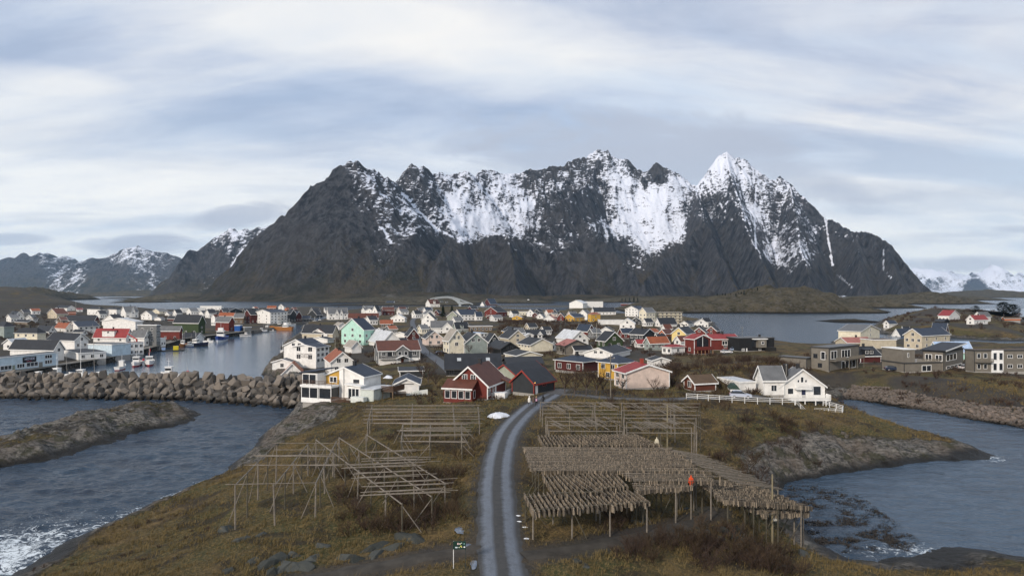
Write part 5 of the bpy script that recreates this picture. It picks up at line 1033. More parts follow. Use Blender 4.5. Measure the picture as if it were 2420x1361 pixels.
# stones of the right hand shore
SM = [hull_mesh('shore_stone', rn, 1, .85, .6, 10, STONEM, .5) for _ in range(6)]
sline = [P(1992, 941), P(2080, 952), P(2150, 965), P(2260, 985), P(2420, 1010), P(2520, 1043)]
pts_ = []
L_ = sum(math.hypot(b_[0]-a[0], b_[1]-a[1]) for a, b_ in zip(sline[:-1], sline[1:]))
for i in range(2600):
    s = rn.uniform(0, L_-.1); q = along(sline, s); o = rn.uniform(-.8, 5.6); sc_ = rn.uniform(.25, .60)*(1.2 if o < 3 else .85)
    pts_.append((q[0]-q[3]*o, q[1]+q[2]*o, sc_))
GZ = ground([p[0] for p in pts_], [p[1] for p in pts_])
order = sorted(range(len(pts_)), key=lambda i: -pts_[i][2]/pts_[i][1])
ind, rest = order[:290], order[290:]
for i in ind:
    x, y, k = pts_[i]; ob = link('shore_stone', rn.choice(SM)); ob.location = (x, y, GZ[i]+k*.15); ob.scale = (k, k, k); ob.rotation_euler = (rn.uniform(-.5, .5), rn.uniform(-.5, .5), rn.uniform(0, 6))
    tag(ob, 'pale pinkish grey stone in the rubble bank along the right hand inlet', 'stone', 'rubble stones along the inlet bank')
def scatter_mesh(name, meshes, items, m, rr):
    V = []; Fc = []; nv = 0; parts = []
    for me in meshes:
        v = np.empty(len(me.vertices)*3, np.float32); me.vertices.foreach_get('co', v); fs = [tuple(p.vertices) for p in me.polygons]; parts.append((v.reshape(-1, 3), fs))
    faces = []
    for (x, y, z, k, kz) in items:
        v, fs = parts[rr.randrange(len(parts))]; a = rr.uniform(0, 6.28); ca, sa = math.cos(a)*k, math.sin(a)*k
        V.append(np.column_stack([v[:, 0]*ca-v[:, 1]*sa+x, v[:, 0]*sa+v[:, 1]*ca+y, v[:, 2]*kz+z])); faces += [tuple(i+nv for i in f) for f in fs]; nv += len(v)
    V = np.vstack(V); me = bpy.data.meshes.new(name); me.from_pydata(V.tolist(), [], faces); me.materials.append(m); return link(name, me)
so = scatter_mesh('shore_stones', SM, [(pts_[i][0], pts_[i][1], GZ[i]+.05, pts_[i][2], pts_[i][2]) for i in rest], STONEM, rn)
tag(so, kind='stuff')
# stones and outcrops in the foreground grass
OM = [hull_mesh('outcrop', rn, 1, .8, .75, 26, OUTM, .35) for _ in range(8)]
def outcrop(lst, label):
    for i, (px, py, k) in enumerate(lst):
        x, y, z = PG(px, py); ob = link('rock_outcrop', rn.choice(OM)); ob.location = (x, y, z-.05*k); ob.scale = (k, k*.8, k*.75); ob.rotation_euler = (rn.uniform(-.6, .6), rn.uniform(-.6, .6), rn.uniform(0, 6)); ob.location.z -= .22*k
        tag(ob, label, 'rock', label + ' group')
outcrop([(600, 1325, 1.0), (625, 1338, 1.3), (655, 1322, 1.3), (690, 1332, 1.6), (720, 1340, 1.4), (745, 1318, 1.1), (670, 1345, 1.2), (765, 1290, .9), (640, 1350, 1.0), (700, 1312, .9), (540, 1350, .9)], 'dark cracked rock in the ledge at the bottom left of the racks')
outcrop([(868, 1300, .9), (895, 1290, 1.5), (930, 1292, 1.3), (890, 1310, 1.2), (815, 1318, 1.2), (850, 1322, 1.0), (960, 1268, 1.5), (985, 1275, 1.3), (945, 1262, 1.0)], 'mossy grey rock above the side path')
outcrop([(535, 1252, 1.6), (570, 1275, 1.1), (615, 1262, .8)], 'smooth grey rock below the leftmost empty rack')
outcrop([(1700, 1250, .9), (1720, 1258, 1.0), (1670, 1255, .7), (1740, 1250, .7), (1705, 1270, .6), (1690, 1285, .5)], 'loose grey rock beside the track end')
outcrop([(1620, 1205, 1.0), (1500, 1232, .8), (1525, 1228, .8), (1365, 1325, .7), (1385, 1335, .6), (1850, 1340, 1.2), (1900, 1310, 1.2)], 'grey rock lying in the grass by the fish racks')
# village stone walls / scree near the centre
# ------------------------------------------------------------------ drying racks and fish
WOOD = mat('rack_wood', (.17, .15, .125), .9, var=.35, nscale=3, bump=.3)
WOODD = mat('rack_wood_dark', (.075, .068, .05), .95, var=.35, nscale=3)
def rack(label, z, rails, poles, step=4.2, rr=.075, pr=.05, brace=True, bundle=0, seed=1):
    """rails and poles are photo-pixel segments at height z over the sea; posts stand on the ground under the rails"""
    rd = random.Random(seed); a0 = P(rails[0][0], rails[0][1], z)
    root = thing('drying_rack', label, 'drying rack', (a0[0], a0[1], gz(a0[0], a0[1]))); ox, oy, oz = root.location
    def loc(p): return (p[0]-ox, p[1]-oy, p[2]-oz)
    for r_ in rails:
        a = P(r_[0], r_[1], z); b_ = P(r_[2], r_[3], z)
        MB().tube(loc((a[0], a[1], z-.12)), loc((b_[0], b_[1], z-.12)), rr, rr*.9, 6).build('rail', WOOD, root)
        L = math.hypot(b_[0]-a[0], b_[1]-a[1]); n = max(1, int(round(L/step)))
        for i in range(n+1):
            x = a[0]+(b_[0]-a[0])*i/n; y = a[1]+(b_[1]-a[1])*i/n; g = gz(x, y)
            MB().tube(loc((x, y, g-.4)), loc((x+rd.uniform(-.15, .15), y+rd.uniform(-.1, .1), z-.02)), .10, .075, 6).build('post', WOODD if i % 2 else WOOD, root)
            if brace and rd.random() < .75:
                s_ = rd.choice((-1, 1)); e = rd.uniform(1.2, 2.4)
                MB().tube(loc((x+s_*e, y+rd.uniform(-.6, .6), gz(x+s_*e, y)-.2)), loc((x, y, z-.25)), .055, .05, 5).build('brace', WOOD, root)
    allp = []
    for p in poles:
        a = P(p[0], p[1], z); b_ = P(p[2], p[3], z); allp.append((a, b_))
    for k, (a, b_) in enumerate(allp[:95]):
        e = rd.uniform(-.02, .05)
        MB().tube(loc((a[0], a[1], z+e)), loc((b_[0], b_[1], z+rd.uniform(-.02, .05))), pr, pr*.7, 5).build('pole', WOOD, root)
    if len(allp) > 95:
        m_ = MB()
        for a, b_ in allp[95:]: m_.tube(loc((a[0], a[1], z)), loc((b_[0], b_[1], z+.03)), pr, pr*.7, 4, caps=False)
        o = m_.build('pole', WOOD, root); o['kind'] = 'stuff'
    return root, loc
def rows(x0, x1, ys, jit=18, seed=3, n=2, slope=0.0):
    rd = random.Random(seed); out = []
    for y in ys:
        for k in range(n):
            yy = y + rd.uniform(-1.4, 1.4); a = x0+rd.uniform(-jit, jit); b_ = x1+rd.uniform(-jit, jit)
            out.append((a, yy + slope*0, b_, yy + slope + rd.uniform(-2.5, 2.5)))
    return out
# left: nearest empty rack on tall posts
rack('leftmost empty rack on tall pale posts above the sea bank', 10.0, [(556, 1143, 652, 1046), (650, 1143, 728, 1046), (745, 1141, 795, 1040)],
     rows(612, 800, [1077], 14, 4, 4) + rows(585, 800, [1098], 16, 5, 4) + rows(640, 805, [1062, 1048], 12, 6, 1) + [(548, 1230, 600, 1146), (560, 1225, 606, 1150), (540, 1215, 592, 1140)]*0 + [(533, 1144, 745, 1140)], 4.6, seed=11)
rack('middle empty rack with dark poles crossing long sloping rails', 9.8, [(747, 1037, 950, 1188), (801, 1032, 1021, 1171), (866, 1025, 1052, 1139)],
     rows(880, 1010, [1069, 1083, 1090], 30, 7, 3, -4) + rows(830, 1010, [1099, 1106, 1119, 1128], 30, 8, 3, -8) + rows(875, 1060, [1142, 1150, 1163, 1170], 28, 9, 3, -9), 4.8, seed=12)
rack('upper left empty rack of low rows below the white garage', 9.9, [(880, 956, 868, 1001), (975, 953, 972, 1001), (1070, 956, 1075, 1001), (1130, 960, 1133, 1000)],
     rows(872, 1130, [958, 966, 974, 983, 991, 1000], 18, 10, 3), 4.0, brace=False, seed=13)
rack('small empty rack beside the road bend with bundled poles', 10.2, [(953, 1000, 948, 1046), (1018, 1000, 1016, 1046), (1090, 1000, 1092, 1046)],
     rows(950, 1110, [1002, 1012, 1017, 1028, 1044], 12, 12, 4), 4.4, seed=14)
# right: upper empty racks
for i, (x0, x1, ys, lb) in enumerate((( 1276, 1470, (949, 957, 966, 975), 'upper right empty rack nearest the four walkers'), (1470, 1655, (951, 959, 968, 978), 'upper right empty rack reaching toward the brown cliff'),
        (1290, 1470, (984, 993, 1003, 1016), 'lower empty rack with scattered pole bundles behind the fish'), (1475, 1645, (986, 996, 1008, 1020), 'empty rack around the tall bare mast'))):
    xe = x1
    poles = []
    rd = random.Random(70+i)
    for q in range(9):
        xx = rd.uniform(x0+5, x1-45); yy = rd.uniform(ys[0], ys[-1]-14)
        for w__ in range(rd.choice((3, 4, 6))): poles.append((xx+w__*3.2, yy+rd.uniform(-.6, .6), xx+w__*3.2+rd.uniform(22, 34), yy+rd.uniform(12, 16)))
    for w__ in range(4): poles.append((x0+w__*45, ys[0], x0+60+w__*45, ys[-1]))
    rack(lb, 10.7, [(x0+(j % 2)*6, y, xe-(j % 3)*5, y+1) for j, y in enumerate(ys)], poles, 4.6, brace=False, rr=.07, pr=.035, seed=15+i)
FISHC = bpy.data.materials.new('dried_fish'); FISHC.use_nodes = True; t = NT(FISHC.node_tree)
tin = t.math('FRACT', t.math('ADD', t.n('ShaderNodeAttribute', attribute_name='tint').outputs['Fac'], t.n('ShaderNodeObjectInfo').outputs['Random']))
pos = t.n('ShaderNodeNewGeometry').outputs['Position']; n = t.noise(pos, 7.5, 1, .5)
c = t.mix(t.math('MULTIPLY', t.math('POWER', tin, 1.6), t.mapr(n, .25, .7, .5, 1.0)), (.035, .030, .024), (.38, .31, .225))
b = t.n('ShaderNodeBsdfPrincipled', {'Base Color': c, 'Roughness': .8}); t.n('ShaderNodeOutputMaterial', {0: b.outputs[0]})
def fish_geo():
    # a gutted cod hung by the tail: narrow tail, thick belly, open headless end
    prof = [(0, .018), (.07, .05), (.13, .025), (.32, .065), (.55, .078), (.68, .05)]; V = []; Fc = []
    for z, r in prof:
        for k in range(4): a = math.pi/4+k*math.pi/2; V.append((r*1.25*math.cos(a), r*.7*math.sin(a), -z))
    for i in range(len(prof)-1):
        for k in range(4): Fc.append((i*4+k, i*4+(k+1) % 4, i*4+4+(k+1) % 4, i*4+4+k))
    Fc += [(0, 1, 2, 3), tuple(range(20, 24))[::-1]]
    return V, Fc
fv, ff = fish_geo(); fme = bpy.data.meshes.new('fish'); 
fv2 = [(x, y-.05, z) for x, y, z in fv] + [(x, y+.07, z*.93) for x, y, z in fv]; ff2 = ff + [tuple(i+len(fv) for i in f) for f in ff]
fme.from_pydata(fv2, [], ff2); fme.materials.append(FISHC)
simple = [(0, -.03, 0), (.035, .02, 0), (-.035, .02, 0), (0, -.055, -.42), (.062, .04, -.40), (-.062, .04, -.40)]
sfaces = [(0, 1, 4, 3), (1, 2, 5, 4), (2, 0, 3, 5), (3, 4, 5)]
SV = np.array(simple); allfish = []; front = []
def fishfield(label, z, quad, mode, sp, step, rails=2, seed=1, bare=0.0, posts=4.0, fcount=0, zr=None):
    """quad: TL, TR, BR, BL photo pixels of the pole deck at height z. mode 'v': poles run from the far edge to the near edge, 'h': left to right"""
    TL, TR, BR, BL = [np.array(P(q[0], q[1], z if len(q) < 3 else q[2])) for q in quad]; rd = random.Random(seed)
    if mode == 'v': A0, A1, B0, B1 = TL, TR, BL, BR
    else: A0, A1, B0, B1 = TL, BL, TR, BR
    W_ = np.linalg.norm(A1-A0)*.5 + np.linalg.norm(B1-B0)*.5; n = max(3, int(W_/sp))
    root = thing('fish_rack', label, 'fish rack', (BL[0], BL[1], gz(BL[0], BL[1]))); o3 = np.array(root.location)
    pl = []
    for i in range(n+1):
        t_ = i/n; a = A0*(1-t_)+A1*t_; b_ = B0*(1-t_)+B1*t_; d = (b_-a)/np.linalg.norm(b_-a)
        a = a - d*rd.uniform(.05, .5); b_ = b_ + d*rd.uniform(.05, .7 if mode == 'v' else 1.6); a[2] += rd.uniform(-.03, .05); b_[2] += rd.uniform(-.03, .05); pl.append((a, b_, d))
    m_ = MB()
    for k, (a, b_, d) in enumerate(pl):
        if k < 95: MB().tube(a-o3, b_-o3, .045, .03, 5).build('pole', WOOD, root)
        else: m_.tube(a-o3, b_-o3, .045, .03, 4, caps=False)
    if m_.v: m_.build('pole', WOOD, root)['kind'] = 'stuff'
    for k in range(rails):
        t_ = (k+.12)/(rails-.76) if rails > 1 else .5; t_ = min(t_, .96)
        a = A0*(1-t_)+B0*t_; b_ = A1*(1-t_)+B1*t_; a = a-np.array((0, 0, .12)); b_ = b_-np.array((0, 0, .12))
        MB().tube(a-o3, b_-o3, .09, .08, 6).build('rail', WOODD, root)
        L = np.linalg.norm(b_-a); np_ = max(1, int(round(L/posts)))
        for j in range(np_+1):
            p = a+(b_-a)*j/np_; g = gz(p[0], p[1])
            MB().tube((p[0]-o3[0], p[1]-o3[1], g-.5-o3[2]), (p[0]-o3[0], p[1]-o3[1], p[2]-o3[2]+.05), .09, .07, 6).build('post', WOOD if k == rails-1 else WOODD, root)
            if rd.random() < .5:
                e = rd.choice((-1, 1))*rd.uniform(1.2, 2.2); g2 = gz(p[0]+e, p[1])
                MB().tube((p[0]+e-o3[0], p[1]-o3[1], g2-.3-o3[2]), (p[0]-o3[0], p[1]-o3[1], p[2]-o3[2]-.2), .05, .045, 5).build('brace', WOODD, root)
    for a, b_, d in pl:
        L = np.linalg.norm(b_-a); k = int(L/step)
        for j in range(1, k):
            if rd.random() < bare or vnoise(a[0]*.9+a[1]*3.1, j*.22, seed) > .80: continue
            p = a + (b_-a)*(j/k) + np.array((rd.uniform(-.03, .03), 0, .02))
            for sgn in (-1, 1):
                q = (p[0] - d[1]*.045*sgn, p[1] + d[0]*.045*sgn, p[2]+.02, math.atan2(d[1], d[0])+math.pi/2*(1 if sgn > 0 else -1)); allfish.append(q)
    return root
fishfield('far strip of fish racks with slanting poles', 11.1, ((1272, 1029), (1500, 1026), (1560, 1051), (1285, 1051)), 'v', .46, .155, 2, 1)
fishfield('widest fish rack packed with hanging cod in the middle', 11.0, ((1243, 1056), (1560, 1057), (1655, 1113), (1262, 1111)), 'h', .45, .155, 5, 2)
fishfield('fish rack right of the widest one with half bare poles', 10.8, ((1470, 1114), (1655, 1114), (1690, 1136), (1505, 1136)), 'h', .47, .2, 3, 3, .25)
fishfield('short fish rack panel in the gap before the widest rack', 10.7, ((1362, 1105), (1440, 1104), (1484, 1149), (1412, 1154)), 'v', .46, .155, 3, 4)
fishfield('left fish rack panel with poles running to the camera', 10.6, ((1283, 1122), (1358, 1119), (1425, 1163), (1310, 1167)), 'v', .46, .155, 2, 5)
fishfield('nearest long fish rack on a row of pale posts', 10.3, ((1240, 1167), (1500, 1160), (1532, 1184), (1262, 1206)), 'v', .46, .155, 2, 6, posts=3.4)
fishfield('fish rack panel just left of the orange oilskins', 10.5, ((1498, 1142), (1610, 1138), (1606, 1151), (1510, 1158)), 'h', .45, .155, 2, 7)
fishfield('right hand fish rack reaching out over the shore', 10.3, ((1655, 1136, 10.3), (1765, 1139, 9.0), (1900, 1196, 6.8), (1712, 1181, 9.3)), 'h', .45, .155, 4, 8)
fishfield('outermost fish rack on tall stilts at the water edge', 10.0, ((1745, 1184, 8.4), (1890, 1190, 6.6), (1908, 1214, 5.7), (1800, 1214, 6.9)), 'h', .45, .155, 2, 9)
fishfield('bare pole rack along the shore right of the fish', 10.4, ((1560, 1058, 11), (1650, 1072, 10), (1842, 1156, 8), (1745, 1142, 9.2)), 'h', .38, .3, 5, 10, .93)
allfish.sort(key=lambda q: q[1])
# the 300 that show largest: those nearest the camera along the front edges
near_f = allfish[:300]; rest_f = allfish[300:]
for q in near_f:
    ob = link('stockfish', fme); ob.location = q[:3]; ob.rotation_euler = (rn.uniform(-.08, .08), rn.uniform(-.06, .06), q[3])
    tag(ob, 'split cod hanging by the tail from the front of the nearest racks', 'fish', 'cod hung to dry on the nearest racks')
A_ = np.array([q[:3] for q in rest_f]); ang = np.array([q[3] for q in rest_f]) + np.random.RandomState(3).uniform(-.4, .4, len(rest_f)); rs = np.random.RandomState(4); ln_ = rs.uniform(.85, 1.45, len(rest_f))
V = np.empty((len(rest_f), 6, 3)); ca, sa = np.cos(ang)[:, None], np.sin(ang)[:, None]
V[:, :, 0] = SV[None, :, 0]*ca - SV[None, :, 1]*sa + A_[:, None, 0]; V[:, :, 1] = SV[None, :, 0]*sa + SV[None, :, 1]*ca + A_[:, None, 1]; V[:, :, 2] = SV[None, :, 2]*ln_[:, None] + A_[:, None, 2]
faces = [tuple(i+6*k for i in f) for k in range(len(rest_f)) for f in sfaces]
me = bpy.data.meshes.new('stockfish_mass'); me.from_pydata(V.reshape(-1, 3).tolist(), [], faces); me.materials.append(FISHC); attr(me, 'tint', np.repeat(rs.rand(len(rest_f)), 6))
tag(link('stockfish_mass', me), kind='stuff')
print('fish', len(allfish), 'boulders', nb_)
# masts, utility poles, flagpoles -------------------------------------------------------
PALE = mat('pole_pale', (.50, .48, .42), .7); GREYP = mat('pole_grey', (.17, .15, .12), .9, var=.3)
def pole(name, px, pbase, ptop, label, cat, r=.11, m=GREYP, arm=None, group=None):
    x, y, z = PG(px, pbase); zt = H-(ptop-HY)*y/F
    root = thing(name, label, cat, (x, y, z), 0, group)
    MB().tube((0, 0, -.5), (0, 0, zt-z), r, r*.6, 8).build('mast', m, root)
    if arm == 'cross':
        MB().bb(-.8, .8, -.05, .05, zt-z-.8, zt-z-.68).build('crossarm', m, root)
        for s_ in (-.7, 0, .7): MB().tube((s_, 0, zt-z-.68), (s_, 0, zt-z-.45), .05, .04, 6).build('insulator', TRIM, root)
    elif arm == 'lamp':
        MB().tube((0, 0, zt-z-.05), (1.0, -.4, zt-z+.15), .04, .04, 6).build('arm', m, root); MB().box((1.2, -.5, zt-z+.15), (.6, .2, .1)).build('lamp_head', TRIM, root)
    elif arm == 'knob': MB().tube((0, 0, zt-z), (0, 0, zt-z+.12), .09, .05, 8).build('finial', TRIM, root)
    elif arm == 'plate': MB().box((.35, -.12, (zt-z)*.38), (.7, .05, .28), .3).build('plate', PALE, root)
    return root
pole('utility_pole', 1825, 1290, 1120, 'tall bare pole with small plate rising in front of the outermost fish rack', 'pole', .12, mat('pole_tan', (.22, .19, .12), .9), 'plate')
pole('mast', 1577, 1062, 955, 'thick bare mast standing among the empty upper racks', 'pole', .13, mat('pole_tan', (.22, .19, .12)))
pole('mast', 1346, 1020, 975, 'thin bare mast in the lower empty rack', 'pole', .07, mat('pole_tan', (.22, .19, .12)))
pole('utility_pole', 1443, 938, 838, 'utility pole with crossarm in front of the ochre house', 'utility pole', .13, GREYP, 'cross')
pole('flagpole', 1135, 836, 785, 'white flagpole in front of the sage grey house', 'flagpole', .07, PALE, 'knob')
pole('flagpole', 1410, 800, 764, 'white flagpole left of the dark green house', 'flagpole', .09, PALE, 'knob')
pole('flagpole', 179.5, 743, 712, 'pale flagpole beside the beige red roofed house at left', 'flagpole', .12, PALE, 'knob')
pole('flagpole', 234.5, 775, 726, 'white flagpole left of the red roofed harbour house', 'flagpole', .10, PALE, 'knob')
pole('flagpole', 792, 850, 792, 'white flagpole over the orange red roof by the lettered building', 'flagpole', .07, PALE, 'knob')
pole('utility_pole', 1015, 838, 788, 'dark utility pole beside the pale pink house', 'utility pole', .11, GREYP, 'cross')
pole('street_lamp', 1186, 838, 808, 'street lamp pole behind the long black roof', 'street lamp', .08, GREYP, 'lamp')
pole('street_lamp', 1120, 836, 800, 'street lamp in front of the sage grey house wall', 'street lamp', .08, GREYP, 'lamp')
pole('utility_pole', 2101, 822, 790, 'utility pole between the mossy store and the beige warehouse', 'utility pole', .12, GREYP, 'cross')
pole('utility_pole', 1754, 796, 771, 'thin pole by the sound behind the black modern house', 'pole', .10, GREYP, 'cross')
pole('flagpole', 1858, 940, 862, 'thin pale flagpole before the white seaside house', 'flagpole', .05, PALE, 'knob')
pole('flagpole', 691, 940, 866, 'dark thin post before the small orange roofed shed', 'pole', .06, GREYP)
pole('flagpole', 120, 765, 700+24, 'thin pole standing in the far left village', 'pole', .09, GREYP)
pole('flagpole', 1350, 815, 800, 'short pale flagpole before the faded pink roof', 'flagpole', .07, PALE, 'knob')
# orange oilskins on a post and the pale one
def suit(px, py, ph, col, label, z):
    x, y, _ = P(px, py, z); g = gz(x, y); root = thing('scarecrow', label, 'scarecrow', (x, y, g))
    MB().tube((0, 0, -.3), (0, 0, z-g+.2), .07, .06, 7).build('post', WOOD, root); m = mat('oilskin_' + col[0], col[1], .6)
    b_ = MB(); k = z-g
    b_.prism([(-.28, .1), (.28, .1), (.36, .75), (.24, 1.0), (-.24, 1.0), (-.36, .75)], 'y', -.12, .12); b_ = MB().add([(a*w_*s_, d*w_, k+h_) for h_, s_, w_ in ((0.15, 1, .95), (.55, .9, 1), (.95, 1.1, 1), (1.05, .5, .6)) for a, d in ((-.26, -.14), (.26, -.14), (.26, .14), (-.26, .14))],
        [(i*4+j, i*4+(j+1) % 4, i*4+4+(j+1) % 4, i*4+4+j) for i in range(3) for j in range(4)] + [(3, 2, 1, 0), (12, 13, 14, 15)])
    b_.build('jacket', m, root)
    k2 = .62
    for s_ in (-1, 1):
        MB().tube((s_*.26, 0, k+.92), (s_*.42, -.08, k+.28), .10, .08, 6).build('sleeve', m, root); MB().tube((s_*.12, 0, k+.2), (s_*.15, -.05, k-.55), .13, .10, 6).build('trouser_leg', m, root)
    MB().tube((0, 0, k+1.03), (0, 0, k+1.32), .15, .10, 8).build('hood', m, root)
    for ch in KIDS[root.name]:
        if not ch.name.startswith('post'): ch.scale = (.6, .6, .72); ch.location = (0, 0, k*.28-.2)
suit(1633, 1140, 0, ('orange', (.62, .07, .015)), 'bright orange oilskin suit stuffed on a post among the racks', 10.6)
suit(1552, 1047, 0, ('white', (.55, .50, .38)), 'pale scarecrow on a post at the far edge of the fish racks', 11.1)
# ------------------------------------------------------------------ roads, paths
rm_ = bpy.data.materials.new('gravel_road'); rm_.use_nodes = True; t = NT(rm_.node_tree)
pos = t.n('ShaderNodeNewGeometry').outputs['Position']; ac = t.n('ShaderNodeAttribute', attribute_name='across').outputs['Fac']
n = t.noise(pos, 1.3, 6, .75); n2 = t.noise(pos, 8, 3, .7); aw = t.math('ABSOLUTE', t.math('ADD', ac, t.math('MULTIPLY', t.math('SUBTRACT', n, .5), .22)))
trk = t.math('MULTIPLY', t.mapr(aw, .17, .34), t.mapr(aw, .84, .62))
c = t.mix(t.mapr(n, .3, .7), (.030, .032, .034), (.060, .060, .060)); c2 = t.mix(t.mapr(n2, .3, .7), (.085, .102, .130), (.130, .150, .182))
c = t.mix(t.math('MULTIPLY', trk, t.mapr(n, .30, .55, .45, 1.0)), c, c2)
bp = t.n('ShaderNodeBump', {'Height': n2, 'Strength': .5, 'Distance': .04})
b = t.n('ShaderNodeBsdfPrincipled', {'Base Color': c, 'Roughness': t.mapr(trk, 0, 1, .9, .48), 'Specular IOR Level': .45, 'Normal': bp.outputs[0]})
t.n('ShaderNodeOutputMaterial', {0: b.outputs[0]})
dirt = mat('dirt_track', (.046, .041, .034), .9, var=.4, nscale=.8, bump=.6, bscale=3)
def smooth_line(pts, step=1.2):
    pts = [np.array(p, float) for p in pts]; out = []
    for i in range(len(pts)-1):
        p0 = pts[max(0, i-1)]; p1 = pts[i]; p2 = pts[i+1]; p3 = pts[min(len(pts)-1, i+2)]
        n = max(2, int(np.linalg.norm(p2-p1)/step))
        for k in range(n):
            u = k/n; out.append(.5*((2*p1)+(-p0+p2)*u+(2*p0-5*p1+4*p2-p3)*u*u+(-p0+3*p1-3*p2+p3)*u**3))
    out.append(pts[-1]); return out
def road_mesh(name, pts, hw, m, lift=.05, cols=8, edge=.0):
    L = smooth_line(pts); V = []; A = []
    for i, p in enumerate(L):
        q = L[min(i+1, len(L)-1)]; o = L[max(i-1, 0)]; d = (q-o)[:2]; d = d/np.linalg.norm(d)
        w_ = hw*(1+edge*(random.random()-.5))
        for j in range(cols+1):
            s_ = -1+2*j/cols; V.append((p[0]-(-d[1])*s_*w_, p[1]-d[0]*s_*w_, p[2])); A.append(s_)
    V = np.array(V); d_, z_ = near_road(V[:, 0], V[:, 1]); V[:, 2] = z_ + lift - .13 + .17*(1-np.array(A)**2) + .03*fbm(V[:, 0]/1.3, V[:, 1]/1.3, 3, 19)
    k = cols+1; idx = np.arange(len(V)).reshape(-1, k)
    Q = np.column_stack([idx[:-1, :-1].ravel(), idx[:-1, 1:].ravel(), idx[1:, 1:].ravel(), idx[1:, :-1].ravel()])
    me = np_mesh(name, V, Q, m); attr(me, 'across', A); return tag(link(name, me), kind='structure')
road_mesh('road', ROADS['main'][0][:12], 2.15, rm_, .055, edge=.12)
road_mesh('road', ROADS['main'][0][11:], 1.9, mat('lane_gravel', (.085, .085, .088), .85, var=.3), .05, edge=.1)
road_mesh('path', ROADS['side'][0], 1.3, dirt, .03, edge=.5)
road_mesh('path', ROADS['track'][0], 1.0, dirt, .03, edge=.6)
road_mesh('path', ROADS['lane'][0], 1.4, mat('lane_gravel', (.085, .085, .088), .85, var=.3), .05, edge=.1)
road_mesh('road', ROADS['street'][0], 1.9, mat('wet_asphalt', (.058, .066, .080), .55, var=.25), .06)
# ice / puddle patches and snow heaps
ICE = mat('puddle_ice', (.14, .17, .22), .12, var=.3, nscale=2)
def blob(name, px, py, w_, d_, h_, m, label, cat, seed=1):
    x, y, z = PG(px, py); rd = random.Random(seed); V = [(0, 0, h_)]; n = 14; Fc = []
    for r_, hh in ((.35, .85), (.7, .5), (1.0, -.08)):
        for k in range(n):
            a = k*2*math.pi/n; q = r_*(1+rd.uniform(-.25, .25)); V.append((w_*q*math.cos(a), d_*q*math.sin(a), h_*hh*(1+rd.uniform(-.3, .3)) if hh > 0 else -.05))
    for k in range(n): Fc.append((0, 1+k, 1+(k+1) % n))
    for r in range(2):
        for k in range(n): Fc.append((1+r*n+k, 1+(r+1)*n+k, 1+(r+1)*n+(k+1) % n, 1+r*n+(k+1) % n))
    o = MB().add(V, Fc).build(name, m); o.location = (x, y, z+.03)
    for p in o.data.polygons: p.use_smooth = True
    return tag(o, label, cat)
SNOW = mat('old_snow', (.62, .65, .70), .7, var=.15, bump=.5)
blob('snow_heap', 1179, 985, 1.9, 1.9, .8, SNOW, 'grey white heap of old snow beside the road bend', 'snow heap', 3)
blob('snow_heap', 918, 893, 1.3, 1.2, .7, SNOW, 'pale snow pile in the yard left of the white garage', 'snow heap', 4)
for i, (px, py, a) in enumerate(((1225, 1218, 'highest'), (1227, 1232, 'second'), (1241, 1245, 'third'), (1244, 1272, 'lowest'))):
    blob('snow_patch', px, py, .28, .12, .05, SNOW, a + ' of the four small snow patches along the right road verge', 'snow patch', 7+i)
blob('frozen_puddle', 1088, 1252, .5, 1.1, .03, ICE, 'frozen trickle just above the green notice board', 'ice', 11)
blob('frozen_puddle', 1108, 1290, .45, .9, .03, ICE, 'frozen trickle to the right of the green notice board', 'ice', 12)
blob('frozen_puddle', 1120, 1330, .35, 1.1, .03, ICE, 'frozen trickle below and right of the green notice board', 'ice', 13)
# notice board
x, y, z = PG(1086, 1343); root = thing('notice_board', 'small dark green board of coloured stickers on two thin legs by the path fork', 'sign', (x, y, z), R(3))
MB().box((0, 0, 1.95), (1.05, .05, .66)).build('panel', mat('board_green', (.010, .035, .026), .5), root)
for s_, m in ((-.5, TRIM), (.5, mat('post_dark', (.03, .04, .04)))): MB().tube((s_, .05, -.3), (s_, .05, 2.28), .03, .03, 6).build('leg', m, root)
for i, (a, b_, w_, h_, c) in enumerate(((-.13, .13, .10, .15, (.75, .55, .55)), (.04, .12, .13, .13, (.65, .6, .52)), (.17, .18, .08, .08, (.45, .6, .5)), (.38, .09, .09, .14, (.25, .5, .48)), (.12, -.08, .13, .10, (.62, .62, .10)), (-.26, -.17, .20, .10, (.6, .68, .75)), (-.03, -.17, .10, .10, (.6, .65, .5)), (.18, -.17, .13, .09, (.6, .55, .35)), (.40, -.15, .12, .10, (.8, .8, .82)))):
    if i in (1, 4, 6): o = MB().tube((a, -.027, 1.95+b_), (a, -.032, 1.95+b_), w_/2, w_/2, 10)
    elif i in (3, 7): o = MB().prism([(a-w_/2, 1.95+b_+h_/2), (a+w_/2, 1.95+b_+h_/2), (a, 1.95+b_-h_/2)], 'y', -.032, -.026)
    else: o = MB().box((a, -.03, 1.95+b_), (w_, .01, h_))
    o.build('sticker', mat('sticker_%s' % ['pink', 'cream', 'mint', 'teal', 'yellow', 'ice', 'lime', 'tan', 'white'][i], c, .5), root)

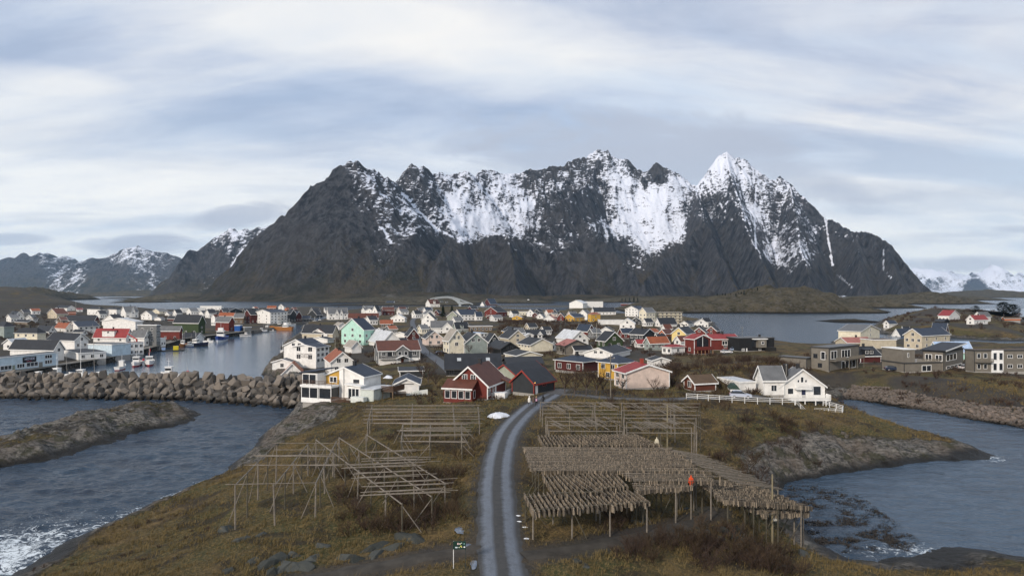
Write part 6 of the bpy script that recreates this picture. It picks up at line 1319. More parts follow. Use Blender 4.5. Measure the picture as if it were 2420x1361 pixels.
# ------------------------------------------------------------------ quay
quay = [(-171.0, 228), (-169.6, 290), (-185, 369), (-194, 403), (-189, 450), (-185, 493)]
root = thing('quay', 'timber quay on dark pilings along the west side of the harbour', 'quay', (-171, 228, 0))
dm = MB(); TARW = mat('tarred_timber', (.045, .042, .036), .9, var=.4, nscale=1.5); 
for a, b_ in zip(quay[:-1], quay[1:]):
    d = np.array((b_[0]-a[0], b_[1]-a[1]), float); L = np.linalg.norm(d); d /= L; nx, ny = -d[1], d[0]
    P4 = [(a[0]-nx*.0, a[1]), (b_[0], b_[1]), (b_[0]+nx*4, b_[1]+ny*4), (a[0]+nx*4, a[1]+ny*4)]
    V = [(p[0]+171, p[1]-228, zz) for zz in (2.25, 2.5) for p in P4]
    dm.add(V, [(3, 2, 1, 0), (4, 5, 6, 7), (0, 1, 5, 4), (1, 2, 6, 5), (2, 3, 7, 6), (3, 0, 4, 7)])
dm.build('deck', mat('quay_planks', (.16, .15, .13), .9, stripes=(1, .3, .6)), root)
s = 0; k = 0
while along(quay, s) and k < 98:
    x, y, dx, dy = along(quay, s); MB().tube((x+171+dy*.0-.25, y-228, -3), (x+171-.25, y-228, 2.3), .19, .17, 7).build('piling', TARW, root); s += 2.7; k += 1
wl_ = MB()
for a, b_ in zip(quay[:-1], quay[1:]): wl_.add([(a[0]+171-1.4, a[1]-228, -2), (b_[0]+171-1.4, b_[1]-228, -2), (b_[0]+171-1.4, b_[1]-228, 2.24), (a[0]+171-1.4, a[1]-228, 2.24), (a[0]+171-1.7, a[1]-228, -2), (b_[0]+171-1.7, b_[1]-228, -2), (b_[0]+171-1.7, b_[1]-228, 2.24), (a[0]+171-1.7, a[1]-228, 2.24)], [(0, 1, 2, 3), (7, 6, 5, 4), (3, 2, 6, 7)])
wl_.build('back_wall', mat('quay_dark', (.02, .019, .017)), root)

# ------------------------------------------------------------------ boats
def boat(label, px, py, L, hd, hull, bottom, name='fishing_boat', cabin=.0, mast=True, masth=None, fender=None, wh=2.2, cat='boat', low=False, crane=False):
    x, y, _ = P(px, py, 0); a = R(hd); root = thing(name, label, cat, (x, y, 0), a); Wd = L*.155 if L > 8 else L*.18
    st = [(-.5, .80, .55, .0), (-.35, .95, .50, .02), (0, 1.0, .48, .0), (.25, .82, .62, .0), (.42, .38, .85, .03), (.5, .03, 1.0, .06)]
    fb = .16*L if L < 12 else .13*L
    if low: fb = .09*L
    def shell(z0f, z1f, sc):
        V = []; 
        for s_, w_, h_, _ in st:
            for zf in (z0f, z1f):
                z_ = -.5 + zf*(fb*(.6+h_*.8)+.5); ww_ = Wd*w_*(.62+.38*zf)*sc
                V += [(s_*L*(.94+.06*zf), ww_, z_), (s_*L*(.94+.06*zf), -ww_, z_)]
        Fc = []
        for i in range(len(st)-1):
            b0 = i*4; b1 = b0+4
            Fc += [(b0, b1, b1+2, b0+2), (b0+1, b0+3, b1+3, b1+1)]
        Fc += [(0, 2, 3, 1), (len(st)*4-4, len(st)*4-3, len(st)*4-1, len(st)*4-2)]
        return V, Fc, [(i*4+2, i*4+6, i*4+7, i*4+3) for i in range(len(st)-1)]
    V, Fc, dk = shell(.42, 1.0, 1.0); MB().add(V, Fc).build('hull', mat('hull_%s' % hull[0], hull[1], .35, var=.06), root)
    V2, F2, _ = shell(0, .42, 1.0); MB().add(V2, F2).build('bottom', mat('bottom_%s' % bottom[0], bottom[1], .5), root)
    zd = -.5 + .86*(fb*1.0+.5); dkV = [(v[0], v[1]*.93, zd) if i % 4 > 1 else v for i, v in enumerate(V)]
    MB().add([v for i, v in enumerate(dkV) if i % 4 > 1], [(i*2, i*2+2, i*2+3, i*2+1) for i in range(len(st)-1)]).build('deck', mat('boat_deck', (.18, .17, .15)), root)
    MB().tube((-.47*L, Wd*.80, fb*.95), (.0, Wd*1.0, fb*.93), .05).build('rail', TRIM, root)
    cl_, cw, ch = L*.22, Wd*1.25, wh
    cx_ = cabin*L; c_ = MB(); c_.prism([(cx_-cl_/2, zd), (cx_+cl_/2, zd), (cx_+cl_/2-.25, zd+ch), (cx_-cl_/2, zd+ch)], 'y', -cw/2, cw/2); cb2 = c_.build('wheelhouse', mat('wheelhouse_white', (.72, .72, .70), .4), root)
    w2 = MB(); zt = zd+ch*.55; w2.bb(cx_-cl_/2+.15, cx_+cl_/2-.22, -cw/2-.02, cw/2+.02, zt, zt+ch*.28); w2.bb(cx_+cl_/2-.3, cx_+cl_/2-.13, -cw/2+.12, cw/2-.12, zt, zt+ch*.26); w2.build('window', GLASS, cb2)
    MB().bb(cx_-cl_/2-.15, cx_+cl_/2+.05, -cw/2-.1, cw/2+.1, zd+ch, zd+ch+.12).build('wheelhouse_roof', TRIM, root)
    if L > 14:
        MB().bb(cx_-cl_*.3, cx_+cl_*.3, -cw*.35, cw*.35, zd+ch+.12, zd+ch+1.7).build('bridge', mat('wheelhouse_white', (.72, .72, .70)), root)
    if mast:
        mh = masth or L*.5; mt = MB(); mt.tube((cx_, 0, zd+ch), (cx_, 0, zd+ch+mh*.6), .07, .04, 6); mt.tube((cx_-.5, 0, zd+ch+mh*.4), (cx_+.5, 0, zd+ch+mh*.4), .04); mt.build('mast', TRIM, root)
        MB().tube((-.36*L, 0, zd), (-.30*L, 0, zd+mh*.8), .06, .04, 6).build('derrick', mat('derrick_paint', (.35, .33, .3)), root)
    if crane: 
        q = mat('crane_red', (.35, .03, .03), .5); c3 = MB(); c3.tube((-.25*L, 0, zd), (-.25*L, 0, zd+3.5), .22, .18, 8); c3.tube((-.25*L, 0, zd+3.4), (-.05*L, .3, zd+5.2), .15, .1, 6); c3.tube((-.05*L, .3, zd+5.2), (.1*L, .4, zd+4.2), .1, .07, 6); c3.build('deck_crane', q, root)
    if fender: MB().tube((-.3*L, -Wd-.1, fb*.9), (-.3*L, -Wd-.1, fb*.9+.8), .4, .4, 8).build('fender', mat('fender_%s' % fender[0], fender[1], .5), root)
    return root
wht = ('white', (.72, .72, .71)); redb = ('red', (.22, .02, .02)); blu = ('blue', (.02, .05, .22)); dkb = ('navy', (.015, .02, .045)); org = ('orange', (.40, .17, .05)); grb = ('grey', (.28, .29, .3)); dred = ('maroon', (.16, .02, .03)); blk = ('black', (.02, .02, .02))
boat('small white fishing boat with red bottom, first from the left along the pilings', 286, 873, 8.5, 100, wht, redb, cabin=.12)
boat('white fishing boat with red bottom and long wheelhouse, left of the moored pair', 323, 864, 12, -70, wht, redb, cabin=.05, wh=2.4)
boat('white fishing boat with red bottom and tall red deck crane, right of the moored pair', 353, 862, 13, -62, wht, redb, cabin=.12, crane=True, fender=('red', (.5, .03, .05)))
boat('large white ship with blue hull moored before the red boathouse', 523, 806, 21, -78, blu, ('white_band', (.6, .62, .65)), cabin=.05, wh=4.2, masth=9, name='trawler', cat='ship')
boat('dark hulled fishing boat with white railings beside the small white cruiser', 468, 817, 13, -10, dkb, blk, cabin=-.1)
boat('small white cruiser with blue stripe next to the dark hulled boat', 448, 819, 7.5, -30, wht, blu, cabin=.05, mast=False, wh=1.6, name='motorboat')
boat('wooden orange brown boat with tall rigging left of the white cruiser', 432, 819, 9, -80, org, org, cabin=.0, masth=8)
boat('small white motorboat near stern of the blue ship', 493, 809, 6.5, -10, wht, wht, cabin=.05, mast=False, wh=1.4, name='motorboat')
boat('small motorboat moored right of the blue ship beyond the jetty', 581, 794, 8, 0, grb, wht, cabin=.05, mast=False, wh=1.4, name='motorboat')
boat('white motorboat below the large hotel, leftmost of the inner cluster', 617, 785, 9, 10, wht, dkb, cabin=.05, mast=False, wh=1.8, name='motorboat')
boat('maroon hulled fishing boat below the large hotel', 633, 780, 12, -20, dred, dred, cabin=.0)
boat('long orange brown cutter with white wheelhouse at the stern, inner harbour', 664, 780, 19, 178, org, org, cabin=-.2, masth=8)
boat('white fishing boat behind the long orange brown cutter', 660, 771, 14, 20, wht, grb, cabin=.0)
boat('white cabin boat at right end of the inner harbour cluster', 682, 772, 13, 40, wht, wht, cabin=.05)
boat('small grey tender between the inner harbour boats', 645, 784, 5, 10, grb, grb, cabin=.05, mast=False, wh=1.0, name='motorboat')
boat('white boat moored far up the channel past the hotel', 742, 767, 12, 30, wht, blu, cabin=.05)
boat('blue and white boat far up the channel behind the white one', 754, 764, 12, 15, blu, blu, cabin=.05)
boat('blue hulled boat half hidden behind the lettered white building', 667, 846, 9, 95, blu, blu, cabin=.1, masth=7)
boat('grey white fishing boat with pink buoys half hidden behind the boulders', 418, 893, 10.5, 190, wht, grb, cabin=.25, fender=('pink', (.6, .05, .1)), masth=5, wh=2.6)
boat('white boat with tripod mast behind the boulders at far left', 140, 894, 9, 170, wht, grb, cabin=.1, masth=9, wh=2.4)
boat('sailing boat with very tall grey mast behind the boulders', 198, 893, 10, 185, wht, grb, cabin=.1, masth=22, wh=1.6, name='sailing_boat')
boat('low white boat behind the boulders, leftmost one', 91, 894, 6.5, 175, wht, grb, cabin=.0, mast=False, wh=1.5, name='motorboat')
boat('small green white boat behind the boulders right of the sailing boat', 235, 893, 6, 175, ('green', (.1, .35, .2)), wht, cabin=.0, mast=False, wh=1.3, name='motorboat')
boat('distant red and white ferry crossing the strait', 1247, 716, 30, 175, ('ferry_red', (.4, .06, .04)), ('ferry_red', (.4, .06, .04)), cabin=-.05, wh=5, masth=6, name='ferry', cat='ferry')
boat('red open boat beside the long low white shed', 1452, 769.5, 9, 5, redb, redb, cabin=.0, mast=False, wh=1.2, name='motorboat') if False else None
# floating raft with yellow box
x, y, _ = P(405, 829, 0); root = thing('work_raft', 'dark work raft with yellow box moored at the quay bend', 'raft', (x, y, 0), R(20))
MB().bb(-6, 6, -2, 2, -.2, .5).build('float', blk and mat('raft_dark', (.03, .03, .03)), root); MB().box((2.2, -.5, 1.5), (2.4, 2, 2)).build('box', mat('box_yellow', (.55, .45, .02), .5), root); MB().box((-3.5, 0, 1.1), (1.6, 1.4, 1.2)).build('winch', mat('winch_blue', (.2, .3, .5)), root)
# quay crane
x, y, z = -171.5, 322, 2.4; x = -177; root = thing('quay_crane', 'red hydraulic crane folded above the moored pair of white boats', 'crane', (x, y, z), R(-20)); q = mat('crane_red', (.35, .03, .03), .5)
MB().tube((0, 0, -.6), (0, 0, 5.5), .45, .35, 10).build('column', q, root); MB().tube((0, 0, 5.3), (-6.5, 0, 8.2), .3, .2, 8).build('boom', q, root); MB().tube((-.8, 0, 3.2), (-2.6, 0, 6.4), .12, .12, 6).build('cylinder', mat('derrick_paint', (.35, .33, .3)), root)

# ------------------------------------------------------------------ cars
def car(label, px, py, hd, col, L=4.2, name='parked_car'):
    x, y, z = PG(px, py); root = thing(name, label, 'car', (x, y, z+.03), R(hd)); w_ = .86; k = L/4.2
    prof = [(-2.05, .38), (-2.1, .75), (-1.95, .98), (-1.55, 1.02), (.95, .98), (1.75, .82), (2.05, .68), (2.08, .38)]
    b_ = MB(); n = len(prof)
    for s_, ins in ((-1, 0), (1, 0)): b_.v += [(p[0]*k, s_*w_, p[1]) for p in prof]
    b_.v += [(p[0]*k*.97, -w_*.86, p[1]+.02) for p in prof]
    b_ = MB().prism([(p[0]*k, p[1]) for p in prof], 'y', -w_, w_); pm = mat('car_paint_' + col[0], col[1], .25, var=.03, spec=.6); b_.build('body', pm, root)
    cp = [(-1.85, 1.0), (-1.45, 1.42), (-.9, 1.50), (.15, 1.46), (1.0, 1.0)]
    V = [(p[0]*k, s_*(w_-.04-(p[1]-1.0)*.32), p[1]) for s_ in (-1, 1) for p in cp]
    MB().add(V, [(4, 3, 2, 1, 0), (5, 6, 7, 8, 9)] + [(i, i+1, i+6, i+5) for i in range(4)]).build('window', GLASS, root)
    MB().add([(p[0]*k, s_*(w_-.19), p[1]+.025) for s_ in (-1, 1) for p in ((-1.5, 1.42), (-.9, 1.5), (.2, 1.46))], [(0, 1, 4, 3), (1, 2, 5, 4)]).build('roof_panel', pm, root)
    for sx in (-1.28, 1.32):
        for s_ in (-1, 1):
            wq = MB().tube((sx*k, s_*(w_-.18), .32), (sx*k, s_*(w_+.02), .32), .32, .32, 14).build('wheel', mat('tyre', (.015, .015, .015)), root)
            MB().tube((sx*k, s_*(w_+.015), .32), (sx*k, s_*(w_+.035), .32), .2, .18, 10).build('rim', mat('rim_alloy', (.4, .4, .42), .3), wq)
    for s_ in (-1, 1): MB().box((2.04*k, s_*.62, .72), (.08, .32, .14)).build('headlight', mat('headlight_lens', (.6, .62, .65), .1), root); MB().box((-2.06*k, s_*.68, .85), (.06, .2, .2)).build('taillight', mat('taillight_red', (.35, .01, .01), .3), root)
    return root
car('silver hatchback parked behind the white fence by the seaside house', 1750, 941, -12, ('silver', (.42, .46, .55)))
car('dark blue saloon on the yard between the two grey wooden houses', 2110, 876, -8, ('dark_blue', (.02, .03, .06)), 4.6)
car('white car parked below the modern red building', 1717, 835, 8, ('white', (.7, .7, .7)), 4.5)
car('pale blue car under the modern black house', 1738, 829, 8, ('pale_blue', (.3, .4, .55)))
car('dark car parked left of the tall cream house', 1043, 838, 20, ('black', (.02, .02, .022)), 4.4)
car('white van like car beside the brown house at right edge', 2283, 873, 10, ('white', (.7, .7, .7)))
car('dark red small car near the dark grey two storey house', 1480, 826, 0, ('red', (.25, .02, .02)), 3.8)
# covered boat on trailer
x, y, z = PG(1733, 928); root = thing('trailer_boat', 'small covered boat on trailer left of the low white garage', 'boat', (x, y, z), R(80))
MB().prism([(-.9, .5), (.9, .5), (1.05, 1.1), (-1.05, 1.1)], 'x', -2.6, 2.2).build('hull', mat('hull_white', (.7, .7, .7)), root); MB().prism([(-1.1, 1.1), (1.1, 1.1), (.4, 2.0), (-.4, 2.0)], 'x', -2.6, 2.0).build('cover', mat('tarp_green', (.03, .055, .045)), root)
for s_ in (-1, 1): MB().tube((-.5, s_*.9, .3), (-.5, s_*1.1, .3), .3, .3, 12).build('wheel', mat('tyre', (.015, .015, .015)), root)

# ------------------------------------------------------------------ people
def person(label, px, py, hd, top, legs, hair, hood=False, bike=False):
    x, y, z = PG(px, py); z += .1; root = None
    stride = .22; J = dict(p=(0, 0, .95), c=(0, 0, 1.22), n=(0, 0, 1.46), h0=(0, .01, 1.56), h1=(0, .03, 1.72), sl=(-.19, 0, 1.40), sr=(.19, 0, 1.40), el=(-.27, -.06, 1.13), er=(.27, .05, 1.13), wl=(-.30, .06, .88), wr=(.32, .14, .90),
             hl=(-.31, .10, .80), hr=(.33, .19, .82), kl=(-.11, .14, .50), kr=(.11, -.06, .50), al=(-.11, .20, .09), ar=(.11, -.26, .12), tl=(-.11, .34, .04), tr=(.11, -.14, .03))
    if bike: J.update(p=(0, 0, .98), c=(0, .10, 1.22), n=(0, .22, 1.42), h0=(0, .27, 1.50), h1=(0, .32, 1.66), sl=(-.19, .2, 1.36), sr=(.19, .2, 1.36), el=(-.25, .36, 1.2), er=(.25, .36, 1.2), wl=(-.24, .56, 1.08), wr=(.24, .56, 1.08), hl=(-.24, .64, 1.07), hr=(.24, .64, 1.07), kl=(-.11, .36, .72), kr=(.11, .30, .56), al=(-.11, .16, .38), ar=(.11, .16, .18), tl=(-.11, .32, .36), tr=(.11, .32, .15))
    ks = list(J); E = [('p', 'c'), ('c', 'n'), ('n', 'h0'), ('h0', 'h1'), ('n', 'sl'), ('n', 'sr'), ('sl', 'el'), ('sr', 'er'), ('el', 'wl'), ('er', 'wr'), ('wl', 'hl'), ('wr', 'hr'), ('p', 'kl'), ('p', 'kr'), ('kl', 'al'), ('kr', 'ar'), ('al', 'tl'), ('ar', 'tr')]
    rad = dict(p=.15, c=.15, n=.07, h0=.085, h1=.105, sl=.075, sr=.075, el=.05, er=.05, wl=.035, wr=.035, hl=.04, hr=.04, kl=.065, kr=.065, al=.045, ar=.045, tl=.04, tr=.04)
    me = bpy.data.meshes.new('person'); me.from_pydata([J[k] for k in ks], [(ks.index(a), ks.index(b_)) for a, b_ in E], [])
    o = bpy.data.objects.new('person', me); COL.objects.link(o)
    md = o.modifiers.new('skin', 'SKIN')
    for k, sv in zip(ks, me.skin_vertices[0].data if me.skin_vertices else []): sv.radius = (rad[k], rad[k]*.8)
    if me.skin_vertices: me.skin_vertices[0].data[0].use_root = True
    o.modifiers.new('sub', 'SUBSURF').levels = 1
    dg = bpy.context.evaluated_depsgraph_get(); m2 = bpy.data.meshes.new_from_object(o.evaluated_get(dg)); bpy.data.objects.remove(o)
    o = link('person', m2); o.location = (x, y, z); o.rotation_euler = (0, 0, R(hd)); m2.materials.clear()
    for m in (mat('cloth_' + top[0], top[1], .8), mat('cloth_' + legs[0], legs[1], .85), mat('skin_tone', (.45, .28, .2), .6)): m2.materials.append(m)
    for p in m2.polygons:
        c = p.center; p.use_smooth = True
        p.material_index = 2 if (c.z > 1.53 or (c.z < .86 and abs(c.x) > .24)) else (1 if c.z < .9 else 0)
    # hooded or bare head, coat body
    ct = MB(); n = 12
    yo = J['c'][1]
    for zz, rx, ry, yy in ((.72 if not bike else .9, .25, .19, 0), (1.0, .22, .17, yo*.5), (1.3, .23, .16, yo), (1.44, .17, .13, J['n'][1])): ct.v += [(rx*math.cos(6.2832*i/n), ry*math.sin(6.2832*i/n)+yy, zz) for i in range(n)]
    ct.f = [(r*n+i, r*n+(i+1) % n, (r+1)*n+(i+1) % n, (r+1)*n+i) for r in range(3) for i in range(n)]; ct.m = [0]*len(ct.f)
    ct.build('coat', mat('cloth_' + top[0], top[1], .8), o)
    hb = MB(); hy, hz = J['h1'][1], J['h1'][2]
    for zz, r_ in ((-.12, .125), (-.02, .135), (.07, .115), (.12, .05)): hb.v += [(r_*math.cos(6.2832*i/n), r_*math.sin(6.2832*i/n)*1.05+hy-.025, hz+zz) for i in range(n)]
    hb.f = [(r*n+i, r*n+(i+1) % n, (r+1)*n+(i+1) % n, (r+1)*n+i) for r in range(3) for i in range(n)] + [tuple(range(3*n, 4*n))]; hb.m = [0]*len(hb.f)
    hb.build('hood' if hood else 'hair', mat('cloth_' + top[0], top[1], .8) if hood else mat('hair_' + hair[0], hair[1], .7), o)
    return tag(o, label, 'person')
bk = ('black', (.018, .018, .02))
person('person in long white hooded coat walking up the road', 1251, 960, 180-165, ('white', (.74, .72, .67)), ('grey_brown', (.07, .06, .055)), bk, True)
person('person in brown top and dark trousers bending toward the one with the backpack', 1261, 961, 190, ('brown', (.10, .07, .06)), ('grey', (.08, .08, .09)), ('brown', (.08, .05, .04)))
p3 = person('person in black with small pink backpack beside the brown topped one', 1267.5, 961, 10, bk, bk, ('fair', (.3, .2, .12)))
bp_ = MB().box((0, -.22, 1.2), (.3, .16, .42)).build('backpack', mat('pack_pink', (.5, .3, .4), .7)); bp_.location = (p3.location.x, p3.location.y-.02, p3.location.z); tag(bp_, 'small pink grey backpack worn by the person in black', 'backpack')
person('person in black riding a bicycle behind the three walkers', 1285, 956, 150, bk, bk, bk, False, True)
x, y, z = PG(1285, 956); root = thing('bicycle', 'dark bicycle ridden behind the three walkers on the road', 'bicycle', (x, y, z+.06), R(150)); q = mat('bike_frame', (.03, .03, .035), .4)
for yy, in ((-.5,), (.56,)):
    wq = MB(); 
    for i in range(16): a0, a1 = i*math.pi/8, (i+1)*math.pi/8; wq.tube((0, yy+.34*math.cos(a0), .34+.34*math.sin(a0)), (0, yy+.34*math.cos(a1), .34+.34*math.sin(a1)), .02, .02, 5)
    wq.build('wheel', mat('tyre', (.015, .015, .015)), root)
fr = MB(); fr.tube((0, -.5, .34), (0, -.15, .34), .02); fr.tube((0, -.15, .34), (0, -.05, .9), .02); fr.tube((0, -.15, .34), (0, .45, .85), .02); fr.tube((0, -.05, .8), (0, .45, .85), .02); fr.tube((0, .56, .34), (0, .45, 1.0), .02); fr.build('frame', q, root)
MB().tube((-.28, .5, 1.05), (.28, .5, 1.05), .018).build('handlebar', q, root); MB().box((0, -.08, .93), (.14, .26, .06)).build('saddle', q, root)
# ------------------------------------------------------------------ details of individual houses
HS['y1'] = house(1665, 2115, 2312, 1345, 1062, 950, 70, 'L', 'W', 'n', '', '', 'white house with yellow boarded gable, glazed balcony wing and dark blue roof above the sea', crop=C2, chim=True, ov=.35)
def glazed(root, face, a0, a1, z0, z1, n, off, d=.09):
    """a glazed wall: frame with n tall panes; face 'L' lies in the x plane 'off', 'R' in the y plane 'off'"""
    f = MB(); 
    def bx(u0, u1, w0, w1, e, mb, m=0):
        if face == 'L': mb.bb(off-e, off, u0, u1, w0, w1, m)
        else: mb.bb(u0, u1, off-e, off, w0, w1, m)
    bx(a0, a1, z0, z0+.16, d, f); bx(a0, a1, z1-.16, z1, d, f)
    for i in range(n+1):
        u = a0+(a1-a0-.14)*i/n; bx(u, u+.14, z0+.16, z1-.16, d, f)
    o = f.build('window', TRIM, root)
    for i in range(n):
        u = a0+.14+(a1-a0-.14)*i/n; g = MB(); bx(u, u+(a1-a0-.14)/n-.14, z0+.16, z1-.16, .03, g); g.build('pane', GLASS, o)
def rail(root, pts, z, h=1.0, m=None, boards=False, name='balcony_rail', step=1.5):
    m = m or TRIM; f = MB()
    for a, b_ in zip(pts[:-1], pts[1:]):
        L = math.hypot(b_[0]-a[0], b_[1]-a[1]); n = max(1, int(L/step)); za = z if len(a) < 3 else a[2]; zb = z if len(b_) < 3 else b_[2]
        for i in range(n+1): u = i/n; x, y, zz = a[0]+(b_[0]-a[0])*u, a[1]+(b_[1]-a[1])*u, za+(zb-za)*u; f.tube((x, y, zz), (x, y, zz+h), .045, .045, 5)
        for q in ((h,) if boards else (h, h*.66, h*.33)): f.tube((a[0], a[1], za+q), (b_[0], b_[1], zb+q), .045, .045, 5)
        if boards:
            k = max(2, int(L/.22)); 
            for i in range(k+1): u = i/k; x, y = a[0]+(b_[0]-a[0])*u, a[1]+(b_[1]-a[1])*u; f.tube((x, y, z+.06), (x, y, z+h-.03), .075, .075, 4)
    return f.build(name, m, root)
def deck(root, x0, x1, y0, y1, z, m=None, t_=.22, name='deck'): MB().bb(x0, x1, y0, y1, z-t_, z).build(name, m or mat('deck_boards', (.10, .07, .05), .9, stripes=(0, .14, .6)), root)
def stilts(root, xs, z0, z1, r=.09, m=None):
    for x, y in xs: MB().tube((x, y, z0), (x, y, z1), r, r, 6).build('stilt', m or TRIM, root)
# --- yellow fronted house
r, i_ = HS['y1']; X, Y, he, hr = i_['X'], i_['Y'], i_['he'], i_['hr']; ypan = mat('yellow_boards', (.50, .30, .06), .7, var=.12, stripes=(2, .17, .6))
k = hr/Y
MB().prism([(.28*Y, .9), (Y-.05, .9), (Y-.05, he-.1), (.28*Y, he+hr*.72-.12)], 'x', -X-.07, -X-.003).build('yellow_cladding', ypan, r)
MB().bb(-X-.32, -X-.003, .02*Y, .24*Y, -.5, he+hr-.15).build('flue_column', wallm('W'), r)
glazed(r, 'L', .38*Y, .78*Y, he-1.55, he-.15, 2, -X-.08)
put_window(r, (-X, -.62*Y, he-1.0), math.pi/2, 1.3, .6, mat('dark_trim', (.05, .05, .05)), True, 1)
ax0, ax1, ay0, ay1 = -X-3.2, -X-.0, .24*Y, 1.85*Y
MB().bb(ax0, ax1-.4, ay0, ay1, -.5, .35).build('annex_plinth', TRIM, r); MB().bb(ax0+.3, ax1-.5, ay0+.2, ay1-.2, -4, -.5).build('foundation', STONE, r); deck(r, ax0-.15, ax1-.35, ay0-.1, ay1+.2, 3.25, TRIM, .45, 'balcony_floor')
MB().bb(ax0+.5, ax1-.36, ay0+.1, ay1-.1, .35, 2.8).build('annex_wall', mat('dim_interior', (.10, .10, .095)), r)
glazed(r, 'L', ay0+.05, ay0+3.2, .35, 2.8, 1, ax0+.12); glazed(r, 'L', ay0+3.4, ay1, .35, 2.8, 2, ax0+.12)
MB().bb(ax0+.35, ax1, Y+.15, ay1-.05, 3.25, 5.7).build('upper_annex', wallm('W'), r); glazed(r, 'L', Y+.35, ay1-.1, 3.3, 5.6, 2, ax0+.34)
MB().prism([(Y-.2, 6.25), (ay1+.5, 5.72), (ay1+.5, 5.9), (Y-.2, 6.45)], 'x', ax0-.1, X*.3).build('annex_roof', roofm('n'), r)
rail(r, [(ax1-.4, ay0), (ax0, ay0), (ax0, ay1+.1)], 3.25, .95, mat('rail_brown', (.12, .07, .045)))
# right wing details: extension, decks, fence
MB().bb(-X-1.9, -X-.0, -Y-.4, -.35*Y, .2, 3.2).build('porch', wallm('W'), r); MB().prism([(-Y-.7, 3.2), (-.30*Y, 3.5), (-.30*Y, 3.75), (-Y-.7, 3.42)], 'x', -X-2.3, -X-.003).build('porch_roof', TRIM, r)
glazed(r, 'L', -Y-.2, -.45*Y, .5, 2.9, 3, -X-1.91)
MB().bb(-X-1.9, X*.4, -Y-3.6, -Y-.42, -2.6, 2.7).build('side_wing', mat('pale_green_boards', (.50, .54, .50), .7, stripes=(0, .2, .5)), r)
MB().bb(-X-2.1, X*.5, -Y-3.9, -Y-.41, 2.703, 2.86).build('side_wing_roof', mat('pale_roofing', (.5, .52, .54)), r)
MB().bb(-X-3.6, -X-2.2, -Y-2.2, -Y+.9, -1.7, 1.3).build('white_screen', mat('screen_white', (.62, .65, .62)), r)
deck(r, -X-3.9, -X-.1, -Y+.95, .15*Y, .1); stilts(r, [(-X-3.8, -Y+1), (-X-3.8, 0), (-X-3.6, -Y-2), (-X-3.6, -Y+.9), (-X-2, -Y+1)], -5, .0, .08, mat('stilt_wood', (.25, .17, .10)))
rail(r, [(-X-3.9, .15*Y), (-X-3.9, -Y+1)], .1, 1.0, mat('rail_brown', (.12, .07, .045)), True)
deck(r, -X+1, X-1, -Y-6.6, -Y-3.7, 2.2); rail(r, [(-X+1, -Y-3.7), (-X+1, -Y-6.6), (X-1, -Y-6.6)], 2.2, 1.0, mat('rail_brown', (.12, .07, .045)), True); stilts(r, [(-X+1.1, -Y-6.4), (-X+1.1, -Y-4)], -3, 2, .09, mat('stilt_wood', (.25, .17, .10)))
# --- white garage: slanted white board fence
r, i_ = HS['c3']; X, Y, he, hr = i_['X'], i_['Y'], i_['he'], i_['hr']
MB().prism([(X*.0, -1.9), (X+2.1, -1.6), (X+2.1, 1.35), (X*.9, 1.05), (X*.0, .35)], 'y', -Y-1.75, -Y-1.66).build('slanted_fence', mat('screen_white', (.62, .65, .62), stripes=(0, .25, .8)), r)
MB().bb(-X*.55, -X*.2, -Y-.05, -Y+.0, he-.95, he-.6).build('small_window', GLASS, r); MB().bb(-X*.6, X*.6, -Y-.09, -Y-.01, he-.02, he+.10).build('lintel', mat('dark_trim', (.05, .05, .05)), r)
MB().bb(X*.5, X*.8, -Y-.04, -Y-.002, .3, he-.4).build('door', mat('door_white', (.70, .70, .69)), r)
deck(r, -X-1.2, X*.6, -Y-2.6, -Y-.05, .05); rail(r, [(-X-1.2, -Y-2.6), (X*.0, -Y-2.6)], .05, 1.0, mat('rail_brown', (.12, .07, .045)), True); stilts(r, [(-X-1, -Y-2.5), (X+1.9, -Y-1.6)], -3, 0, .08, mat('stilt_wood', (.25, .17, .10)))
# --- red house: sun room, gable windows, porch, white stairs
r, i_ = HS['c4']; X, Y, he, hr = i_['X'], i_['Y'], i_['he'], i_['hr']
y0, y1 = -Y*.42, Y*1.08
MB().bb(-X-2.7, -X, y0, y1, -.3, 2.45).build('sunroom', wallm('R'), r); MB().bb(-X-2.75, -X-.01, y0-.05, y1+.05, -1.6, -.3).build('sunroom_plinth', TRIM, r)
MB().prism([(-X-3.15, 2.42), (-X-.003, 3.95), (-X-.003, 4.15), (-X-3.15, 2.62)], 'y', y0-.3, y1+.3).build('sunroom_roof', roofm('b'), r)
MB().bb(-X-3.22, -X-3.153, y0-.3, y1+.3, 2.36, 2.66).build('sunroom_fascia', TRIM, r)
n = 4
for q in range(n): put_window(r, (-X-2.7, y0+(y1-y0)*(q+.6)/(n+.2), 1.35), math.pi/2, (y1-y0)/n*.66, 1.45, TRIM, True, 1)
put_window(r, (-X-1.3, y0, 1.35), math.pi, .8, 1.4, TRIM, True, 1)
for q in (.22*Y, -.24*Y): put_window(r, (-X, q, he+hr*.36), math.pi/2, .95, 1.5, TRIM, True, 2)
put_window(r, (-X+1.0, -Y, 1.65), math.pi, 1.5, 1.5, TRIM, True, 2); put_window(r, (-X+3.3, -Y, 1.9), math.pi, .5, .8, TRIM, True, 1)
MB().bb(-X+4.3, -X+5.2, -Y-.06, -Y-.004, .35, 2.4).build('door', mat('door_white', (.70, .70, .69)), r)
MB().bb(-X+4.0, X+.4, -Y-2.0, -Y-.07, -1.5, .3).build('porch_deck', TRIM, r); rail(r, [(-X+2.6, -Y-2.0), (X+.3, -Y-2.0)], .3, 1.0, None, True); MB().bb(-X+2.2, -X+4.0, -Y-2.9, -Y-.07, -1.6, 1.3).build('stair_wall', TRIM, r)
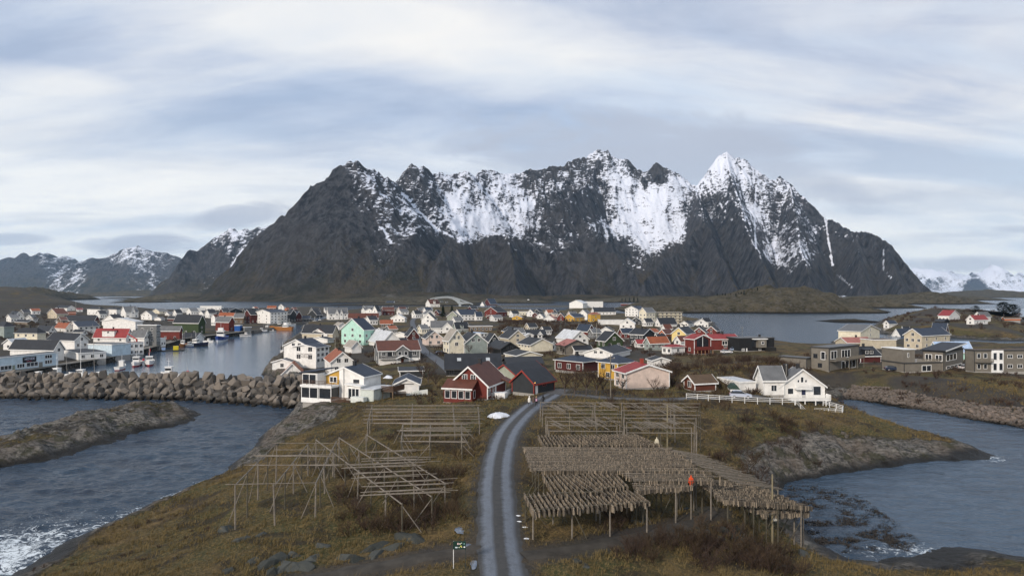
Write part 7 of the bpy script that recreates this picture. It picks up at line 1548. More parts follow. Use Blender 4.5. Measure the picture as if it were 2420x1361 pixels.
MB().prism([(-Y-2.3, 2.3), (-Y-.01, 3.3), (-Y-.01, 3.5), (-Y-2.3, 2.5)], 'x', X-2.8, X+.2).build('porch_roof', roofm('b'), r)
# --- grey garage details
r, i_ = HS['c5']; X, Y, he, hr = i_['X'], i_['Y'], i_['he'], i_['hr']
MB().bb(-X+.5, -X+1.3, -Y-.06, -Y-.003, .1, 2.3).build('door', mat('door_white', (.70, .70, .69)), r); MB().tube((-X+.1, -Y-.15, 2.35), (-X+.1, -Y-.15, 2.6), .12, .12, 8).build('lamp', mat('lamp_glass', (.9, .5, .1)), r)
lm = MATS['lamp_glass']; lm.node_tree.nodes['Principled BSDF'].inputs['Emission Color'].default_value = (1, .45, .1, 1); lm.node_tree.nodes['Principled BSDF'].inputs['Emission Strength'].default_value = 3
# --- grey house with brown roof: cross gable and porch, white ground floor
r, i_ = HS['c2']; X, Y, he, hr = i_['X'], i_['Y'], i_['he'], i_['hr']
MB().bb(-X-.03, X+.03, -Y-.06, -Y+.5, .0, he*.47).build('ground_floor', wallm('W'), r)
gx = .15*X; gw = .30*X
MB().bb(gx-gw, gx+gw, -Y-1.0, -Y+1, he*.47, he+.1).build('cross_gable', wallm('E'), r); MB().prism([(gx-gw, he+.1), (gx+gw, he+.1), (gx, he+1.6)], 'y', -Y-1.0, -Y+2).build('cross_gable_top', wallm('E'), r)
for sg in (-1, 1):
    MB().prism([(gx, he+1.75), (gx+sg*(gw+.5), he-.25), (gx+sg*(gw+.5), he-.02), (gx, he+2.0)], 'y', -Y-1.3, -Y+2.6).build('cross_roof', roofm('b'), r)
    MB().prism([(gx, he+1.70), (gx+sg*(gw+.5), he-.30), (gx+sg*(gw+.5), he+.02), (gx, he+2.04)], 'y', -Y-1.38, -Y-1.303).build('bargeboard', TRIM, r)
    put_window(r, (gx+sg*gw*.5, -Y-1.0, he-.95), math.pi, 1.0, 1.2, TRIM, True, 1)
    MB().prism([(gx, he*.47+.9), (gx+sg*(gw+.4), he*.47-.1), (gx+sg*(gw+.4), he*.47+.08), (gx, he*.47+1.1)], 'y', -Y-2.6, -Y-1.002).build('porch_roof', TRIM, r); stilts(r, [(gx+sg*gw, -Y-2.4)], 0, he*.47, .08)
MB().bb(gx-.5, gx+.45, -Y-.12, -Y-.065, .05, 2.2).build('door', mat('door_brown', (.16, .05, .03)), r); MB().bb(-X, gx-gw-.05, -Y-1.4, -Y-.07, he*.47-.1, he*.47+.05).build('balcony_floor', TRIM, r); rail(r, [(-X, -Y-1.4), (gx-gw-.1, -Y-1.4)], he*.47, .9, mat('grey_rail', (.12, .12, .12)), True)
glazed(r, 'R', -X+.8, -X*.32, he*.53, he-.25, 2, -Y-.01)
# --- white seaside house
r, i_ = HS['e1']; X, Y, he, hr = i_['X'], i_['Y'], i_['he'], i_['hr']
deck(r, -X*.65, X+.4, -Y-2.2, -Y, .18, TRIM, .3, 'balcony_floor'); rail(r, [(-X*.65, -Y-2.2), (X+.4, -Y-2.2), (X+.4, -Y)], .18, 1.0, None, True)
stilts(r, [(-X*.05, -Y-2.0), (X*.42, -Y-2.0), (X*.88, -Y-2.0)], -4.6, -.1, .13)
MB().bb(X*.05, X*.72, -Y-.6, Y*.6, -4.2, -.15).build('basement', mat('basement_render', (.22, .23, .23)), r); put_window(r, (X*.22, -Y-.6, -1.3), math.pi, .9, .9, TRIM, True, 1)
deck(r, -X*.36, X*.34, -Y-1.2, -Y, he-.35, TRIM, .25, 'upper_balcony_floor'); rail(r, [(-X*.36, -Y-1.2), (X*.34, -Y-1.2)], he-.35, .95, None, True, 'upper_balcony_rail')
put_window(r, (-X*.52, -Y, 1.75), math.pi, 1.2, 1.2, TRIM, True, 1); glazed(r, 'R', X*.48, X*.86, .75, 2.95, 1, -Y-.02)
MB().bb(-X*.02, X*.15, -Y-.06, -Y-.003, .3, 2.4).build('door', mat('door_navy', (.02, .025, .06), .4), r)
put_window(r, (0, -Y, he+1.45), math.pi, .55, 1.15, TRIM, True, 1); 
for sg in (-1, 1): put_window(r, (sg*X*.17, -Y, he+1.15), math.pi, .35, .5, TRIM, True, 1)
MB().bb(-.55*X-.4, -.55*X+.4, -.4, .4, he+hr*.3, he+hr+1.1).build('chimney', BRICK, r)
# terrace fence and stairs as things
def fence(label, pts, h=1.0, step=2.4, cat='fence', ground_z=None, name='fence'):
    W3 = [PG(*p) if len(p) == 2 else P(*p) for p in pts]; x0, y0, z0 = W3[0]; root = thing(name, label, cat, (x0, y0, z0))
    m3 = MB()
    for a, b_ in zip(W3[:-1], W3[1:]):
        L = math.hypot(b_[0]-a[0], b_[1]-a[1]); n = max(1, int(round(L/step)))
        for i in range(n+(b_ is W3[-1])):
            u = i/n; MB().box((a[0]+(b_[0]-a[0])*u-x0, a[1]+(b_[1]-a[1])*u-y0, a[2]+(b_[2]-a[2])*u-z0+h/2-.15), (.10, .10, h+.3)).build('post', TRIM, root)
        for q in (.95, .60, .27): MB().tube((a[0]-x0, a[1]-y0-.08, a[2]-z0+h*q), (b_[0]-x0, b_[1]-y0-.08, b_[2]-z0+h*q), .045, .045, 4).build('rail', TRIM, root)
    return root
fence('long white rail fence along the lane above the brown cliff', [(1622, 941, 9.1), (1700, 946, 9.0), (1790, 951, 8.7), (1878, 953, 8.4)], 1.0)
fence('white stair rail slanting down beside the white seaside house', [(1880, 953, 8.4), (1903, 977, 6.2)], .9, 1.2, name='stair_rail')
fence('white terrace fence below the balcony of the seaside house', [(1925, 975, 5.4), (1990, 975, 5.2), (1992, 968, 5.4), (1945, 955, 6.0)], .9, 1.5)
# --- modern red building stilts and glazing, lettered building, sign
r, i_ = HS['d46']; X, Y, he, hr = i_['X'], i_['Y'], i_['he'], i_['hr']
MB().prism([(-X*.72, he*.48), (X*.72, he*.48), (X*.72, he*.95), (0, he+hr*.62), (-X*.72, he*.95)], 'y', -Y-.06, -Y-.003).build('gable_glazing', GLASS, r); MB().bb(-.12, .12, -Y-.10, -Y-.062, he*.48, he+hr*.6).build('mullion', TRIM, r)
deck(r, -X-.3, X+.2, -Y-1.6, -Y, he*.36, wallm('R'), .2, 'balcony_floor'); MB().bb(-X-.3, X+.2, -Y-1.7, -Y-1.603, he*.3, he*.36+1.0).build('balcony_front', wallm('R'), r)
MB().bb(-X+.2, X-.2, -Y-1.0, -Y-.01, -1.2, .0).build('lower_balcony', wallm('R'), r)
stilts(r, [(a*X, -Y-1.5) for a in (-.9, -.45, 0, .45, .95)], -4, he*.3, .12, mat('stilt_pine', (.35, .20, .11)))
r, i_ = HS['d45']; glazed(r, 'R', -i_['X']*.25, i_['X']*.15, i_['he']*.45, i_['he']*.85, 2, -i_['Y']-.01)
def text_on(root, s, size, loc, rz, m, name='lettering'):
    cu = bpy.data.curves.new(name, 'FONT'); cu.body = s; cu.size = size; cu.align_x = 'CENTER'; cu.align_y = 'CENTER'; cu.extrude = .01
    o = bpy.data.objects.new(name, cu); COL.objects.link(o); me = bpy.data.meshes.new_from_object(o.evaluated_get(bpy.context.evaluated_depsgraph_get())); bpy.data.objects.remove(o)
    me.materials.clear(); me.materials.append(m); o = link(name, me, root); o.location = loc; o.rotation_euler = (math.pi/2, 0, rz); return o
r, i_ = HS['b22']; X, Y, he = i_['X'], i_['Y'], i_['he']; tm = mat('letter_grey', (.16, .14, .13))
text_on(r, 'TRANDAMPERI', 1.0, (-X-.03, 0, he*.66), -math.pi/2, tm); text_on(r, '&', .7, (-X-.03, 0, he*.60), -math.pi/2, tm); text_on(r, 'SALTFISKEBRUK', .9, (-X-.03, 0, he*.54), -math.pi/2, tm)
r, i_ = HS['a1']; X, Y, he = i_['X'], i_['Y'], i_['he']
# right face runs along local x at y=-Y
SB = mat('sign_black', (.01, .01, .012), .4); sx = X*.05
f2 = MB().bb(sx-2.6, sx+2.6, -Y-.14, -Y-.02, he*.50, he*.50+1.9).build('sign_board', SB, r); text_on(f2, 'HOVDE', 1.15, (sx, -Y-.16, he*.50+1.15), 0, mat('sign_white', (.7, .72, .85))); MB().bb(sx-1.2, sx+.6, -Y-.17, -Y-.145, he*.50+.25, he*.50+.42).build('sign_line', mat('sign_red', (.35, .02, .05)), f2)
for a, b_, zz, hh in ((X*.55, X*.80, he*.62, 1.4), (X*.55, X*.80, he*.22, 1.5), (-.05*X, X*.33, he*.16, 1.6), (-X*.35, -X*.1, he*.14, 1.6), (-X*.85, -X*.5, he*.12, 1.6)): glazed(r, 'R', a, b_, zz, zz+hh, 3, -Y-.01)
MB().bb(X*.36, X*.48, -Y-.06, -Y-.003, .3, he*.42).build('door', mat('door_grey', (.2, .2, .18)), r); MB().bb(-X*.48, -X*.40, -Y-.06, -Y-.003, .3, he*.40).build('door', mat('door_green_grey', (.22, .25, .2)), r)
# red roofed harbour house dormer
def dormer(k, face, a0, a1, z1, label_roof, wallk, depth=2.5, low=0.0, wn=1):
    r, i_ = HS[k]; X, Y, he, hr = i_['X'], i_['Y'], i_['he'], i_['hr']
    if face == 'L': MB().bb(-X-.06, -X+depth, a0, a1, low, z1).build('dormer', wallm(wallk), r); MB().prism([(-X-.5, z1-.02), (-X+depth+.4, z1+.25), (-X+depth+.4, z1+.42), (-X-.5, z1+.15)], 'y', a0-.3, a1+.3).build('dormer_roof', roofm(label_roof), r)
    else: MB().bb(a0, a1, -Y-.06, -Y+depth, low, z1).build('dormer', wallm(wallk), r); MB().prism([(-Y-.5, z1-.02), (-Y+depth+.4, z1+.25), (-Y+depth+.4, z1+.42), (-Y-.5, z1+.15)], 'x', a0-.3, a1+.3).build('dormer_roof', roofm(label_roof), r)
    for q in range(wn):
        u = a0+(a1-a0)*(q+.5)/wn; p = (-X-.06, u, z1-.8) if face == 'L' else (u, -Y-.06, z1-.8)
        put_window(r, p, math.pi/2 if face == 'L' else math.pi, 1.1, .95, TRIM, i_['D'] < 330, 2)
i_ = HS['a7'][1]; dormer('a7', 'L', -i_['Y']*.30, i_['Y']*.45, i_['he']+i_['hr']*.8, 'r', 'W', 2.5, 0.3)
i_ = HS['e4'][1]; dormer('e4', 'R', -i_['X']*.6, i_['X']*.3, i_['he']+i_['hr']*.75, 'k', 'N', 2.0, i_['he']-.2, 2)
i_ = HS['e13'][1]; dormer('e13', 'R', -i_['X']*.1, i_['X']*.75, i_['he']+i_['hr']*.85, 'n', 'W', 3.0, i_['he']+.3, 2)
i_ = HS['c15'][1]; dormer('c15', 'R', -i_['X']*.3, i_['X']*.2, i_['he']+i_['hr']*.6, 'k', 'J', 1.8, i_['he'], 1)
i_ = HS['c47'][1]; dormer('c47', 'R', -i_['X']*.3, i_['X']*.1, i_['he']+i_['hr']*.7, 'b', 'W', 2.0, i_['he'], 1)
def cross_gable(k, a0, a1, zt, rk, wk, D_=3.0):
    r, i_ = HS[k]; X, Y, he, hr = i_['X'], i_['Y'], i_['he'], i_['hr']; c = (a0+a1)/2; w2 = (a1-a0)/2; ze = he-.2
    MB().bb(a0, a1, -Y-.5, -Y+.5, .3, ze).build('cross_gable', wallm(wk), r); MB().prism([(a0, ze), (a1, ze), (c, zt)], 'y', -Y-.5, -Y+D_*.6).build('cross_gable_top', wallm(wk), r)
    for sg in (-1, 1): MB().prism([(c, zt+.02), (c+sg*(w2+.35), ze-.25), (c+sg*(w2+.35), ze-.08), (c, zt+.22)], 'y', -Y-.8, -Y+D_).build('cross_roof', roofm(rk), r); MB().prism([(c, zt-.05), (c+sg*(w2+.35), ze-.32), (c+sg*(w2+.35), ze-.02), (c, zt+.28)], 'y', -Y-.88, -Y-.803).build('bargeboard', TRIM, r)
    put_window(r, (c, -Y-.5, ze-.6), math.pi, min(1.2, w2), 1.1, TRIM, i_['D'] < 330, 2)
for k, a, b_, f, rk, wk in (('c14', .0, .95, .75, 'g', 'W'), ('a20', -.2, .5, .95, 'g', 'W'), ('b14', -.35, .05, .7, 'g', 'W'), ('b14', .15, .5, .7, 'g', 'W'), ('c21', .1, .6, .7, 'k', 'W'), ('b19', .1, .6, .7, 'b', 'W')):
    i_ = HS[k][1]; cross_gable(k, a*i_['X'], b_*i_['X'], i_['he']+i_['hr']*f, rk, wk)
# roof windows
for k, us in (('c8', (-.52, .55)), ('c10', ())):
    r, i_ = HS[k]; X, Y, he, hr = i_['X'], i_['Y'], i_['he'], i_['hr']
    for u in us:
        s_ = math.atan2(hr, Y); o = MB().box((0, 0, .0), (1.1, 1.2, .14)).build('roof_window', mat('roof_glass', (.40, .43, .45), .2), r); o.location = (u*X, -Y*.45, he+hr*.55+.28); o.rotation_euler = (s_, 0, 0)
# hotel balconies
r, i_ = HS['b1']; X, Y, he = i_['X'], i_['Y'], i_['he']
for q in range(3): deck(r, -X*.1, X*.95, -Y-1.3, -Y, he*(.25+.23*q), TRIM, .15, 'balcony_floor'); rail(r, [(-X*.1, -Y-1.3), (X*.95, -Y-1.3)], he*(.25+.23*q), .9, mat('grey_rail', (.12, .12, .12)), False, step=3)
# scaffolding
r, i_ = HS['d14']; X, Y, he = i_['X'], i_['Y'], i_['he']; root = thing('scaffolding', 'grey scaffolding grid standing against the cream hotel wing', 'scaffolding', r.location, r.rotation_euler[2]); st = mat('scaffold_steel', (.35, .34, .30), .5)
for i in range(15): MB().tube((-X+2*X*i/14, -Y-1.6, -.5), (-X+2*X*i/14, -Y-1.6, he+1), .09, .09, 5).build('upright', st, root)
for q in range(5): MB().bb(-X-.3, X+.3, -Y-1.6, -Y-.3, he*q/4+.1, he*q/4+.22).build('platform', mat('scaffold_plank', (.34, .28, .2)), root)
# balconies of the wooden houses on the right
r, i_ = HS['e3']; X, Y, he = i_['X'], i_['Y'], i_['he']; gw_ = mat('grey_wood', (.16, .145, .12), .9, stripes=(0, .15, .6))
glazed(r, 'R', -X*.9, -X*.5, he*.52, he*.88, 2, -Y-.01); glazed(r, 'R', -X*.2, X*.4, he*.52, he*.88, 3, -Y-.01); glazed(r, 'R', -X*.2, X*.75, .3, he*.40, 4, -Y-.01); glazed(r, 'L', -Y*.6, -Y*.1, he*.5, he*.85, 1, -X-.01)
for a, b_ in ((-X*.95, -X*.3), (-X*.1, X*.98)): deck(r, a, b_, -Y-1.9, -Y, he*.48, gw_, .2, 'balcony_floor'); rail(r, [(a, -Y-1.9), (b_, -Y-1.9)], he*.48, .95, gw_, True)
stilts(r, [(-X*.05, -Y-1.8), (X*.5, -Y-1.8), (X*.95, -Y-1.8)], -.6, he*.47, .1, gw_)
MB().bb(-X*.6, X*1.2, -Y-3.4, -Y-3.0, -1.6, .1).build('retaining_wall', STONE, r)
r, i_ = HS['e10']; X, Y, he = i_['X'], i_['Y'], i_['he']; glazed(r, 'R', -X*.75, X*.3, he*.48, he*.85, 3, -Y-.01); glazed(r, 'R', -X*.75, X*.85, he*.08, he*.22, 4, -Y-.01); glazed(r, 'L', -Y*.9, -Y*.2, he*.5, he*.85, 2, -X-.01); glazed(r, 'L', Y*.1, Y*.8, he*.5, he*.85, 2, -X-.01)
MB().prism([(-X-.9, he+.25), (X+.7, he+1.5), (X+.7, he+1.75), (-X-.9, he+.5)], 'y', -Y-.9, Y+.6).build('mono_pitch_roof', roofm('k'), r); MB().prism([(-X-.95, he+.18), (X+.75, he+1.43), (X+.75, he+1.8), (-X-.95, he+.55)], 'y', -Y-1.0, -Y-.903).build('fascia', TRIM, r)
MB().prism([(-X+.05, he+.02), (X-.05, he+.02), (X-.05, he+1.2), (-X+.05, he+.3)], 'y', -Y+.1, Y-.1).build('upper_wall', wallm('X'), r)
r, i_ = HS['e11']; X, Y, he = i_['X'], i_['Y'], i_['he']; rail(r, [(-X*.3, -Y+.2), (X*.9, -Y+.2)], he+.2, .9, gw_, True); MB().bb(-X, -X*.45, -Y, Y, he+.22, he+4).build('stair_tower', wallm('X'), r); MB().bb(-X-.3, -X*.40, -Y-.3, Y, he+4.002, he+4.2).build('tower_roof', TRIM, r); put_window(r, (-X*.8, -Y, he+2.4), math.pi, .4, 1.2, TRIM, True, 1); glazed(r, 'R', -X*.1, X*.4, .2, 2.1, 2, -Y-.01)
r, i_ = HS['e12']; X, Y, he = i_['X'], i_['Y'], i_['he']; wx = -X*.42
MB().bb(-X*.42, X*.0, -Y-.25, -Y-.003, .0, he+.1).build('white_bay', TRIM, r)
for q in (0, 1):
    for a, b_ in ((-X*.38, -X*.23), (-X*.17, -X*.02)): glazed(r, 'R', a, b_, he*(.08+.48*q), he*(.44+.48*q), 1, -Y-.26)
    for a in (-X*.85, -X*.62): put_window(r, (a, -Y, he*(.28+.48*q)), math.pi, .9, 1.3, TRIM, True, 1)
    for a in (X*.25, X*.6): put_window(r, (a, -Y, he*(.28+.45*q)), math.pi, 1.4, .9, TRIM, True, 2)
deck(r, -X, -X*.45, -Y-1.4, -Y, he*.5, gw_, .2, 'balcony_floor'); rail(r, [(-X, -Y-1.4), (-X*.45, -Y-1.4)], he*.5, .9, gw_, True)
# storage tank
x, y, z = PG(1365, 727); o = MB().tube((0, 0, 0), (0, 0, 11), 4.5, 4.5, 20).build('storage_tank', mat('tank_white', (.7, .7, .7), .5)); o.location = (x, y, z); tag(o, 'round white storage tank in front of the fish hall', 'tank')
# arched bridge
D_ = 1190; br = thing('arch_bridge', 'grey concrete arch bridge hunched over the strait behind the village', 'bridge', PD(1086, 722, D_)); bx_, by_, bz_ = br.location
def bp2(cx_, cy_): q = PD(880+cx_/5.042, 680+cy_/5.042, D_); return (q[0]-bx_, q[2]-bz_)
top = [bp2(a, b_) for a, b_ in ((690, 128), (760, 112), (830, 103), (900, 100), (960, 108), (1020, 125), (1080, 148), (1150, 172), (1200, 192))]
und = [bp2(a, b_) for a, b_ in ((735, 133), (780, 120), (840, 112), (900, 110), (950, 120), (1000, 150), (1030, 185))]
con = mat('bridge_concrete', (.30, .33, .35), .8); t_ = 1.6
MB().prism(top + [(a, b_-t_) for a, b_ in reversed(top)], 'y', -5, 5).build('road_deck', con, br)
f = MB()
for sg in (0,): f.prism([(a, b_-t_-.01) for a, b_ in top[1:6]] + [bp2(1045, 145), bp2(1045, 190), bp2(1025, 190)] + [(a, b_-t_*1.2) for a, b_ in reversed(und[:-1])], 'y', -4, 4)
f.build('arch', con, br); f = MB(); a, b_ = bp2(1030, 160), bp2(1058, 222); f.bb(a[0], b_[0], -3.5, 3.5, b_[1], a[1]).build('pier', con, br)
f = MB(); f.prism([bp2(1045, 165), bp2(1110, 172), bp2(1150, 183), bp2(1150, 190), bp2(1100, 190), bp2(1050, 200)], 'y', -4, 4).build('side_span', con, br)

r, i_ = HS['d47']; X, Y, he = i_['X'], i_['Y'], i_['he']
MB().bb(-X*.05, X*.42, -Y-1.6, -Y+.3, he*.30, he*.92).build('grey_box', wallm('X'), r); MB().bb(-X*.28, X*.48, -Y-1.9, -Y+.2, he*.925, he*.985).build('canopy', TRIM, r)
MB().bb(-X*.27, -X*.06, -Y-.12, -Y-.003, he*.32, he*.85).build('recess', GLASS, r); glazed(r, 'R', X*.12, X*.28, he*.55, he*.78, 1, -Y-1.61); MB().bb(-X*.6, -X*.54, -Y-.08, -Y-.003, 0, he*.26).build('door', TRIM, r)
for a in (-X*.85, X*.1): glazed(r, 'R', a, a+X*.16, he*.06, he*.24, 2, -Y-.01)
MB().bb(X*.45, X*.85, -Y-3, -Y, 0, he*.33).build('dark_terrace', mat('terrace_black', (.02, .02, .02)), r); MB().bb(X*.5, X*.58, -.4, .4, he+.2, he+1.2).build('chimney', BRICK, r)
# ------------------------------------------------------------------ vegetation
def leafmat(name, a, b_, rough=.9):
    m = bpy.data.materials.new(name); m.use_nodes = True; t = NT(m.node_tree); pos = t.n('ShaderNodeNewGeometry').outputs['Position']; oi = t.n('ShaderNodeObjectInfo').outputs['Random']
    n = t.noise(pos, .6, 4, .7); n2 = t.noise(pos, 5, 2, .7)
    c = t.mix(t.mapr(t.math('ADD', t.math('MULTIPLY', n, .7), t.math('MULTIPLY', n2, .3)), .3, .7), a, b_); c = t.mix(t.math('MULTIPLY', oi, .4), c, tuple(x*.6 for x in a))
    b = t.n('ShaderNodeBsdfPrincipled', {'Base Color': c, 'Roughness': rough, 'Specular IOR Level': .1}); t.n('ShaderNodeOutputMaterial', {0: b.outputs[0]}); return m
TWIG = leafmat('bare_twigs', (.030, .021, .017), (.090, .062, .048)); TWIGR = leafmat('rusty_twigs', (.040, .028, .018), (.095, .066, .042)); GRASS = leafmat('dry_grass', (.045, .038, .014), (.33, .245, .115)); NEED = leafmat('spruce_needles', (.008, .014, .009), (.026, .038, .020)); BARK = leafmat('bark', (.06, .05, .045), (.13, .11, .10))
def grow(mb, p, d, L, r, depth, rd, spread=.6, kids=3, up=.25):
    q = p + d*L; mb.tube(p, q, r, r*.62, 3 if depth < 2 else 4, caps=False)
    if depth == 0: return
    for k in range(kids):
        nd = d + np.array([rd.gauss(0, spread), rd.gauss(0, spread), rd.gauss(up*.5, spread*.5)]); nd /= np.linalg.norm(nd)
        s_ = p + d*L*rd.uniform(.45, 1.0); grow(mb, s_, nd, L*rd.uniform(.55, .85), max(r*.55, .008), depth-1, rd, spread, kids, up)
def shrub_mesh(seed, h=1.6, stems=9, depth=2, r=.022, name='shrub', m=TWIG, spread=.42, kids=4):
    rd = random.Random(seed); mb = MB()
    for i in range(stems):
        a = rd.uniform(0, 6.28); d = np.array([math.cos(a)*.55, math.sin(a)*.55, 1.0]); d /= np.linalg.norm(d); o = np.array([rd.gauss(0, .28), rd.gauss(0, .28), -.1]); grow(mb, o, d, h*rd.uniform(.35, .5), r, depth, rd, spread, kids)
    return mb.mesh(name, m)
SHR = [shrub_mesh(i, 1.5+.2*(i % 3), 9, 2, .024, m=TWIGR if i % 3 == 2 else TWIG) for i in range(6)]
def tree_parts(seed, h):
    rd = random.Random(seed); tk = MB(); cr = MB(); tk.tube((0, 0, -.4), (rd.uniform(-.1, .1), rd.uniform(-.1, .1), h*.32), h*.022, h*.015, 6)
    for i in range(6):
        a = 6.28*i/6+rd.uniform(-.4, .4); d = np.array([math.cos(a)*.75, math.sin(a)*.75, 1.0]); d /= np.linalg.norm(d); grow(cr, np.array([0, 0, h*rd.uniform(.12, .32)]), d, h*rd.uniform(.24, .32), h*.014, 4, rd, .36, 3, .35)
    return tk.mesh('trunk', BARK), cr.mesh('crown', TWIG)
TREES = [tree_parts(40+i, 6.0) for i in range(4)]
rv = random.Random(99); TN = [0]
def tree(px, py, h, label, group=None):
    x, y, z = PG(px, py); root = thing('bare_tree', label, 'tree', (x, y, z-.05), rv.uniform(0, 6.28), group); a, b_ = TREES[TN[0] % 4]; TN[0] += 1
    link('trunk', a, root); link('crown', b_, root); k = h/6.0; root.scale = (k, k, k)
for px, py, h, lb in ((1335, 930, 6.0, 'bare tree at the right road edge beyond the walkers'), (1358, 934, 6.5, 'bare spreading tree between the road and the ochre house, left of two'), (1385, 936, 7.5, 'tallest bare tree before the dark red hipped house'), (1410, 934, 6.5, 'bare tree just left of the utility pole with crossarm'), (1425, 930, 5, 'small bare tree behind the utility pole with crossarm'),
    (1012, 906, 6.5, 'round rusty bare tree right of the white garage'), (1000, 900, 6, 'bare tree directly behind the white garage'), (1030, 915, 4.5, 'low bare tree between white garage and red house'), (1085, 880, 5, 'bare tree before the long black roof left of the red chimney'), (1125, 880, 4.5, 'bare tree before the long black roof with roof windows'),
    (1560, 950, 4.5, 'bare tree beside the lane below the salmon pink house'), (1470, 925, 4, 'bare tree at the left corner of the salmon pink house'), (1545, 925, 3.5, 'small bare tree under the right window of the salmon pink house'), (1700, 893, 5, 'bare tree behind the rust red barn'), (1655, 895, 5.5, 'bare tree left behind the rust red barn'), (1590, 890, 5, 'bare tree right of the salmon pink house'),
    (818, 812, 5, 'bare tree left front of the mint house'), (845, 818, 4, 'bare tree before the windowless weathered shed'), (1108, 838, 5, 'bare tree against the sage grey house wall'), (1160, 840, 4.5, 'bare tree between the sage grey and charcoal houses'), (1020, 815, 4.5, 'bare tree right of the pale pink house'), (1330, 838, 5, 'reddish bare tree right of the low cream gable'), (1305, 850, 4.5, 'reddish bare tree behind the grey garage roof'),
    (105, 762, 8, 'wide bare tree in the far left village'), (80, 765, 7, 'bare tree left beside the wide bare tree'), (215, 800, 6, 'bare tree left of the bright red roof by the harbour'), (15, 800, 5, 'bare tree before the grey green house at left edge'), (392, 757, 6, 'bare tree above the red boathouse with grey roof'), (350, 755, 4, 'bare tree between white gables above the four storey block'),
    (965, 762, 7, 'bare tree right of the low wide white gabled house'), (1415, 760, 5, 'bare tree among brown scrub left of the hotels'), (1240, 757, 6, 'bare tree in scrub below the ochre yellow house'), (1610, 770, 5, 'bare tree right of the large steep black roof'), (1500, 775, 5, 'bare tree at foot of the white gabled house below the hotels')):
    tree(px, py, h, lb)
# evergreens
def conifer(px, py, h, label, kind='spruce', zb=None):
    x, y, z = PG(px, py) if zb is None else P(px, py, zb); rd = random.Random(int(px*7+py)); root = thing('spruce_tree' if kind == 'spruce' else 'pine_tree', label, 'tree', (x, y, z)); MB().tube((0, 0, -.5), (0, 0, h*.9), h*.025, .04, 6).build('trunk', BARK, root); mb = MB()
    for i in range(620 if y < 900 else 300):
        u = rd.random(); a = rd.uniform(0, 6.28)
        if kind == 'spruce': zc = h*(.12+.88*u); rr = h*.26*(1-u)**.85*rd.uniform(.3, 1.05)
        else: zc = h*(.38+.58*u); rr = h*.36*math.sqrt(max(0, 1-(2*u-1)**2))*rd.uniform(.2, 1.1)*(1+.25*math.sin(a*3+px))
        c = np.array([rr*math.cos(a), rr*math.sin(a), zc]); s_ = h*.055*rd.uniform(.6, 1.4); e = np.array([math.cos(a), math.sin(a), -.35 if kind == 'spruce' else .15]); g = np.array([-math.sin(a), math.cos(a), rd.uniform(-.4, .4)])
        mb.add([c-e*s_, c+g*s_*.6, c+e*s_*1.3, c-g*s_*.6], [(0, 1, 2, 3)])
    mb.build('crown', NEED, root)
conifer(1047, 752, 12, 'dark spruce beside the pale sage gabled house')
conifer(1068, 742, 11, 'dark spruce behind the pale sage gabled house')
for i, (px, py, h, lb) in enumerate(((2372, 758, 15, 'left tall dark pine on the right island'), (2394, 760, 14, 'right tall dark pine on the right island'), (2306, 745, 9, 'lone small pine behind the red roofed island houses'))): conifer(px, py, h, lb, 'pine')
for i, (px, py, h) in enumerate(((1478, 716, 12), (1488, 716, 14), (1498, 717, 15), (1507, 717, 13), (1470, 715, 12), (1585, 712, 10), (1605, 710, 9), (1562, 712, 9))): conifer(px, py, h, ['leftmost but one spruce of the clump beside the red and white building', 'middle spruce behind the red and white building', 'tallest spruce right of the red and white building', 'rightmost spruce of the clump beside the red and white building', 'spruce left behind the red and white building', 'lone spruce on the low heath hill, middle of three', 'lone spruce on the low heath hill, right one of three', 'lone spruce on the low heath hill, left one of three'][i], 'spruce', 4 if py > 713 else 6)
hillgrp = dict(D=1050)
for i in range(16):
    u = i/15; px = 1695+u*95; y_ = 1045+rv.uniform(-25, 25); 
    pyb = np.interp(px, [1695, 1735, 1762, 1785, 1800], [703, 700, 694, 687, 683]); x, y, z = PD(px, pyb+2, y_)
    rd = rv; root = thing('spruce_tree', 'small dark spruce in the row climbing the heath hill across the sound', 'tree', (x, y, z), 0, 'spruces climbing the far heath hill'); k = rv.uniform(5, 8); mb = MB()
    for j in range(120):
        u2 = rv.random(); a = rv.uniform(0, 6.28); rr = k*.28*(1-u2)**.8*rv.uniform(.3, 1); c = np.array([rr*math.cos(a), rr*math.sin(a), k*(.05+.95*u2)]); s_ = k*.09; mb.add([c-np.array([s_, 0, 0]), c+np.array([0, s_, .3*s_]), c+np.array([s_, 0, -s_*.5]), c-np.array([0, s_, 0])], [(0, 1, 2, 3)])
    mb.build('crown', NEED, root); MB().tube((0, 0, -1.5), (0, 0, k*.8), .15, .05, 5).build('trunk', BARK, root)
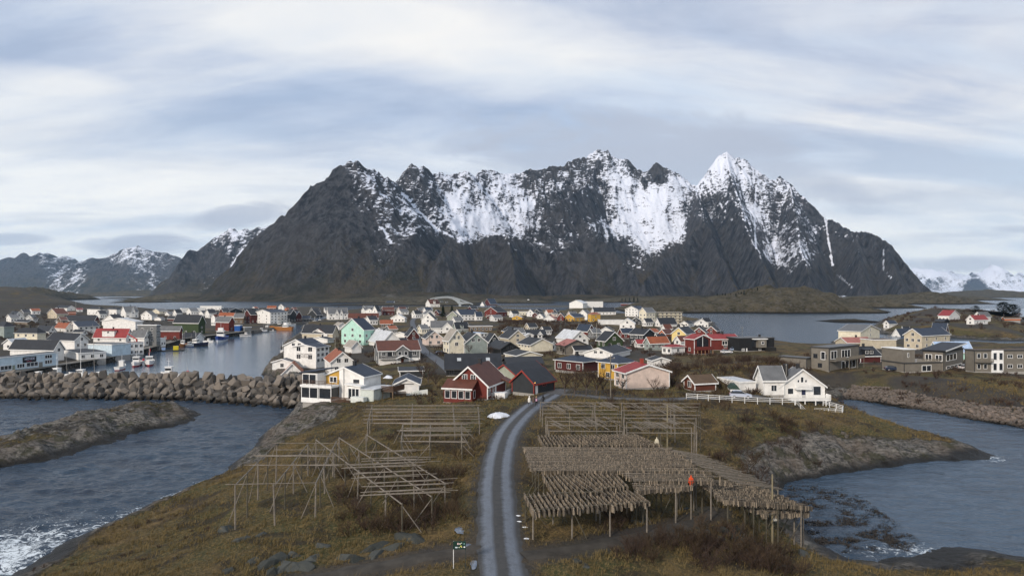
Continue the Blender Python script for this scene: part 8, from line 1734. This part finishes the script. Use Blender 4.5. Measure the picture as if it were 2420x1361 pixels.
# shrubs: countable ones are things
SHRL = [shrub_mesh(80+i, 1.7, 8, 1, .045, 'far_shrub', TWIG, .5, 6) for i in range(5)]
SHC = [0]; FARS = []
def shrubs(n, box, label, group, smin=.7, smax=1.3, seed=1, yd=None):
    rd = random.Random(seed); P0 = []
    for i in range(n*3):
        px = rd.uniform(box[0], box[2]); py = rd.uniform(box[1], box[3]); z = 6 if yd is None else yd; q = P(px, py, z); P0.append((q[0], q[1]))
    h, sd, rk_, dr = ground([p[0] for p in P0], [p[1] for p in P0], True); c = 0
    for (x, y), z, s_, k, d_ in zip(P0, h, sd, rk_, dr):
        if c >= n: break
        if z < 1.2 or d_ < .8: continue
        if any(abs(x-b[0]) < b[3]+1.5 and abs(y-b[1]) < b[4]+1.5 for b in BOXES): continue
        k = rd.uniform(smin, smax)
        if SHC[0] >= 290: FARS.append((x, y, z-.05, k*1.2, k)); c += 1; continue
        SHC[0] += 1; o = link('bare_shrub', rd.choice(SHR)); o.location = (x, y, z-.05); o.scale = (k*1.2, k*1.2, k); o.rotation_euler = (0, 0, rd.uniform(0, 6.28)); tag(o, label, 'shrub', group); c += 1
shrubs(66, (1440, 1255, 1880, 1361), 'leafless purple brown shrub on the slope below the fish racks', 'shrubs below the fish racks', .75, 1.35, 1, 6)
shrubs(64, (800, 1130, 1085, 1262), 'leafless dark shrub under and beyond the middle empty rack', 'shrubs by the middle empty rack', .8, 1.5, 2, 6.5)
shrubs(36, (1680, 1030, 1960, 1118), 'leafless shrub clinging to the cliff below the white house', 'shrubs on the cliff', .9, 1.6, 3, 4)
shrubs(22, (900, 985, 1150, 1110), 'leafless shrub in the grass around the upper left racks', 'shrubs around the upper left racks', .5, 1.0, 4, 7.5)
shrubs(30, (1440, 925, 1720, 960), 'leafless shrub along the lane behind the upper right racks', 'shrubs along the lane', .8, 1.4, 5, 9)
shrubs(140, (1540, 838, 1900, 905), 'brown shrub on the hill between the red building and the barn', 'shrubs on the middle hill', 1.0, 2.0, 6, 10)
shrubs(220, (1180, 752, 1420, 785), 'brown shrub in the scrub patch in the middle of the village', 'shrubs in the village scrub', 1.3, 2.6, 7, 7)
shrubs(420, (960, 775, 1700, 850), 'brown shrub between the houses of the village', 'shrubs between village houses', .9, 1.9, 8, 6)
shrubs(170, (1900, 835, 2420, 935), 'brown shrub on the heath below the grey wooden houses', 'shrubs on the right heath', .7, 1.5, 9, 6)
shrubs(120, (2090, 742, 2420, 790), 'brown shrub on the right island', 'shrubs on the right island', 1.5, 3.0, 10, 6)
shrubs(220, (0, 745, 420, 800), 'brown shrub among the far left houses', 'shrubs among the far left houses', 1.3, 2.4, 11, 4)
shrubs(110, (740, 780, 1000, 870), 'brown shrub near the mint house', 'shrubs near the mint house', .8, 1.6, 12, 5)
shrubs(20, (950, 900, 1230, 955), 'leafless shrub around the red house', 'shrubs around the red house', .7, 1.4, 13, 8.5)
shrubs(20, (30, 1200, 500, 1361), 'low rusty shrub on the sea bank at bottom left', 'low shrubs on the sea bank', .3, .55, 14, 3)
tag(scatter_mesh('far_shrubs', SHRL, FARS, TWIG, rv), kind='stuff')
# grass: one stuff object
rs = np.random.RandomState(8); NG = 150000
Y = 34+ (rs.rand(NG)**1.5)*150; X = (rs.rand(NG)-.5)*2*(Y*.80+6)
h, sd, rk_, dr = ground(X, Y, True)
clump = fbm(X/2.2, Y/2.2, 3, 91) + .6*fbm(X/9, Y/9, 3, 95)
keep = (h > 1.1) & (dr > .15) & (rk_ < .62) & (rs.rand(NG) < .35+.65*sstep(-.5, .35, clump)) & (rs.rand(NG) < 1.15-rk_)
X, Y, h, cl_ = X[keep], Y[keep], h[keep], clump[keep]; n = len(X); B = 5
hg = (.16+.30*sstep(-.3, .7, cl_)*rs.rand(n) + .5*(rs.rand(n) < .03))*(1+Y/220)
a = rs.rand(n, B)*6.283; ln = hg[:, None]*(.6+.7*rs.rand(n, B)); lean = .65*rs.rand(n, B)+.1; ox = (rs.rand(n, B)-.5)*.22; oy = (rs.rand(n, B)-.5)*.22; w_ = .014+.00016*Y[:, None]
bx0 = X[:, None]+ox; by0 = Y[:, None]+oy; V = np.empty((n, B, 3, 3))
V[:, :, 0, 0] = bx0-np.sin(a)*w_; V[:, :, 0, 1] = by0+np.cos(a)*w_; V[:, :, 1, 0] = bx0+np.sin(a)*w_; V[:, :, 1, 1] = by0-np.cos(a)*w_; V[:, :, :2, 2] = (h-.05)[:, None, None]
V[:, :, 2, 0] = bx0+np.cos(a)*ln*lean+ .12*ln; V[:, :, 2, 1] = by0+np.sin(a)*ln*lean; V[:, :, 2, 2] = h[:, None]+ln*(1-.35*lean)
me = np_mesh('grass', V.reshape(-1, 3), np.arange(n*B*3).reshape(-1, 3), GRASS, False); tag(link('grass', me), kind='stuff')
print('grass', n)
# kelp: a dark mat of weed in the right cove
rs = np.random.RandomState(5); n = 12000; px = 1860+rs.rand(n)*330; py = 1130+rs.rand(n)*180
ok = (py > 1130+(px-1860)*.18) & (px < 1985+(py-1130)*1.25) & (px > 1850+(py-1130)*.15) & (px+py*.0 < 2185-(abs(py-1262)*.8)) ; px, py = px[ok], py[ok]
cl = fbm(px/9, py/3.2, 4, 7, .65); ok = cl > -.12; px, py = px[ok], py[ok]; D = F*H/(py-HY); X = (px-CX)/F*D; n = len(X); B = 4
a = rs.rand(n, B)*6.283; L = .08+.2*rs.rand(n, B); V = np.empty((n, B, 3, 3)); ox = X[:, None]+(rs.rand(n, B)-.5)*.4; oy = D[:, None]+(rs.rand(n, B)-.5)*.5
V[:, :, 0, 0] = ox-.06*np.sin(a); V[:, :, 0, 1] = oy+.06*np.cos(a); V[:, :, 1, 0] = ox+.06*np.sin(a); V[:, :, 1, 1] = oy-.06*np.cos(a); V[:, :, :2, 2] = .02
V[:, :, 2, 0] = ox+np.cos(a)*L*1.4; V[:, :, 2, 1] = oy+np.sin(a)*L; V[:, :, 2, 2] = .10+.12*rs.rand(n, B)
me = np_mesh('kelp', V.reshape(-1, 3), np.arange(n*B*3).reshape(-1, 3), mat('kelp_brown', (.026, .020, .014), .45, var=.4), False); tag(link('kelp', me), kind='stuff')
